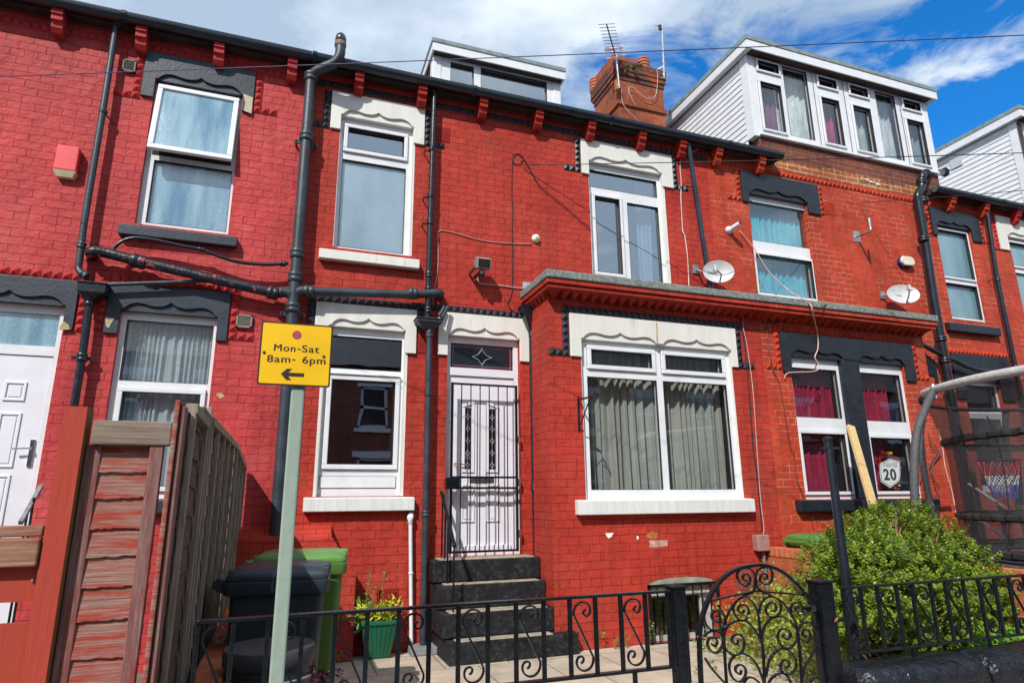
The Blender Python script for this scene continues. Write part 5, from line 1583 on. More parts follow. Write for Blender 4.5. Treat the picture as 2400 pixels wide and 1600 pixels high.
# satellite dishes
DISH = mat('grey_dish_paint', (.50, .49, .50), .5, .08, 12)
def dish(c, rx, rz, face, label, lnb_off, wallp, size=1):
    t = thing('satellite_dish', label, 'satellite dish', tuple(wallp))
    f = Vector(face).normalized()
    s_ = Vector((0, 0, 1)).cross(f).normalized()
    u_ = f.cross(s_)
    m_ = MB()
    rings, seg = 8, 36
    for side in (0, 1):
        o = len(m_.v)
        for i in range(rings+1):
            rr_ = i/rings
            for k in range(seg):
                a = 2*math.pi*k/seg
                p = c+s_*rx*rr_*math.cos(a)+u_*rz*rr_*math.sin(a)+f*(.055*rr_*rr_-.05-side*.006)
                m_.v.append(tuple(p))
        for i in range(rings):
            for k in range(seg):
                a, b = o+i*seg+k, o+i*seg+(k+1) % seg
                fc = (a, b, b+seg, a+seg)
                m_.f.append(fc if side == 0 else fc[::-1])
        if side:
            for k in range(seg):
                a, b = rings*seg+k, rings*seg+(k+1) % seg
                m_.f.append((a, b, b+o, a+o))
    m_.build('reflector', DISH, t, smooth=True)
    arm0 = c-u_*rz*.95
    l_ = c+f*.22+u_*lnb_off[1]+s_*lnb_off[0]
    MB().tube([arm0, c-u_*rz*.6+f*.12, l_], .009, 8).build('lnb_arm', BLKP, t)
    q = MB().tube([l_-f*.0, l_-f*.05], .02, 10).obox(l_+u_*.045, l_-u_*.05, .045, .03, f)
    q.build('lnb', mat('lnb_plastic', (.42, .42, .42), .4), t, bevel=.004)
    q = MB().tube([c-f*.06, Vector((wallp.x+.03, (c.y+D)/2, c.z+.01)), Vector((wallp.x, D-.01, wallp.z))], .018, 10)
    q.box(wallp.x-.05, wallp.x+.05, D-.02, D-.001, wallp.z-.06, wallp.z+.06)
    q.build('bracket', ALU, t)
    return t
dish(at(1684, 636, D-.22), .205, .165, (-.45, -1, .10), 'grey oval satellite dish above the bay roof beside the leaning downpipe', (-.10, -.06), at(1630, 632, D))
dish(at(2117, 689, D-.24), .235, .17, (-.45, -1, .32), 'pale grey satellite dish above the right end of the bay roof, nearer the soil pipe', (-.02, -.04), at(2066, 692, D))
# white camera
c = at(1711, 538, D-.03)
cm = thing('security_camera', 'white dome-based security camera on the wall above the first satellite dish', 'camera', tuple(at(1711, 538, D)))
MB().lathe(Vector((c.x, D, c.z)), [(.055, 0), (.055, .02), (.045, .045), (.03, .06)], 20, 'y').build('base', UPV, cm, smooth=True)
MB().tube([c+Vector((0, -.05, 0)), c+Vector((.04, -.16, .03))], .034, 16).build('barrel', UPV, cm, smooth=True)
MB().tube([c+Vector((.04, -.158, .03)), c+Vector((.0406, -.165, .0305))], .028, 16).build('lens', BLKP, cm)
# empty bracket
a = at(*c8(892, 158), D)
eb = thing('wall_bracket', 'empty galvanised cranked bracket on the orange-red wall above the second dish', 'bracket', tuple(a))
MB().box(a.x-.07, a.x+.07, D-.008, D-.001, a.z-.09, a.z+.09).build('plate', ALU, eb)
t1 = at(*c8(990, 118), D-.3)
MB().tube(catmull([a+Vector((0, -.01, 0)), a.lerp(t1, .8), t1, t1+Vector((0, 0, .05)), t1+Vector((0, 0, .20))], 4), .02, 12).build('arm', ALU, eb, smooth=True)
# white alarm
a = at(2125, 613, D-.05)
aw_ = thing('alarm_box', 'rounded white alarm box with blue rim on the orange-red wall', 'alarm box', (a.x, D, a.z))
oct_ = [(-.14, .02), (-.10, .075), (.09, .08), (.14, .04), (.14, -.03), (.09, -.07), (-.09, -.075), (-.14, -.03)]
MB().prism([(a.x-.012+x*1.04, a.z-.012+z*1.08) for x, z in oct_], D-.05, D-.001).build('rim', mat('blue_plastic', (.02, .02, .16), .3), aw_, bevel=.01)
MB().prism([(a.x+x, a.z+z) for x, z in oct_], D-.085, D-.045).build('cover', mat('ivory_plastic', (.66, .66, .50), .4), aw_, bevel=.012)
# meter box
a, b = at(*b3(1657, 560), B-.07), at(*b3(1750, 668), B-.07)
mb_ = thing('meter_box', 'weathered pink-grey meter box low on the bay wall by the party line', 'meter box', (a.x, B, b.z))
MB().box(a.x, b.x, B-.10, B-.001, b.z, a.z).build('box', mat('pink_grey_plastic', (.33, .18, .16), .6, .15, 14), mb_, bevel=.012)
MB().tube([((a.x+b.x)/2+.03, B-.04, b.z), ((a.x+b.x)/2+.04, B-.04, .05)], .016, 10).build('conduit', mat('grey_conduit', (.13, .16, .20), .5), mb_, smooth=True)
# cables down the bay party line
GRP = 'cables running down the bay party line'
def bayc(pts, r, mt, label):
    return cable('bay_cable', pts, B-.022, r, mt, label, group=GRP)
bayc([c7(1575, 560), c7(1590, 650), c7(1565, 735), c7(1585, 900), c7(1610, 1150), c7(1640, 1568), b3(1668, 160), b3(1700, 500), b3(1695, 560)], .008, CBL, 'thick black cable down the bay party line')
bayc([c7(1540, 550), c7(1590, 590), c7(1570, 745), c7(1600, 900), c7(1640, 1200), c7(1665, 1568), b3(1690, 300), b3(1715, 520), b3(1700, 555)], .0038, WCB, 'pale cable down the bay party line to the meter box')
bayc([c8(285, 750), c8(300, 950), c8(340, 1100), c8(370, 1160), c8(440, 1568), b4(470, 20), b4(490, 180), b4(530, 290), b4(575, 370), b4(600, 520)], .0045, mat('brown_cable', (.12, .03, .02), .5), 'thin brown cable wandering down beside the black-headed windows')
PNK = mat('pinkish_white_cable', (.62, .36, .32), .5)
cable('loose_cable', [(*c8(100, 120), D-.03), (*c8(190, 230), D-.05), (*c8(300, 400), D-.1), (*c8(440, 530), D-.25), (*c8(570, 610), 5.93), (*c8(600, 700), 5.93), (*c8(628, 830), B-.06), (*c8(630, 920), B-.05), (*c8(610, 980), B-.05), (*c8(640, 1040), B-.05), (*c8(600, 1075), B-.05), (*c8(430, 1085), B-.03), (*c8(405, 1125), B-.02)], B, .0075, PNK, 'pinkish cable slung over the bay roof and looping across the black stone head')
cable('loose_cable', [(*c8(690, 618), 5.95), (*c8(600, 680), 5.94), (*c8(450, 725), B-.05), (*c8(250, 745), B-.02)], B, .005, CBL, 'thin dark cable drooping from the bay roof toward the party line')
k10 = crop(2120, 840, 878/280)
for i, pts in enumerate((((180, 540), (200, 650), (260, 700), (200, 800), (230, 950), (250, 1010), (190, 1015)), ((250, 520), (280, 660), (300, 800), (350, 980), (380, 1160)), ((240, 680), (170, 820), (100, 890)), ((190, 600), (250, 690), (190, 760), (170, 900), (180, 1050)), ((270, 690), (215, 760), (215, 880), (260, 950), (240, 1060)))):
    cable('loose_cable', [k10(*p) for p in pts], B-.03 if i != 1 else B-.01, .006, WCB if i == 1 else mat('dusty_brown_cable', (.14, .05, .04), .6), ['looped brown cable hanging right of the maroon windows, widest loop', 'white cable down the right corner of the bay', 'brown cable trailing left toward the maroon window corner', 'brown cable hanging straightest beside the right maroon window', 'brown cable curling below the tangle beside the bay corner'][i])
# hanging basket bracket
k11 = d9
hb = thing('basket_bracket', 'black iron hanging-basket bracket left of the bay window', 'bracket', tuple(at(*k11(1780, 935), B)))
a, b, c = at(*k11(1690, 968), B-.24), at(*k11(1785, 925), B-.01), at(*k11(1692, 1175), B-.24)
a_ = at(*k11(1785, 925), B-.01)
MB().obox(a_, Vector((a_.x-.0, B-.32, a_.z-.02)), .012, .02, Vector((1, 0, 0))).obox(Vector((a_.x, B-.32, a_.z-.02)), Vector((a_.x, B-.32, a_.z-.05)), .01, .01).obox(Vector((a_.x, B-.30, a_.z-.02)), Vector((a_.x, B-.02, a_.z-.30)), .01, .01, Vector((1, 0, 0))).obox(Vector((a_.x, B-.008, a_.z+.03)), Vector((a_.x, B-.008, a_.z-.34)), .02, .012, Vector((1, 0, 0))).build('arm', PIP, hb)
# handrails
def k12(x, y):
    return (1040+x/3.563, 1120+y/3.563)
HRY = 6.6
hr = thing('handrail', 'black iron handrail sloping down the front steps', 'handrail', (1.55, 6.3, 0))
q0, q1 = at(1034, 1150, 6.78), at(*k12(90, 560), 6.22)
MB().obox(q0, q1, .035, .012, Vector((1, 0, 0))).build('rail', 'black_gloss_railing_paint', hr, bevel=.004)
MB().lathe(q1, [(.005, -.025), (.022, -.015), (.027, 0), (.022, .015), (.005, .025)], 14, 'x').build('finial', 'black_gloss_railing_paint', hr, smooth=True)
for t_, zb_ in ((.12, .88), (.35, .66), (.55, .66), (.97, .2)):
    p = q0.lerp(q1, t_)
    MB().tube([p, (p.x, p.y, zb_)], .009, 8).build('baluster', 'black_gloss_railing_paint', hr)
hl = thing('handrail', 'worn grey handrail beside the white door at the far left', 'handrail', tuple(at(60, 1200, 6.3)))
MB().obox(at(97, 1138, 6.7), at(48, 1225, 6.2), .03, .03, Vector((1, 0, 0))).build('rail', mat('worn_grey_metal', (.18, .19, .2), .5, .3, 20), hl)
q = MB()
for px_, py_ in ((66, 1190), (80, 1165), (122, 1150)):
    p = at(px_, py_, 6.45)
    q.tube([p, (p.x, p.y, .0)], .01, 8)
q.build('balusters', PIP, hl)
# ---------------------------------------------------------------- steps
stp = thing('front_steps', 'black-painted concrete steps with worn treads leading to the front door', 'steps', (2.1, 6.5, 0))
BST = mat('black_step_paint', (.012, .013, .016), .65, .3, 6, .008, 22, spec=.2, col2=(.065, .064, .060), c2amt=.50, c2scale=22, c2edge=.30)
TRD = mat('worn_tread', (.30, .26, .20), .9, .2, 12, .006, 50, col2=(.07, .07, .07), c2amt=.60, c2scale=6, c2edge=.2)
lv = [(.88, 6.52, 1.483, 2.635), (.66, 6.385, 1.503, 2.635), (.43, 6.20, 1.512, 2.66), (.205, 6.06, 1.545, 2.84)]
for i, (z, y, xa, xb) in enumerate(lv):
    zb_ = lv[i+1][0] if i < 3 else -.02
    bx('riser', BST, stp, xa, xb if i != 3 else xb, y, D-.002 if i < 3 else B-.005, zb_-.002, z-.012, bevel=.01)
    yb = (D-.02) if i == 0 else lv[i-1][1]
    x0_, x1_ = xa+.07, min(xb, 2.635)-.06
    bx('tread', TRD, stp, x0_, x1_, y+.012, yb-.004, z-.03, z-.004, bevel=.006)
q = MB().box(1.545, 2.635, B-.006, D-.003, -.02, .193)
q.build('base', BST, stp)
# ---------------------------------------------------------------- door grille
gr = thing('security_gate', 'black barred security gate closed over the white front door', 'gate', (opBd[0], D-.04, .9))
yg = D-.06
gx0, gx1 = at(1059, 1000, yg).x, at(1210, 1000, yg).x
gz0, gz1 = at(1130, 1291, yg).z, at(1130, 902, yg).z
zm0, zm1 = at(1130, 1143, yg).z, at(1130, 1118, yg).z
BAR = IRON
for nm, z in (('top_rail', gz1), ('bottom_rail', gz0), ('middle_rail', zm0), ('middle_rail', zm1)):
    bx(nm, BAR, gr, gx0+.013, gx1-.013, yg-.012, yg+.012, z-.011, z+.011)
for x in (gx0, gx1):
    bx('stile', BAR, gr, x-.013, x+.013, yg-.013, yg+.013, gz0-.013, gz1+.013)
for i in range(1, 7):
    x = gx0+(gx1-gx0)*i/7
    MB().tube([(x, yg, gz0), (x, yg, gz1)], .0065, 8).build('bar', BAR, gr, smooth=True)
a, b = at(*b2(1290, 170), yg), at(*b2(1382, 250), yg)
bx('lock_box', BAR, gr, a.x, b.x, yg-.035, yg+.03, b.z, a.z, bevel=.004)
for z in (at(1213, 1030, yg).z, at(1213, 1130, yg).z, at(1218, 1250, yg).z):
    bx('hinge', mat('rusty_hinge', (.15, .07, .04), .8, .4, 30), gr, gx1+.014, gx1+.045, yg-.01, yg+.03, z-.04, z+.04, bevel=.003)

# ---------------------------------------------------------------- front railings and gate
YG = 3.0
def flat_path(mb, P, w=.012, d=.006):
    """flat bar following P (points in a plane of constant y)"""
    o = len(mb.v)
    n = len(P)
    for i, p in enumerate(P):
        t = (P[min(i+1, n-1)]-P[max(i-1, 0)])
        t.y = 0
        if t.length < 1e-7:
            t = Vector((1, 0, 0))
        t.normalize()
        nn = Vector((-t.z, 0, t.x))
        for a, b in ((-d, -w), (d, -w), (d, w), (-d, w)):
            q_ = p+nn*a
            mb.v.append((q_.x, p.y+b, q_.z))
    for i in range(n-1):
        for k in range(4):
            a, b = o+i*4+k, o+i*4+(k+1) % 4
            mb.f.append((a, b, b+4, a+4))
    mb.f.append((o, o+1, o+2, o+3))
    e_ = o+4*(n-1)
    mb.f.append((e_+3, e_+2, e_+1, e_))
def s_scroll(x0, x1, z0, z1, y):
    m_ = MB()
    cx = (x0+x1)/2
    cz = (z0+z1)/2
    hw = (x1-x0)/2-.004
    P = []
    # upper spiral, outermost point on the left side heading down
    ucx, ucz = cx+.002, z1-hw-.002
    for i in range(31):
        t = i/30
        a = math.pi*(-1.35+2.45*t)
        r_ = .010+(hw-.010)*(t**1.25)
        off = (1-t)**1.2
        P.append(Vector((ucx+.020*off+r_*math.cos(a), y, ucz-.004*off+r_*math.sin(a))))
    Q = [Vector((2*cx-p.x, y, 2*cz-p.z)) for p in reversed(P)]
    mid = [P[-1].lerp(Q[0], t) for t in (.33, .66)]
    flat_path(m_, P+mid+Q, .006, .004)
    return m_
def railing(name, label, bars, zt, zb, y, pairs, feet, ends=(0, 0), mt=IRON):
    t = thing(name, label, 'railing', (bars[0], y, zb))
    x0, x1 = bars[0], bars[-1]
    q = MB().box(x0-.012, x1+.012, y-.016, y+.016, zt-.014, zt)
    q.build('top_rail', mt, t, bevel=.003)
    q = MB().box(x0, x1+.01, y-.014, y+.014, zb-.008, zb+.006)
    q.build('bottom_rail', mt, t, bevel=.003)
    for i, x in enumerate(bars):
        w = .0095
        MB().box(x-w, x+w, y-w, y+w, zb+.006, zt-.014).build('baluster', mt, t, bevel=.0025)
    for i in pairs:
        s_scroll(bars[i]+.012, bars[i+1]-.012, zb+.008, zt-.016, y).build('scroll', mt, t)
    for x in feet:
        MB().box(x-.009, x+.009, y-.009, y+.009, .40, zb-.008).build('foot', mt, t)
    return t
barsL = [-.272, -.142, -.008, .128, .261, .396, .533, .670, .805, .945, 1.083, 1.223, 1.360, 1.498, 1.638, 1.779, 1.911]
railing('railing', 'long black scrollwork railing in front of the yard, left of the gate', barsL, 1.0, .640, YG, [0, 2, 4, 6, 8, 10, 12, 14], [.25, 1.0, 1.7])
barsR = [3.075, 3.205, 3.335, 3.485, 3.612, 3.765, 3.892, 4.045, 4.185, 4.328, 4.460, 4.605, 4.735, 4.88]
railing('railing', 'black scrollwork railing right of the gate in front of the shrub', barsR, .957, .605, YG, [0, 2, 4, 6, 8, 10, 12], [3.55, 4.19, 4.85])
def gate_post(xa, xb, zt, label):
    t = thing('gate_post', label, 'post', ((xa+xb)/2, YG, 0))
    w = (xb-xa)
    bx('shaft', IRON, t, xa, xb, YG-w/2, YG+w/2, -.02, zt-.03, bevel=.004)
    MB().add([(xa-.006, YG-w/2-.006, zt-.03), (xb+.006, YG-w/2-.006, zt-.03), (xb+.006, YG+w/2+.006, zt-.03), (xa-.006, YG+w/2+.006, zt-.03),
              (xa-.006, YG-w/2-.006, zt-.02), (xb+.006, YG-w/2-.006, zt-.02), (xb+.006, YG+w/2+.006, zt-.02), (xa-.006, YG+w/2+.006, zt-.02), ((xa+xb)/2, YG, zt-.005)],
             [(0, 1, 5, 4), (1, 2, 6, 5), (2, 3, 7, 6), (3, 0, 4, 7), (3, 2, 1, 0), (4, 5, 8), (5, 6, 8), (6, 7, 8), (7, 4, 8)]).build('cap', IRON, t)
    return t
g = crop(1480, 1300, 2352/520)
pL = at(*g(455, 330), YG-.04), at(*g(600, 330), YG-.04)
tl_ = gate_post(pL[0].x, pL[1].x-.012, at(*g(530, 290), YG-.04).z, 'square black gate post left of the scrolled gate')
bx('latch_arm', IRON, tl_, barsL[-1]+.012, pL[0].x, YG-.01, YG+.01, at(*g(455, 770), YG).z-.01, at(*g(455, 770), YG).z+.01)
pR = at(*g(1985, 300), YG-.04), at(*g(2140, 300), YG-.04)
tr_ = gate_post(pR[0].x, pR[1].x-.01, at(*g(2060, 235), YG-.04).z, 'square black gate post right of the scrolled gate, paint chipped at mid-height')
bx('stay', IRON, tr_, pR[1].x-.01, barsR[0]-.01, YG-.008, YG+.008, at(*g(2210, 690), YG).z-.008, at(*g(2210, 690), YG).z+.008)
MB().add([(pR[1].x-.035, YG-(pR[1].x-pR[0].x)/2-.001, .80), (pR[1].x-.012, YG-(pR[1].x-pR[0].x)/2-.001, .815), (pR[1].x-.013, YG-(pR[1].x-pR[0].x)/2-.001, .795), (pR[1].x-.04, YG-(pR[1].x-pR[0].x)/2-.001, .785)], [(0, 1, 2, 3)]).build('bare_patch', mat('primer_patch', (.35, .17, .10), .8), tr_)
gt_ = thing('garden_gate', 'arched black wrought-iron gate of curling scrolls with chipped paint', 'gate', (2.45, YG, 0))
def gp(pts, n=6):
    return catmull([at(*g(*p), YG) for p in pts], n)
arch = gp([(737, 1357), (722, 1000), (724, 800), (760, 620), (835, 430), (950, 265), (1100, 155), (1295, 108), (1450, 118), (1600, 185), (1740, 305), (1850, 440), (1930, 600), (1985, 850), (2012, 1100), (2045, 1357)])
arch = [Vector((arch[0].x, YG, .08))]+arch+[Vector((arch[-1].x, YG, .08))]
q = MB()
flat_path(q, arch, .014, .009)
q.build('arched_frame', IRONW, gt_, bevel=.003)
bx('bottom_rail', IRONW, gt_, arch[0].x, arch[-1].x, YG-.012, YG+.012, .08, .105)
SCR = [
 [(1285, 388), (1308, 340), (1312, 240), (1270, 160), (1205, 138), (1140, 160), (1118, 220), (1145, 290), (1205, 330), (1250, 290), (1255, 240), (1215, 200), (1180, 225), (1190, 265), (1225, 262)],
 [(1375, 385), (1330, 340), (1312, 250), (1340, 160), (1410, 130), (1470, 145), (1493, 200), (1480, 280), (1430, 310), (1375, 290), (1362, 240), (1390, 200), (1430, 210), (1435, 245), (1405, 255)],
 [(810, 495), (850, 480), (1050, 435), (1240, 395), (1310, 380), (1450, 392), (1640, 405), (1820, 425)],
 [(1290, 392), (1150, 455), (1050, 570), (1000, 680), (960, 765), (890, 795), (820, 775), (775, 700), (762, 640)],
 [(985, 780), (994, 680), (960, 600), (905, 585), (860, 610), (850, 660), (880, 705), (925, 700), (940, 660), (915, 642), (895, 660)],
 [(1200, 430), (1120, 480), (1080, 540), (1090, 620), (1150, 690), (1215, 680), (1245, 610), (1220, 540), (1165, 525), (1130, 560), (1145, 605), (1185, 605), (1190, 575)],
 [(1355, 620), (1370, 520), (1430, 450), (1510, 445), (1575, 500), (1580, 590), (1530, 650), (1460, 650), (1425, 590), (1440, 530), (1490, 500), (1530, 540), (1520, 590), (1480, 590)],
 [(1390, 400), (1480, 430), (1600, 500), (1680, 610), (1740, 720), (1760, 860), (1720, 950), (1650, 990), (1580, 950), (1550, 870), (1570, 800), (1620, 780), (1680, 820), (1680, 870), (1640, 890), (1600, 860), (1620, 835)],
 [(1700, 660), (1690, 560), (1720, 510), (1770, 505), (1810, 560), (1795, 610), (1745, 600), (1740, 560), (1775, 550)],
 [(1200, 430), (1290, 510), (1340, 620), (1358, 740), (1368, 870)],
 [(1190, 690), (1270, 745), (1335, 840), (1375, 930)],
 [(1378, 900), (1400, 780), (1450, 700), (1510, 655), (1600, 655), (1680, 700), (1740, 780)],
 [(1190, 690), (1100, 700), (1020, 750), (980, 850), (985, 960), (1030, 1030), (1100, 1060), (1170, 1020), (1195, 930), (1170, 860), (1110, 840), (1065, 880), (1075, 930), (1120, 940), (1130, 900)],
 [(762, 860), (830, 810), (900, 810), (950, 850), (970, 920), (940, 1000), (880, 1035), (820, 990), (805, 930), (830, 880), (880, 875), (910, 920), (880, 965), (850, 940)],
 [(1095, 1062), (1045, 1130), (1040, 1220), (1080, 1310), (1150, 1340), (1200, 1290), (1210, 1210), (1160, 1160), (1110, 1180), (1105, 1230), (1150, 1260), (1165, 1220)],
 [(1170, 1040), (1260, 1080), (1330, 1170), (1380, 1280), (1405, 1357)],
 [(1425, 1290), (1460, 1120), (1530, 1020), (1610, 990), (1690, 1030), (1740, 1110), (1740, 1200), (1680, 1260), (1610, 1250), (1580, 1180), (1610, 1110), (1660, 1120), (1670, 1170), (1630, 1190)],
 [(1450, 1357), (1500, 1290), (1580, 1250), (1650, 1280), (1690, 1357)],
 [(1770, 860), (1770, 780), (1820, 720), (1900, 720), (1950, 790)],
 [(1790, 890), (1850, 925), (1890, 880), (1890, 820), (1840, 790), (1810, 830), (1830, 865), (1855, 850)],
 [(1190, 1357), (1230, 1300), (1290, 1300), (1360, 1357)],
 [(780, 1090), (850, 1200), (990, 1357)],
 [(1960, 960), (1900, 1080), (1830, 1200), (1812, 1300)],
 [(1900, 1357), (1920, 1310), (1970, 1300), (2010, 1340)],
]
for s_ in SCR:
    q = MB()
    flat_path(q, gp(s_, 5), .007, .0042)
    q.build('scroll', IRONW, gt_)
for pts in (((1368, 840), (1388, 960), (1400, 1100), (1410, 1357)), ((972, 780), (985, 1000), (1008, 1357)), ((1768, 860), (1785, 1050), (1805, 1357))):
    P = gp(pts, 4)
    P.append(Vector((P[-1].x, YG, .1)))
    MB().tube(P, .0085, 8).build('upright', IRONW, gt_, smooth=True)
rr = random.Random(3)
kn = at(*g(1890, 560), YG)
P = [kn+Vector((rr.uniform(-.03, .03), rr.uniform(-.02, .02), rr.uniform(-.02, .02))) for i in range(22)]
P += [at(*g(1850, 650), YG-.01), at(*g(1800, 700), YG-.01)]
tag(MB().tube(catmull(P, 3), .006, 6).build('tie_cord', mat('black_cord', (.012, .012, .014), .8), None, smooth='all', loc=kn), 'black cord knotted round the right side of the scrolled gate', 'cord')
# boundary wall copings
CPB = mat('black_painted_stone', (.008, .010, .015), .32, .3, 8, .045, 11, spec=.5, col2=(.06, .065, .075), c2amt=.60, c2scale=9, c2edge=.2)
def rough_block(x0, x1, y0, y1, z0, z1, amp, rnd, res=.05):
    nx, ny = max(2, int((x1-x0)/res)), 9
    vs, fs = [], []
    prof = [(y0+.01, z0), (y0, z0+(z1-z0)*.45), (y0+.015, z1-.035), (y0+.05, z1-.005), (y0+(y1-y0)*.35, z1), (y0+(y1-y0)*.65, z1), (y1-.05, z1-.005), (y1-.015, z1-.03), (y1, z0+.02), (y1-.01, z0)]
    ph = [rnd.uniform(0, 9) for _ in range(6)]
    for i in range(nx+1):
        x = x0+(x1-x0)*i/nx
        e_ = min(1, min(i, nx-i)/1.0*.9+.0)
        for j, (y, z) in enumerate(prof):
            w = amp*(math.sin(x*9+ph[0]+j)*.5+math.sin(x*23+ph[1]+j*1.7)*.35+rnd.uniform(-.5, .5))
            ed = 0 if 0 < i < nx else .03
            vs.append((x, y+(w*.6 if j < 4 else 0)+(ed if j < 5 else -ed), z+(w if 1 < j < 9 else 0)-ed*(1 if j > 0 else 0)))
    n = len(prof)
    for i in range(nx):
        for j in range(n-1):
            a = i*n+j
            fs.append((a, a+n, a+n+1, a+1))
    fs.append(tuple(range(n)))
    fs.append(tuple(nx*n+k for k in range(n))[::-1])
    return MB().add(vs, fs)
rr = random.Random(11)
def bwall(x0, x1, ztop, label, joints):
    t = thing('boundary_wall', label, 'wall', ((x0+x1)/2, YG, 0))
    bx('wall', BR_GW, t, x0+.02, x1-.02, YG-.13, YG+.11, -.04, ztop-.15)
    xs = [x0]+joints+[x1]
    for a, b in zip(xs, xs[1:]):
        o = rough_block(a+.004, b-.004, YG-.19, YG+.15, ztop-.15, ztop+rr.uniform(-.01, .01), .012, rr, .04).build('coping_stone', CPB, t, smooth=True)
        s2 = o.modifiers.new('smooth', 'SUBSURF')
        s2.levels = s2.render_levels = 1
    return t
bwall(-.40, pL[0].x-.01, .555, 'low boundary wall with rough black coping, left of the gate', [.45, 1.25])
bwall(pR[1].x+.012, 5.6, .545, 'low boundary wall with rough black coping, right of the gate', [3.93, 4.75])
# ---------------------------------------------------------------- timber fence and gate on the left
def wood(name, base, grey, red, redamt, stretch, rough=.85, bump=.004):
    mt, t, o = newmat(name)
    p = N(t, 'ShaderNodeBsdfPrincipled', ins={'Roughness': rough, 'Specular IOR Level': .25})
    g = N(t, 'ShaderNodeNewGeometry')
    mp_ = N(t, 'ShaderNodeMapping', ins={'Scale': stretch})
    L(t, g, 'Position', mp_, 0)
    n = N(t, 'ShaderNodeTexNoise', ins={'Scale': 1, 'Detail': 10, 'Roughness': .78, 'Distortion': .45})
    L(t, mp_, 0, n, 'Vector')
    cr = N(t, 'ShaderNodeValToRGB')
    cr.color_ramp.elements[0].position = .35
    cr.color_ramp.elements[0].color = (*base, 1)
    cr.color_ramp.elements[1].position = .68
    cr.color_ramp.elements[1].color = (*grey, 1)
    L(t, n, 0, cr, 0)
    n2 = N(t, 'ShaderNodeTexNoise', ins={'Scale': 2.2, 'Detail': 9, 'Roughness': .75})
    mp2 = N(t, 'ShaderNodeMapping', ins={'Scale': tuple(max(1, s/14) for s in stretch)})
    L(t, g, 'Position', mp2, 0)
    L(t, mp2, 0, n2, 'Vector')
    mr_ = N(t, 'ShaderNodeMapRange', ins={1: redamt, 2: redamt+.12, 3: 0, 4: 1})
    L(t, n2, 0, mr_, 0)
    mi = N(t, 'ShaderNodeMix', data_type='RGBA', ins={7: (*red, 1)})
    L(t, mr_, 0, mi, 0)
    L(t, cr, 0, mi, 6)
    L(t, mi, 2, p, 'Base Color')
    bp = N(t, 'ShaderNodeBump', ins={'Distance': bump})
    L(t, n, 0, bp, 'Height')
    L(t, bp, 0, p, 'Normal')
    L(t, p, 0, o, 0)
    MATS[name] = mt
    return mt
HX, VX = (4, 30, 70), (60, 60, 4)
W_RED = wood('red_stained_board', (.19, .045, .032), (.48, .35, .30), (.36, .055, .036), .455, (3.5, 60, 170), bump=.006)
W_POST = wood('red_painted_post', (.42, .060, .036), (.36, .048, .030), (.30, .045, .03), .58, VX, .7, .004)
W_POSTS = wood('brown_post_side', (.16, .085, .03), (.24, .14, .05), (.10, .05, .02), .6, VX)
W_STILE = wood('red_grey_batten', (.16, .045, .04), (.33, .22, .20), (.24, .05, .04), .50, (80, 80, 5), bump=.006)
W_GREY = wood('weathered_grey_timber', (.16, .12, .09), (.42, .36, .29), (.12, .07, .045), .66, VX)
W_GREYH = wood('weathered_grey_board', (.15, .11, .085), (.42, .34, .275), (.14, .085, .06), .60, (60, 4, 140))
W_DARK = wood('dark_brown_board', (.075, .045, .03), (.17, .125, .09), (.06, .03, .02), .6, (30, 4, 60))
W_NEW = wood('pale_new_timber', (.52, .36, .15), (.66, .50, .26), (.45, .30, .12), .7, (50, 50, 5), .7, .001)
W_GATE = wood('red_painted_gate_board', (.40, .055, .03), (.33, .05, .03), (.42, .20, .14), .66, VX, .7, .003)
YFN = 3.0
pA, pB = at(151.7, 951, YFN), at(206, 952, YFN)
fp = thing('timber_fence', 'narrow fence of worn red overlapping boards with a thick red post, facing the street', 'fence', (pA.x, YFN, 0))
MB().box(pA.x, pB.x, YFN, YFN+.004, -.02, pA.z).build('painted_face', W_POST, fp)
MB().box(pA.x, pB.x, YFN+.004, YFN+.10, -.02, pA.z).build('post_body', W_POSTS, fp, bevel=.004)
# panel facing the street
fa = fp
bm_ = MB()
xL, xR = pB.x+.004, at(395, 1000, 3.05).x
ztp = at(300, 985, 3.02).z
bx('capping', wood('brown_grey_capping', (.14, .10, .075), (.36, .29, .23), (.14, .07, .05), .62, (4, 60, 130)), fa, xL+.02, xR+.02, 3.01, 3.08, ztp-.10, ztp-.002, bevel=.006)
bx('stile', W_STILE, fa, xL, xL+.055, 3.045, 3.085, -.0, ztp-.10, bevel=.004)
bx('stile', W_STILE, fa, xR-.055, xR-.005, 3.02, 3.06, -.0, ztp-.10, bevel=.004)
rr = random.Random(21)
z = ztp-.10
k = 0
while z > .02:
    h = rr.uniform(.105, .135)
    a, b = xL+.05, xR-.04
    nn = 14
    vs = []
    jag = .03 if k in (8, 9) else .004
    tilt_ = rr.uniform(-.008, .008)
    for i in range(nn+1):
        x = a+(b-a)*i/nn
        j = rr.uniform(-jag, jag*.4)*(1 if 3 < i < 11 or jag < .01 else .2)
        zz = z-h+j+tilt_*(i/nn)
        vs += [(x, 3.062, z+.018), (x, 3.048, zz), (x, 3.062, zz), (x, 3.072, z+.018)]
    fs = []
    for i in range(nn):
        for q_ in range(4):
            c, d = i*4+q_, i*4+(q_+1) % 4
            fs.append((c, d, d+4, c+4))
    fs += [(0, 3, 2, 1), (nn*4, nn*4+1, nn*4+2, nn*4+3)]
    bm_.add(vs, fs)
    z -= h
    k += 1
bm_.build('panel', W_RED, fa)
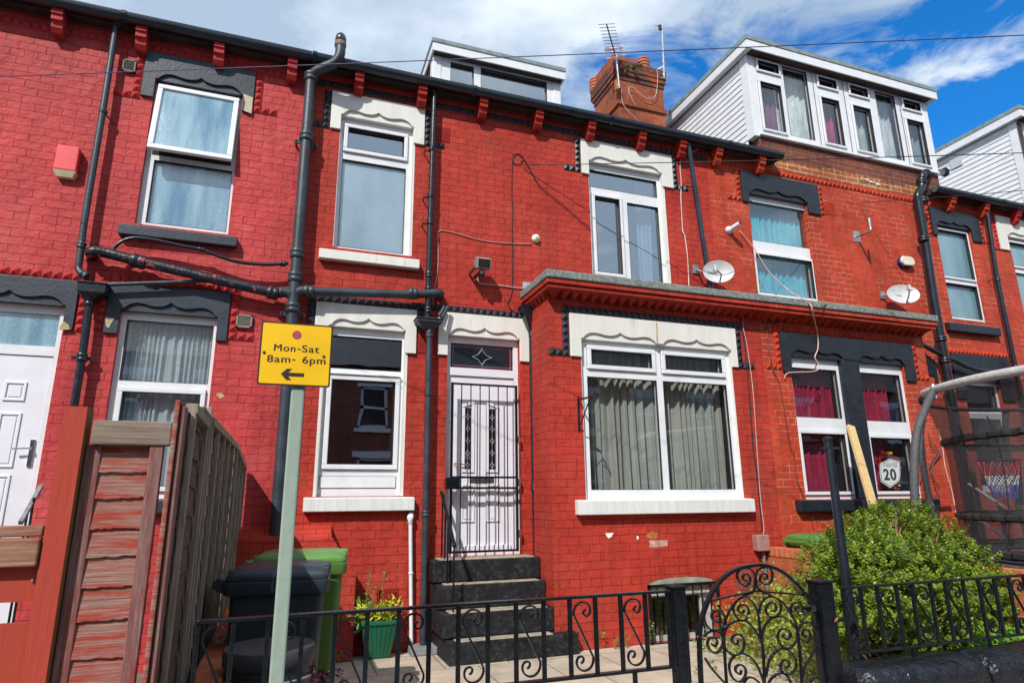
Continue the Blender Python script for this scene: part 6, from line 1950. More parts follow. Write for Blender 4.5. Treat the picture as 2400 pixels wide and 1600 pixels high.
# corner posts and panels running back to the house
cp = thing('timber_fence', 'weathered grey lapped fence running from the split corner post back to the house', 'fence', (-.42, 3.05, 0))
ztc = at(420, 937, 3.0).z
bx('post_half', W_RED, cp, at(411, 940, 3).x, at(423, 940, 3).x, 3.0, 3.08, 0, ztc, bevel=.006)
bx('post_half', W_DARK, cp, at(423, 940, 3).x+.003, at(429, 940, 3).x, 3.012, 3.08, 0, ztc-.01, bevel=.004)
bx('post_half', W_STILE, cp, at(429, 940, 3).x+.003, at(437, 945, 3).x, 2.996, 3.08, 0, ztc-.025, bevel=.004)
def lap_panel(label, x0, y0, x1, y1, zt, bh, mboard, mframe, battens, side=1, zt2=None):
    bd = MB()
    zt2 = zt if zt2 is None else zt2
    fx = lambda y: x0+(x1-x0)*(y-y0)/(y1-y0)
    fz = lambda y: zt+(zt2-zt)*(y-y0)/(y1-y0)
    rnd = random.Random(int(y0*100))
    z = 0
    while z < zt-.05:
        h = bh*rnd.uniform(.88, 1.1)
        nn = 12
        vs = []
        for i in range(nn+1):
            y = y0+(y1-y0)*i/nn
            j = rnd.uniform(-.006, .006)
            top_ = min(z+h+.02, fz(y)-.03)
            vs += [(fx(y)+.006, y, z-.01+j), (fx(y)-.008, y, z-.01+j), (fx(y)-.014, y, top_), (fx(y)-.006, y, top_)]
        fs = []
        for i in range(nn):
            for q_ in range(4):
                c, d = i*4+q_, i*4+(q_+1) % 4
                fs.append((c, c+4, d+4, d))
        fs += [(0, 1, 2, 3), (nn*4+3, nn*4+2, nn*4+1, nn*4)]
        bd.add(vs, fs)
        z += h
    t = bd.build('panel', mboard, cp, label=label)
    for i in range(battens):
        y = y0+(y1-y0)*(i+.0)/(max(1, battens-1))
        y = min(max(y, y0+.02), y1-.02)
        MB().box(fx(y)+.007, fx(y)+.030, y-.02, y+.02, 0, fz(y)-.04).build('batten', mframe, t, bevel=.003)
    MB().obox((x0+.01, y0, zt-.02), (x1+.01, y1, zt2-.02), .05, .045, Vector((1, 0, 0))).build('top_rail', mframe, t, bevel=.004)
    return t
lap_panel('dark brown fence panel just behind the split corner post', -.408, 3.10, -.416, 3.72, 1.88, .13, W_DARK, W_GREY, 2)
tp_ = cp
bx('post', W_GREY, tp_, -.43, -.385, 3.79, 3.83, 0, 1.96, bevel=.005)
bx('post_back', W_DARK, tp_, -.45, -.415, 3.735, 3.785, 0, 1.955, bevel=.005)
lap_panel('long weathered grey lapped fence panel running back toward the house', -.408, 3.84, -.385, 5.74, 1.91, .115, W_GREYH, W_GREY, 6)
tq_ = cp
bx('post', W_GREY, tq_, -.40, -.36, 5.76, 5.80, 0, 1.92, bevel=.005)
lap_panel('last short grey fence panel sloping down to the house wall', -.385, 5.82, -.360, 6.74, 1.90, .115, W_GREYH, W_GREY, 4, zt2=1.79)
lw = MB().box(-.345, -.20, 3.3, 6.0, -.03, .62)
tag(lw.build('dwarf_wall', BR_GW, None, loc=(-.27, 4.6, 0), bevel=.006), 'low orange brick wall along the foot of the grey fence', 'wall')
# red timber gate
yt = 3.03
gtT = at(0, 1232, yt).z
rg = thing('timber_gate', 'red-painted timber gate with a hand slot and weathered top rails, far left', 'gate', (-1, yt, 0))
xg0, xg1 = -1.9, pA.x-.006
z1_ = at(60, 1258, yt).z
bx('top_rail', wood('worn_brown_rail', (.20, .06, .035), (.40, .26, .18), (.26, .06, .035), .55, HX), rg, xg0, xg1, yt-.03, yt+.02, z1_+.002, gtT, bevel=.006)
z2_ = at(60, 1325, yt).z
bx('second_rail', 'worn_brown_rail', rg, xg0, xg1, yt-.045, yt+.02, z2_, z1_-.002, bevel=.006)
sa, sb = at(0, 1412, yt), at(70, 1458, yt)
slot = (sb.x-.26, sb.x, sb.z, sa.z)
xs = [xg0]
q = MB().holes(xg0, xg1, .05, z2_+.02, yt, [slot], .025)
q.add([(xg0, yt+.025, .05), (xg1, yt+.025, .05), (xg1, yt+.025, slot[2]), (xg0, yt+.025, slot[2])], [(3, 2, 1, 0)])
q.add([(xg0, yt+.025, slot[3]), (xg1, yt+.025, slot[3]), (xg1, yt+.025, z2_), (xg0, yt+.025, z2_)], [(3, 2, 1, 0)])
q.build('boards', W_GATE, rg)
q = MB()
x = xg1-.19
while x > xg0:
    q.box(x, x+.004, yt-.0015, yt+.001, slot[3]+.03 if slot[0] < x < slot[1] else .05, z2_-.01)
    x -= .145
q.build('board_gap', 'dark_room', rg)
bx('bolt_head', ALU, rg, at(75, 1360, yt).x, at(79, 1360, yt).x, yt-.01, yt, at(77, 1358, yt).z-.005, at(77, 1358, yt).z+.005)

# ---------------------------------------------------------------- bins, tub, planter
def wheelie(cx, cy, rot, w, dp, h, body, lidm, label, group='wheelie bins by the fence'):
    t = thing('wheelie_bin', label, 'bin', (cx, cy, 0), group)
    ca_, sa_ = math.cos(rot), math.sin(rot)
    def place(mb):
        mb.v = [(cx+x*ca_-y*sa_, cy+x*sa_+y*ca_, z) for x, y, z in mb.v]
        return mb
    hb = h-.10
    def ring(sx_, sy_, z, oy=0, r=.05, n=4):
        out = []
        for qx, qy, a0 in ((1, 1, 0), (-1, 1, 90), (-1, -1, 180), (1, -1, 270)):
            for i in range(n+1):
                a = R(a0+90*i/n)
                out.append((qx*(sx_-r)+r*math.cos(a), qy*(sy_-r)+r*math.sin(a)+oy, z))
        return out
    def loft(mb, rings):
        n = len(rings[0])
        o = len(mb.v)
        for r_ in rings:
            mb.v += r_
        for i in range(len(rings)-1):
            for k in range(n):
                a, b = o+i*n+k, o+i*n+(k+1) % n
                mb.f.append((a, b, b+n, a+n))
        mb.f.append(tuple(o+k for k in range(n))[::-1])
        e_ = o+(len(rings)-1)*n
        mb.f.append(tuple(e_+k for k in range(n)))
        return mb
    q = MB()
    loft(q, [ring(dp*.40, w*.40, .04), ring(dp*.42, w*.41, .3), ring(dp*.46, w*.45, hb-.10), ring(dp*.47, w*.46, hb-.02)])
    place(q).build('body', body, t, smooth=True)
    q = MB()
    loft(q, [ring(dp*.505, w*.505, hb-.075, r=.04), ring(dp*.51, w*.51, hb-.07, r=.04), ring(dp*.515, w*.515, hb-.005, r=.04), ring(dp*.505, w*.505, hb, r=.04)])
    place(q).build('rim', body, t, smooth=True)
    q = MB()
    loft(q, [ring(dp*.50, w*.50, hb+.003, r=.035), ring(dp*.505, w*.505, hb+.022, r=.035), ring(dp*.49, w*.49, hb+.045, r=.04), ring(dp*.46, w*.46, hb+.06, r=.05), ring(dp*.36, w*.38, hb+.072, r=.06)])
    lid = place(q).build('lid', lidm, t, smooth=True)
    q = MB().box(dp*.34, dp*.515, -w*.13, w*.13, hb+.02, hb+.075).box(dp*.34, dp*.5, -w*.40, -w*.22, hb+.01, hb+.06).box(dp*.34, dp*.5, w*.22, w*.40, hb+.01, hb+.06)
    place(q).build('lid_grip', lidm, lid, bevel=.012)
    q = MB().tube([(-dp*.60, -w*.42, hb-.01), (-dp*.60, w*.42, hb-.01)], .018, 12)
    for s_ in (-1, 1):
        q.prismx([], 0, 0) if False else None
        q.obox((-dp*.45, s_*w*.38, hb-.05), (-dp*.61, s_*w*.38, hb-.0), .05, .07, Vector((0, 1, 0)))
    place(q).build('handle', body, t, bevel=.006)
    for s_ in (-1, 1):
        q = MB()
        q.lathe((0, 0, 0), [(.02, -.03), (.09, -.028), (.1, -.015), (.1, .015), (.09, .028), (.02, .03)], 24, 'y')
        q.v = [(x-dp*.42, y+s_*w*.45, z+.1) for x, y, z in q.v]
        place(q).build('wheel', BLKP, t, smooth=True)
    return t
BINB = mat('black_bin_plastic', (.024, .037, .052), .45, .1, 4, .0008, 200, spec=.5)
BING = mat('green_bin_plastic', (.075, .165, .028), .45, .1, 4, .0008, 200)
BINL = mat('green_lid_plastic', (.10, .23, .05), .35, .1, 4)
wheelie(.045, 4.50, R(-5), .56, .58, 1.10, BINB, BINB, 'black wheelie bin behind the sign pole')
wheelie(.19, 5.12, R(-6), .54, .62, 1.135, BING, BINL, 'green wheelie bin behind the black one, against the red wall')
wheelie(5.74, 5.84, R(0), .5, .52, 1.08, BING, mat('dark_green_lid', (.07, .19, .045), .45, .1, 4), 'green wheelie bin behind the garden wall, mostly hidden by the shrub')
tb = thing('round_tub', 'black round lidded tub at the foot of the black wheelie bin', 'tub', (.01, 3.78, 0))
MB().lathe((.008, 3.78, 0), [(.19, 0), (.20, .05), (.212, .60), (.214, .66)], 40).build('tub_body', BINB, tb, smooth=True)
MB().lathe((.008, 3.78, 0), [(.222, .655), (.226, .66), (.228, .72), (.222, .735), (.12, .742), (.02, .742)], 40).build('lid', mat('matt_black_lid', (.05, .05, .055), .6, .1, 5), tb, smooth=True)
P = [(.008+.225*math.cos(a), 3.78+.225*math.sin(a), .60) for a in [R(180+i*6) for i in range(31)]]
MB().tube(P, .006, 6).build('wire_handle', ALU, tb, smooth='all')
pl_ = thing('planter', 'green ribbed plastic planter with straggly flowering plants by the red wall', 'planter', (1.0, 6.45, 0))
PLG = mat('green_planter_plastic', (.006, .105, .052), .4, .15, 5)
pc = at(890, 1500, 6.45)
a, b = at(848, 1480, 6.56).x, at(932, 1480, 6.56).x
mx2 = (a+b)/2
MB().add([(a+.06, 6.59, 0), (b-.06, 6.59, 0), (b-.06, 6.75, 0), (a+.06, 6.75, 0), (a, 6.54, .31), (b, 6.54, .31), (b, 6.78, .31), (a, 6.78, .31)],
         [(0, 1, 5, 4), (1, 2, 6, 5), (2, 3, 7, 6), (3, 0, 4, 7), (3, 2, 1, 0), (4, 5, 6, 7)]).build('pot', PLG, pl_, bevel=.01)
q = MB()
for x0_, x1_, y0_, y1_ in ((a-.015, b+.015, 6.525, 6.55), (a-.015, b+.015, 6.77, 6.79), (a-.015, a+.01, 6.55, 6.77), (b-.01, b+.015, 6.55, 6.77)):
    q.box(x0_, x1_, y0_, y1_, .305, .342)
q.build('rim', PLG, pl_, bevel=.006)
q = MB()
for i in range(7):
    t = (i+.5)/7
    xb_, xt_ = a+.06+(b-a-.12)*t, a+(b-a)*t
    q.obox((xb_, 6.586, .02), (xt_, 6.538, .30), .012, .014, Vector((0, 1, 0)))
q.build('rib', PLG, pl_)
rr = random.Random(31)
LY, LG, LBR = mat('yellow_green_leaf', (.42, .42, .03), .6, .25, 30), mat('fresh_leaf', (.09, .22, .03), .55, .3, 30), mat('dry_stem', (.30, .21, .07), .8, .2, 20)
q1, q2 = MB(), MB()
stems = MB()
for i in range(14):
    x, y = rr.uniform(a+.03, b-.03), rr.uniform(6.57, 6.75)
    tall = i in (2, 5, 8)
    h = rr.uniform(.34, .50) if tall else rr.uniform(.06, .20)
    p0_ = Vector((x, y, .30))
    p1_ = p0_+Vector((rr.uniform(-.05, .05), rr.uniform(-.03, .03), h))
    mid = p0_.lerp(p1_, .5)+Vector((rr.uniform(-.03, .03), 0, 0))
    P = catmull([p0_, mid, p1_], 6)
    stems.tube(P, .003, 4)
    for p in P[2:]:
        tuft(q1 if not tall else q2, p, 7 if not tall else 6, .022 if not tall else .012, rr, .009, .06 if not tall else .022)
for i in range(60):
    p = Vector((a-.03+rr.gauss(0, .05), 6.62+rr.gauss(0, .04), .42+rr.gauss(0, .07)))
    tuft(q2, p, 2, .01, rr, .022, .07)
stems.build('stems', LBR, pl_)
tag(q1.build('leaves', LY, pl_), None, None, kind='stuff')
tag(q2.build('green_leaves', LG, pl_), None, None, kind='stuff')

# ---------------------------------------------------------------- sign
YSG = 2.2
tl, tr2, br2, bl = (at(*p, YSG) for p in ((613, 752.5), (781, 764), (772.5, 909), (602, 900)))
sc_ = (tl+tr2+br2+bl)/4
ux = ((tr2-tl)+(br2-bl))/2
sw = ux.length
ux.normalize()
uz = ((tl-bl)+(tr2-br2))/2
sh_ = uz.length
uz = (uz-ux*uz.dot(ux)).normalized()
def sp_(x, z, dy=0):
    return sc_+ux*x+uz*z+Vector((0, -dy, 0))
sgn = thing('parking_sign', 'yellow parking restriction plate on a pale green square post, in front of the yard', 'sign', (sc_.x, YSG+.03, 0))
def rrect(w, h, r, n=5):
    out = []
    for qx, qz, a0 in ((1, 1, 0), (-1, 1, 90), (-1, -1, 180), (1, -1, 270)):
        for i in range(n+1):
            a = R(a0+90*i/n)
            out.append((qx*(w/2-r)+r*math.cos(a), qz*(h/2-r)+r*math.sin(a)))
    return out
def plate(pts, y0, y1):
    n = len(pts)
    vs = [sp_(x, z, y0) for x, z in pts]+[sp_(x, z, y1) for x, z in pts]
    return MB().add(vs, [tuple(range(n))[::-1], tuple(range(n, 2*n))]+[(i, (i+1) % n, n+(i+1) % n, n+i) for i in range(n)])
BLS = mat('sign_black', (.030, .022, .018), .45, .1, 5)
YEL = mat('sign_yellow', (.84, .50, .004), .42, .05, 5, col2=(.70, .40, .01), c2amt=.62, c2scale=6, c2edge=.25)
plate(rrect(sw, sh_, .008), 0, .003).build('plate_border', BLS, sgn)
plate(rrect(sw-.011, sh_-.011, .005), .003, .0036).build('plate_face', YEL, sgn)
SX = sw/975.0       # crop pixels to metres across the plate
def sgp(px, py):    # crop pixel (590,730 zoom 5.81) -> plate coordinates
    p = at(590+px/5.81, 730+py/5.81, YSG)-sc_
    return p.dot(ux), p.dot(uz)
cxr, czr = sgp(616, 322)
plate([(cxr+.0148*math.cos(R(a)), czr+.0148*math.sin(R(a))) for a in range(0, 360, 12)], .0036, .0041).build('disc_rim', mat('sign_darkred', (.16, .02, .02), .5), sgn)
plate([(cxr+.0138*math.cos(R(a)), czr+.0138*math.sin(R(a))) for a in range(0, 360, 12)], .0041, .0045).build('red_disc', mat('sign_maroon', (.34, .045, .075), .5), sgn)
ar = [(395, 850), (478, 780), (552, 783), (498, 832), (713, 843), (710, 892), (495, 883), (540, 936), (468, 932)]
plate([sgp(*p) for p in ar][::-1], .0036, .0042).build('arrow', BLS, sgn)
def text(parent, s, x, z, w, h, dy, mt, frame, name='lettering', off=.0, bold=0):
    """frame(x,z,dy) maps plate coordinates to the world; the text is fitted to width w and cap height h"""
    cu = bpy.data.curves.new(name, 'FONT')
    cu.body = s
    cu.size = 1
    cu.offset = off
    cu.space_character = 1.12
    tmp = bpy.data.objects.new(name+'_tmp', cu)
    COL.objects.link(tmp)
    dg = bpy.context.evaluated_depsgraph_get()
    me = bpy.data.meshes.new_from_object(tmp.evaluated_get(dg))
    bpy.data.objects.remove(tmp)
    vs = [v_.co.copy() for v_ in me.vertices]
    fs = [tuple(p.vertices) for p in me.polygons]
    x0_, x1_ = min(v_.x for v_ in vs), max(v_.x for v_ in vs)
    kx, kz = w/(x1_-x0_), h/.72
    m_ = MB()
    for k_, sx_ in enumerate((-bold, 0, bold) if bold else (0,)):
        m_.add([frame(x+sx_+(v_.x-x0_)*kx, z+v_.y*kz, dy+k_*.00012) for v_ in vs], fs)
    return m_.build(name, mt, parent)
def word(s, l, r, base, cap):
    (x0_, z0_), (x1_, z1_) = sgp(l, base), sgp(r, base)
    hh = sgp(l, base-cap)[1]-sgp(l, base)[1]
    return text(sgn, s, x0_, z0_-.0002, x1_-x0_, hh, .0040, BLS, sp_, off=.022)
def word2(s, l, bl_, r, br_, cap):
    x0_, z0_ = sgp(l, bl_)
    x1_, z1_ = sgp(r, br_)
    hh = sgp(l, bl_-cap)[1]-z0_
    th = math.atan2(z1_-z0_, x1_-x0_)
    fr_ = lambda x, z, d: sp_(x0_+x*math.cos(th)-z*math.sin(th), z0_+x*math.sin(th)+z*math.cos(th), d)
    return text(sgn, s, 0, 0, math.hypot(x1_-x0_, z1_-z0_), hh, .0040, BLS, fr_, off=0, bold=.0008)
word2('Mon', 303, 535, 590, 550, 98)
word2('-', 622, 552, 660, 554, 120)
word2('Sat', 683, 553, 915, 568, 98)
word2('8am', 208, 687, 520, 697, 100)
word2('-', 550, 696, 587, 698, 120)
word2('6pm', 690, 707, 1000, 722, 100)
for px_, py_ in ((167, 555), (978, 612)):
    x, z = sgp(px_, py_)
    c = sp_(x, z, .003)
    MB().lathe(c, [(.0052, 0), (.0050, .0025), (.0035, .0045), (.0012, .0055)], 14, 'y').build('bolt', mat('dull_bolt', (.10, .10, .10), .35, metal=.6), sgn, smooth=True)
PST = wood('pale_green_galvanised_post', (.25, .33, .27), (.32, .39, .33), (.30, .31, .25), .70, (14, 14, 14), .55, .0012)
xa, xb = at(684, 915, YSG+.01).x, at(712, 915, YSG+.01).x
xa2, xb2 = at(628, 1600, YSG+.01).x, at(668, 1600, YSG+.01).x
px0, px1 = (xa+xa2)/2, (xb+xb2)/2
ptop = at(700, 909, YSG).z+.12
bx('post', PST, sgn, px0, px1, YSG+.006, YSG+.006+(px1-px0), .0, ptop, bevel=.006)

# ---------------------------------------------------------------- garden wall, shrub, plants
gw = MB().box(5.29, 5.42, 3.2, B-.003, -.03, .81)
gw.build
GWt = thing('garden_wall', 'orange brick garden wall with brick-on-edge coping behind the shrub', 'wall', (5.35, 4.7, 0))
gw.build('wall', BR_GW, GWt)
rr = random.Random(41)
BR_CP = mat('orange_coping_brick', (.50, .12, .045), .8, .12, 14, .003, 50)
q = MB()
y = 3.2
while y < B-.08:
    q.box(5.28, 5.43, y+.004, y+.071, .812, .905+rr.uniform(-.002, .002))
    y += .078
q.build('coping_course', BR_CP, GWt, bevel=.004)
MB().box(5.285, 5.425, 3.2, B-.08, .81, .895).build('mortar_bed', mat('mortar_bed', (.42, .32, .22), .9), GWt)
def leafmat(name, ca, cb_, rough=.42):
    mt, t, o = newmat(name)
    p = N(t, 'ShaderNodeBsdfPrincipled', ins={'Roughness': rough, 'Specular IOR Level': .5})
    g = N(t, 'ShaderNodeNewGeometry')
    cr = N(t, 'ShaderNodeValToRGB')
    cr.color_ramp.elements[0].position = 0
    cr.color_ramp.elements[0].color = (*ca, 1)
    cr.color_ramp.elements[1].position = 1
    cr.color_ramp.elements[1].color = (*cb_, 1)
    L(t, g, 'Random Per Island', cr, 0)
    L(t, cr, 0, p, 'Base Color')
    tr = N(t, 'ShaderNodeBsdfTranslucent')
    L(t, cr, 0, tr, 0)
    mi = N(t, 'ShaderNodeMixShader', ins={0: .28})
    L(t, p, 0, mi, 1)
    L(t, tr, 0, mi, 2)
    L(t, mi, 0, o, 0)
    MATS[name] = mt
    return mt
LF = leafmat('glossy_shrub_leaf', (.05, .13, .010), (.34, .43, .03))
TW = mat('shrub_twig', (.27, .18, .12), .85, .25, 20)
SHC = Vector((4.38, 3.78, 0))
sb_ = thing('shrub', 'large rounded evergreen shrub with glossy small leaves behind the right railing', 'shrub', tuple(SHC))
rr = random.Random(77)
lobes = []
for px_, py_, Y_, r_ in ((2100, 1262, 3.85, .24), (2020, 1290, 3.75, .22), (2190, 1275, 3.9, .23), (2010, 1262, 3.9, .16), (1950, 1345, 3.65, .21), (2050, 1340, 3.5, .24), (2150, 1350, 3.5, .26), (2250, 1345, 3.7, .25), (2290, 1400, 3.6, .24), (1910, 1400, 3.55, .17), (1985, 1420, 3.45, .2), (2090, 1430, 3.4, .22), (2210, 1430, 3.4, .24), (1940, 1300, 3.8, .12), (2310, 1450, 3.6, .18), (2120, 1480, 3.4, .16), (2230, 1310, 4.0, .2), (2330, 1375, 3.75, .13), (1960, 1480, 3.4, .13), (2190, 1510, 3.35, .14), (2060, 1225, 4.0, .13), (2150, 1222, 4.0, .14)):
    lobes.append((at(px_, py_, Y_), r_))
q = MB()
tw = MB()
cbase = Vector((4.3, 3.75, .05))
for c, r_ in lobes:
    n = int(400*(r_/.24)**2)
    for i in range(n):
        d = Vector((rr.gauss(0, 1), rr.gauss(0, 1), rr.gauss(.15, 1))).normalized()
        lump = math.sin(d.x*8+c.x*7)*math.sin(d.z*8+c.z*9)*math.sin(d.y*7+1)
        if lump < -.25 and rr.random() < .6:
            continue
        rad = r_*(rr.uniform(.80, 1.02) if rr.random() < .85 else rr.uniform(.5, .8))*(1+.26*lump)
        ax_ = (d*.8+Vector((rr.uniform(-.35, .35), rr.uniform(-.35, .35), .8))).normalized()
        base_ = c+d*rad
        s1 = ax_.cross(Vector((rr.uniform(-1, 1), rr.uniform(-1, 1), .1))).normalized()
        s2 = ax_.cross(s1)
        ln0 = rr.uniform(.75, 1.25)
        for tier, (off_, k_, sz_, lift) in enumerate(((0, 6, .029, .35), (.020, 6, .025, .6), (.037, 5, .017, 1.4))):
            p = base_+ax_*off_*ln0
            ph = rr.uniform(0, 6.28)
            for j in range(k_):
                a = ph+6.283*j/k_+rr.uniform(-.2, .2)
                out = (s1*math.cos(a)+s2*math.sin(a))
                ln = sz_*ln0*rr.uniform(.8, 1.15)
                tip = p+out*ln*.85+ax_*ln*lift*.6
                w_ = out.cross(ax_)*ln*.26
                m1 = p.lerp(tip, .6)
                q.add([p, m1+w_, tip, m1-w_], [(0, 1, 2, 3)])
    for i in range(22):
        d = Vector((rr.gauss(0, 1), rr.gauss(0, 1), rr.gauss(0, 1))).normalized()
        e_ = c+d*r_*.95
        tw.tube(catmull([cbase+Vector((rr.uniform(-.3, .3), rr.uniform(-.15, .15), 0)), cbase.lerp(e_, .55)+Vector((rr.uniform(-.06, .06), rr.uniform(-.06, .06), -.05)), c.lerp(e_, .3), e_], 3), [.009, .008, .007, .006, .005, .005, .004, .004, .003, .003], 5)
o = q.build('foliage', LF, sb_)
o['kind'] = 'stuff'
tw.build('branches', TW, sb_)['kind'] = 'stuff'
# ground plants by the path
def leafy(mb, rnd, x0, x1, y0, y1, n, h, ll, lw):
    for i in range(n):
        x, y = rnd.uniform(x0, x1), rnd.uniform(y0, y1)
        z = abs(rnd.gauss(0, h))
        tuft(mb, Vector((x, y, z)), 1, .01, rnd, lw, ll)
rr = random.Random(52)
GC = leafmat('ground_cover_leaf', (.10, .20, .02), (.42, .46, .07), .6)
q = MB()
def patch(px, py, Y, n, sx_, sz_, sy_, ll, lw):
    c = at(px, py, Y)
    for i in range(n):
        tuft(q, c+Vector((rr.gauss(0, sx_), rr.gauss(0, sy_), rr.gauss(0, sz_))), 1, .004, rr, lw, ll)
for (px_, py_, Y_, n_, a_, b_) in ((1745, 1450, 5.6, 420, .10, .08), (1790, 1475, 5.2, 420, .14, .08), (1850, 1470, 4.9, 420, .16, .10), (1880, 1520, 4.4, 420, .13, .08), (1830, 1430, 5.2, 320, .14, .10), (1880, 1450, 4.8, 300, .10, .14), (1845, 1395, 5.5, 220, .08, .10), (1930, 1500, 4.2, 300, .12, .14), (1900, 1420, 5.0, 200, .08, .12), (1795, 1380, 5.7, 90, .04, .12), (1960, 1560, 3.9, 300, .14, .10), (1800, 1430, 5.4, 200, .10, .06)):
    patch(px_, py_, Y_, n_, a_, b_, .18, .05, .012)
leafy(q, rr, 4.0, 5.2, 3.4, 5.9, 2600, .05, .05, .012)
o = q.build('ground_plants', GC, None, loc=(4.6, 4.8, 0))
tag(o, 'sprawling green and yellowing weeds beside the path behind the gate', 'weeds', kind='stuff')
LI = leafmat('ivy_leaf', (.09, .25, .02), (.22, .46, .05), .4)
q = MB()
for i in range(1500):
    x, y = rr.uniform(3.75, 5.25), rr.uniform(3.18, 3.6)
    zt = .42*max(0, min(1, (x-3.5)/1.2))
    z = .12+zt*rr.uniform(.3, 1)+rr.uniform(-.03, .03)
    p = Vector((x, y, z))
    s_ = rr.uniform(.02, .036)
    nn = Vector((rr.uniform(-.5, .5), rr.uniform(-1, -.1), rr.uniform(.5, 1.2))).normalized()
    a = nn.cross(Vector((rr.uniform(-1, 1), rr.uniform(-1, 1), 0))).normalized()*s_
    b = nn.cross(a)
    q.add([p-b, p+a*.85-b*.25, p+a*.6+b*.7, p+b*1.1, p-a*.6+b*.7, p-a*.85-b*.25], [(0, 1, 2, 3, 4, 5)])
o = q.build('ivy', LI, None, loc=(4.5, 3.4, 0))
tag(o, 'bright green ivy behind the right-hand railing', 'ivy', kind='stuff')
FLY = mat('yellow_flower', (.85, .68, .01), .5)
for px_, py_, Y_, lb in ((1870, 1451, 4.4, 'yellow dandelion behind the gate'), (2391, 1459, 3.5, 'yellow flower among the ivy at the right edge')):
    c = at(px_, py_, Y_)
    q = MB()
    for i in range(26):
        a = i*2.4
        d = Vector((math.cos(a), -.35, math.sin(a)))*(.012+.0006*i)
        s_ = Vector((-math.sin(a), 0, math.cos(a)))*.004
        q.add([c, c+d*.7+s_, c+d, c+d*.7-s_], [(0, 1, 2, 3)])
    q.tube([c+Vector((0, .01, 0)), c+Vector((.01, .02, -.18))], .002, 4)
    tag(q.build('flower', FLY, None, loc=c), lb, 'flower')
# weeds along the bay foot and in the flags
q = MB()
for px_, py_, Y_ in ((1525, 1470, 6.1), (1520, 1490, 6.1), (1410, 1487, 6.12), (1445, 1505, 6.1), (1470, 1500, 6.1), (1345, 1520, 6.1), (797, 1537, 6.5), (1635, 1575, 5.0), (1675, 1573, 5.1), (1665, 1560, 5.3), (1660, 1480, 6.1)):
    c = at(px_, py_, Y_)
    for i in range(24):
        tuft(q, c+Vector((rr.gauss(0, .02), rr.gauss(0, .01), rr.gauss(0, .03))), 1, .003, rr, .007, .035)
tag(q.build('wall_weeds', LG, None, loc=(3.4, 6.1, 0)), 'small weeds growing where the bay meets the flags', 'weeds', kind='stuff')
q = MB()
PUL = mat('purple_leaf', (.12, .02, .06), .6, .3, 20)
for i in range(10):
    p0_ = at(735+rr.uniform(-25, 25), 1605, 3.2)
    p1_ = at(760+rr.uniform(-40, 75), 1570+rr.uniform(-12, 20), 3.2)
    P = catmull([p0_, p0_.lerp(p1_, .5)+Vector((0, 0, .03)), p1_], 5)
    q.tube(P, .0018, 4)
    for p in P:
        tuft(q, p, 4, .007, rr, .004, .012)
tag(q.build('purple_sprig', PUL, None, loc=(.3, 3.2, .4)), 'purple-leaved sprig behind the railing by the green bin', 'plant')
# dry bundle behind the gate
c = at(1762, 1390, 5.7)
q = MB()
for i in range(150):
    a, b = rr.uniform(0, 6.28), rr.uniform(-1, 1)
    d = Vector((math.cos(a)*math.sqrt(1-b*b)*.15, math.sin(a)*.1, b*.22))
    q.tube(catmull([c+d, c+d*.9+Vector((rr.uniform(-.06, .06), rr.uniform(-.05, .05), rr.uniform(-.06, .06))), c+d*.6+Vector((rr.uniform(-.05, .05), -.03, rr.uniform(-.1, .1)))], 3), .0025, 4)
tag(q.build('brush_heap', mat('brown_dry_twig', (.17, .075, .05), .9, .3, 30), None, loc=c), 'brown tangle of dry twigs against the bay behind the gate', 'twigs')
# line post and timber
a, b = at(1940, 1030, 3.3), at(2010, 1560, 3.22)
b = Vector((a.x-.03, 3.9, .0)) if False else b
lp_ = thing('line_post', 'tall black steel post with a crossbar in front of the shrub', 'post', tuple(b))
MB().tube([b, a], [.029, .026], 16).build('shaft', PIP, lp_, smooth=True)
MB().lathe(a, [(.026, -.02), (.030, -.01), (.030, .01), (.018, .02)], 14).build('cap', PIP, lp_, smooth=True)
cb2_ = a.lerp(b, .045)
MB().tube([cb2_+Vector((-.08, -.01, 0)), cb2_+Vector((.08, -.01, .005))], .007, 8).build('crossbar', PIP, lp_)
a, b = at(1993, 998, B-.35), at(2058, 1225, 5.3)
tag(MB().obox(b+(b-a)*.9, a, .095, .04, Vector((1, 0, 0))).build('timber_plank', W_NEW, None, bevel=.003, loc=(b.x, b.y, 0)), 'pale new timber plank leaning up in front of the black mullion', 'plank')
# ---------------------------------------------------------------- shield sticker in the window
bb = crop(1700, 1060, K)
ys = B+.05+.03
shc = at(*bb(1120, 140), ys)
def shp(px, py, dy=0):
    p = at(*bb(px, py), ys-dy)
    return p
stk = thing('window_sticker', 'white shield sticker reading 20 in the lower right maroon window', 'sticker', tuple(shc))
def shield(k, y0, y1, nm, mt):
    pts = [(1052, 75), (1120, 42), (1185, 62), (1190, 150), (1182, 195), (1120, 240), (1060, 200), (1050, 140)]
    cx_, cy_ = 1120, 140
    pts = [((x-cx_)*k+cx_, (y-cy_)*k+cy_) for x, y in pts]
    P = [shp(x, y) for x, y in pts]
    n = len(P)
    vs = [(p.x, y0, p.z) for p in P]+[(p.x, y1, p.z) for p in P]
    return MB().add(vs, [tuple(range(n)), tuple(range(2*n-1, n-1, -1))]+[((i+1) % n, i, n+i, n+(i+1) % n) for i in range(n)]).build(nm, mt, stk)
STW = mat('sticker_white', (.60, .64, .62), .5, .03)
STD = mat('sticker_dark', (.03, .04, .045), .5)
shield(1.0, ys-.004, ys-.001, 'shield_edge', STW)
shield(.93, ys-.0055, ys-.0041, 'shield_line', STD)
shield(.89, ys-.007, ys-.0056, 'shield_face', STW)
ff = lambda x, z, d: Vector((x, ys-.0075-d, z))
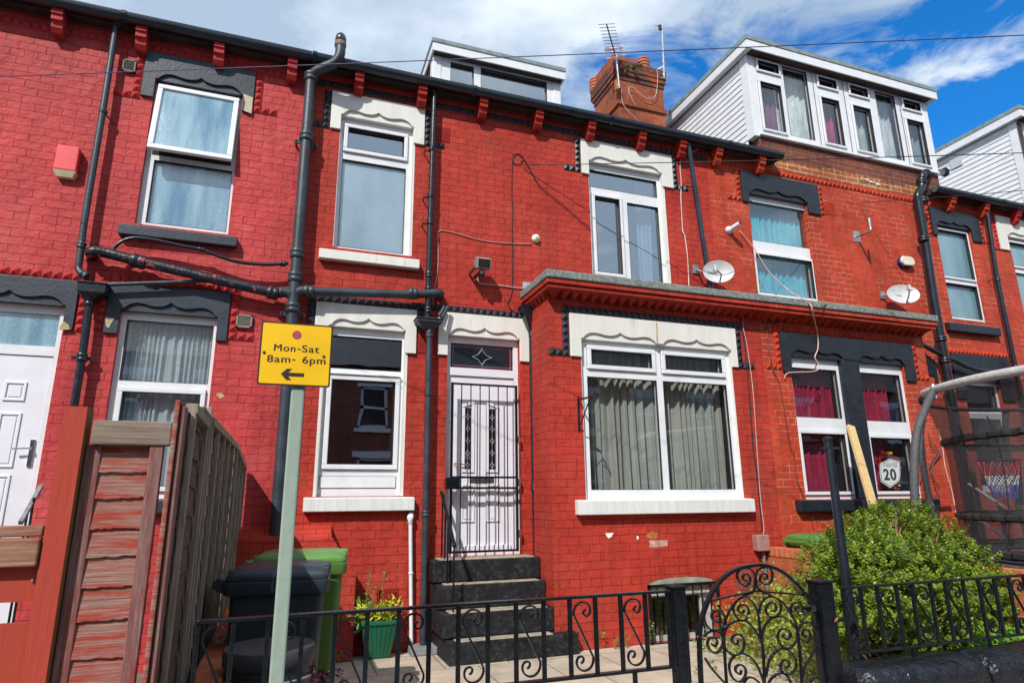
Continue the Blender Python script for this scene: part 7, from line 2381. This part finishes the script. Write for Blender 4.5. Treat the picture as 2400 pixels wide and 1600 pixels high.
def stext(s, l, r, base, cap, off=.01):
    a, b = shp(l, base), shp(r, base)
    return text(stk, s, a.x, a.z, b.x-a.x, shp(l, base-cap).z-a.z, 0, STD, ff, off=off)
stext('CATALAN SOCCER', 1072, 1165, 82, 13)
stext('ULTIMATE TEAM', 1072, 1165, 97, 13)
stext('20', 1078, 1165, 185, 75, .035)
c = shp(1120, 207)
q = MB().add([(c.x+(.012 if i % 2 == 0 else .005)*math.sin(i*math.pi/5), ys-.0078, c.z+(.012 if i % 2 == 0 else .005)*math.cos(i*math.pi/5)) for i in range(10)], [tuple(range(10))])
q.build('star', STD, stk)
rr = random.Random(61)
q = MB()
for (px_, py_, r_) in ((1100, 10, 30), (1180, 50, 22), (1060, 55, 20), (1200, 120, 20), (1210, 180, 22), (1060, 230, 18), (1170, 240, 22), (1130, 30, 25)):
    for i in range(14):
        c = shp(px_+rr.gauss(0, r_*.4), py_+rr.gauss(0, r_*.4))
        tuft(q, Vector((c.x, B+.13+rr.uniform(-.01, .01), c.z)), 2, .01, rr, .014, .04)
tag(q.build('artificial_flowers', mat('red_petals', (.55, .02, .01), .6, .2), None, loc=(shc.x, B+.13, shc.z-.2)), 'red and yellow flowers behind the shield sticker', 'flowers')
q = MB()
for (px_, py_) in ((1135, 10), (1165, 235), (1185, 225)):
    c = shp(px_, py_)
    for i in range(8):
        tuft(q, Vector((c.x+rr.gauss(0, .012), B+.115, c.z+rr.gauss(0, .01))), 2, .006, rr, .014, .035)
tag(q.build('artificial_flowers', FLY, None, loc=(shc.x, B+.12, shc.z-.2)), 'yellow flowers behind the top of the shield sticker', 'flowers')

# ---------------------------------------------------------------- trampoline
TC = Vector((7.5, 3.5, 0))
TR_ = 1.78
tz_ = 2.46
tr = thing('trampoline', 'large trampoline with grey foam-covered top ring and black safety net', 'trampoline', tuple(TC))
def arc(r, z, a0, a1, n, zf=None):
    return [TC+Vector((r*math.cos(R(a0+(a1-a0)*i/n)), r*math.sin(R(a0+(a1-a0)*i/n)), z)) for i in range(n+1)]
FOAM = mat('grey_foam_sleeve', (.44, .43, .41), .8, .12, 30, .003, 80)
FOAMD = mat('charcoal_foam_sleeve', (.07, .07, .08), .7, .2, 30, .003, 60)
P = arc(TR_, tz_, 143, 290, 50)
MB().tube(P, .042, 12).build('top_ring', FOAM, tr, smooth=True)
MB().tube(arc(TR_-.02, tz_-.01, -60, 150, 60), .024, 10).build('top_ring', mat('black_ring_net_trim', (.02, .02, .022), .7), tr, smooth=True)  # same ring, its back arc coloured black instead of grey
def netr(z):
    t = (z-.95)/(tz_-.95)
    return 1.60+.14*max(0, (t-.55)/.45)**1.6+.02*max(0, (.3-t))
NET = netmat('black_safety_net', (.07, .068, .07), .46)
vs, fs = [], []
SEG, RN = 96, 14
for j in range(RN+1):
    z = .95+(tz_-.06-.95)*j/RN
    for i in range(SEG):
        a = 2*math.pi*i/SEG
        rad = netr(z)+.012*math.sin(a*24)*(1-j/RN)
        vs.append((TC.x+rad*math.cos(a), TC.y+rad*math.sin(a), z))
for j in range(RN):
    for i in range(SEG):
        fs.append((j*SEG+i, j*SEG+(i+1) % SEG, (j+1)*SEG+(i+1) % SEG, (j+1)*SEG+i))
MB().add(vs, fs).build('safety_net', NET, tr, smooth='all')
SLV = MATS['black_ring_net_trim']
for z, w in ((1.985, .036), (1.26, .034), (.95, .04)):
    q = MB()
    o = 0
    nseg = 200
    for i in range(nseg+1):
        a = 2*math.pi*i/nseg
        wv = .010*math.sin(a*70)+.006*math.sin(a*43+1)
        for dr, dz in ((-.012, -w), (.020+wv, -w*.5), (.020+wv, w*.5), (-.012, w)):
            q.v.append((TC.x+(netr(z)+dr)*math.cos(a), TC.y+(netr(z)+dr)*math.sin(a), z+dz+wv*.4))
    for i in range(nseg):
        for k in range(3):
            a = i*4+k
            q.f.append((a, a+4, a+5, a+1))
    q.build('net_band', SLV, tr)
MB().tube(arc(1.75, .88, 0, 360, 72), .03, 8).build('base_ring', ALU, tr, smooth=True)
MB().lathe((TC.x, TC.y, .86), [(1.45, 0), (1.45, .01)], 64).build('mat', BLKP, tr)
q = MB()
for r0_, r1_ in ((1.44, 1.80),):
    for i in range(64):
        a, b = 2*math.pi*i/64, 2*math.pi*(i+1)/64
        q.add([(TC.x+r0_*math.cos(a), TC.y+r0_*math.sin(a), .90), (TC.x+r1_*math.cos(a), TC.y+r1_*math.sin(a), .92), (TC.x+r1_*math.cos(b), TC.y+r1_*math.sin(b), .92), (TC.x+r0_*math.cos(b), TC.y+r0_*math.sin(b), .90)], [(0, 1, 2, 3)])
q.build('edge_pad', mat('blue_black_pad', (.02, .03, .06), .5), tr)
Pp = [at(2189, 914, 4.35), at(2172, 950, 4.33), at(2150, 1010, 4.3), at(2143, 1080, 4.28), at(2146, 1190, 4.27), Vector((at(2146, 1190, 4.27).x, 4.27, .8)), Vector((at(2146, 1190, 4.27).x, 4.27, .0))]
MB().tube(catmull(Pp, 5), .036, 12).build('pole', FOAMD, tr, smooth=True)
MB().tube([Pp[0]+Vector((.02, .02, .05)), Pp[0]+Vector((-.015, 0, -.09))], .026, 10).build('pole_joint', CHR, tr, smooth=True)
for ang in (112, 68, 200, 250, 300):
    if ang == 200:
        continue
    a = R(ang)
    c, s_ = math.cos(a), math.sin(a)
    P = [TC+Vector((TR_*c, TR_*s_, tz_)), TC+Vector(((TR_+.10)*c, (TR_+.10)*s_, 2.1)), TC+Vector(((TR_+.12)*c, (TR_+.12)*s_, 1.5)), TC+Vector(((TR_+.05)*c, (TR_+.05)*s_, .9)), TC+Vector(((TR_+.05)*c, (TR_+.05)*s_, 0))]
    MB().tube(catmull(P, 5), .034, 10).build('pole', FOAMD, tr, smooth=True)
def straps(pts, r=.008):
    MB().tube(catmull([at(*k10(*p[:2]), p[2]) for p in pts], 6), r, 6).build('strap', SLV, tr)
straps([(268, 240, 4.45), (330, 370, 4.4), (395, 480, 4.3), (445, 640, 4.25), (490, 780, 4.2), (510, 900, 4.2)])
straps([(605, 420, 4.0), (640, 500, 4.0), (690, 640, 4.0), (740, 880, 4.0), (770, 1200, 4.0), (745, 1470, 4.0)], .006)
# hoop
hp = thing('basketball_hoop', 'small black basketball hoop with red, white and blue net hung inside the trampoline', 'basketball hoop', tuple(at(*k10(830, 800), 4.9)))
hc = at(*k10(690, 748), 4.75)
P = [hc+Vector((.20*math.cos(R(a)), .20*math.sin(R(a)), 0)) for a in range(0, 361, 12)]
MB().tube(P, .008, 6).build('rim', BLKP, hp, smooth='all')
c = at(*k10(825, 745), 4.7)
MB().obox(at(*k10(770, 745), 4.75), c, .05, .03).obox(c, at(*k10(850, 1070), 4.7), .05, .04).build('stand', BLKP, hp)
NR, NW, NB = mat('net_red', (.6, .03, .05), .7), mat('net_white', (.7, .7, .75), .7), mat('net_blue', (.05, .07, .4), .7)
for mt_, z0_, z1_, ra, rb_ in ((NR, 0, -.16, .19, .15), (NW, -.16, -.26, .15, .13), (NB, -.26, -.40, .13, .10)):
    q = MB()
    for i in range(14):
        for s_ in (1, -1):
            a0, a1 = R(i*25.7), R(i*25.7+s_*26)
            q.tube([hc+Vector((ra*math.cos(a0), ra*math.sin(a0), z0_)), hc+Vector((rb_*math.cos(a1), rb_*math.sin(a1), z1_))], .004, 4)
    q.build('net', mt_, hp)
# ladder-like white rails seen through the net (stair rail of the next house)
rl = thing('handrail', 'pale diagonal handrail seen through the trampoline net', 'handrail', tuple(at(*k10(480, 930), 6.3)))
MB().tube([at(*k10(470, 920), 6.4), at(*k10(730, 1090), 5.9), at(*k10(900, 1190), 5.6)], .02, 8).tube([at(*k10(515, 1155), 6.3), at(*k10(870, 1415), 5.6)], .018, 8).build('rail', mat('pale_rail', (.5, .52, .55), .5), rl)
q = MB()
for px_ in (500, 700):
    p = at(*k10(px_, 830 if px_ == 500 else 1070), 6.3)
    q.tube([p, (p.x, p.y, 0)], .03, 8)
q.build('upright', PIP, rl)

# ---------------------------------------------------------------- the terrace across the street, seen only in the panes
op = thing('terraced_house', 'plain brick terrace across the street, seen only mirrored in the panes', 'house', (4, -9, 0))
OX0, OX1, OY = -22, 64, -9.0
m_ = MB()
hs = []
x = OX0+1
while x < OX1-2:
    hs.append((x, x+1.0, 3.9, 5.4))
    hs.append((x+.0, x+1.3, 1.2, 2.9))
    x += 2.6
mm = MB().holes(OX0, OX1, -.02, 6.1, 0, hs, .12)
mm.v = [(a, OY-b, c) for a, b, c in mm.v]
mm.f = [f[::-1] for f in mm.f]
mm.build('wall', BR_OP, op)
q = MB().prismx([(OY+.3, 6.1), (OY-3.4, 8.5), (OY-7, 6.1)], OX0, OX1)
q.build('roof', SLAT, op)
fr_, gl_ = MB(), MB()
for a, b, c, d in hs:
    for e, f, h, i in ((a, b, c, c+.09), (a, b, d-.09, d), (a, a+.09, c, d), (b-.09, b, c, d), (a, b, (c+d)/2-.05, (c+d)/2+.05)):
        fr_.box(e, f, OY-.11, OY-.06, h, i)
    fr_.box(a-.15, b+.15, OY, OY+.04, d, d+.25).box(a-.1, b+.1, OY, OY+.08, c-.15, c)
    gl_.box(a, b, OY-.125, OY-.118, c, d)
fr_.build('window_frames', UPV, op)['kind'] = 'stuff'
gl_.build('window_panes', mat('far_pane', (.03, .035, .04), .1), op)['kind'] = 'stuff'
q = MB()
for x in (-10, -2, 5, 12, 19, 27, 35, 43, 51, 58):
    q.box(x, x+.9, OY-3.9, OY-2.9, 7.6, 9.6)
q.build('chimneys', BR_CH, op)['kind'] = 'stuff'
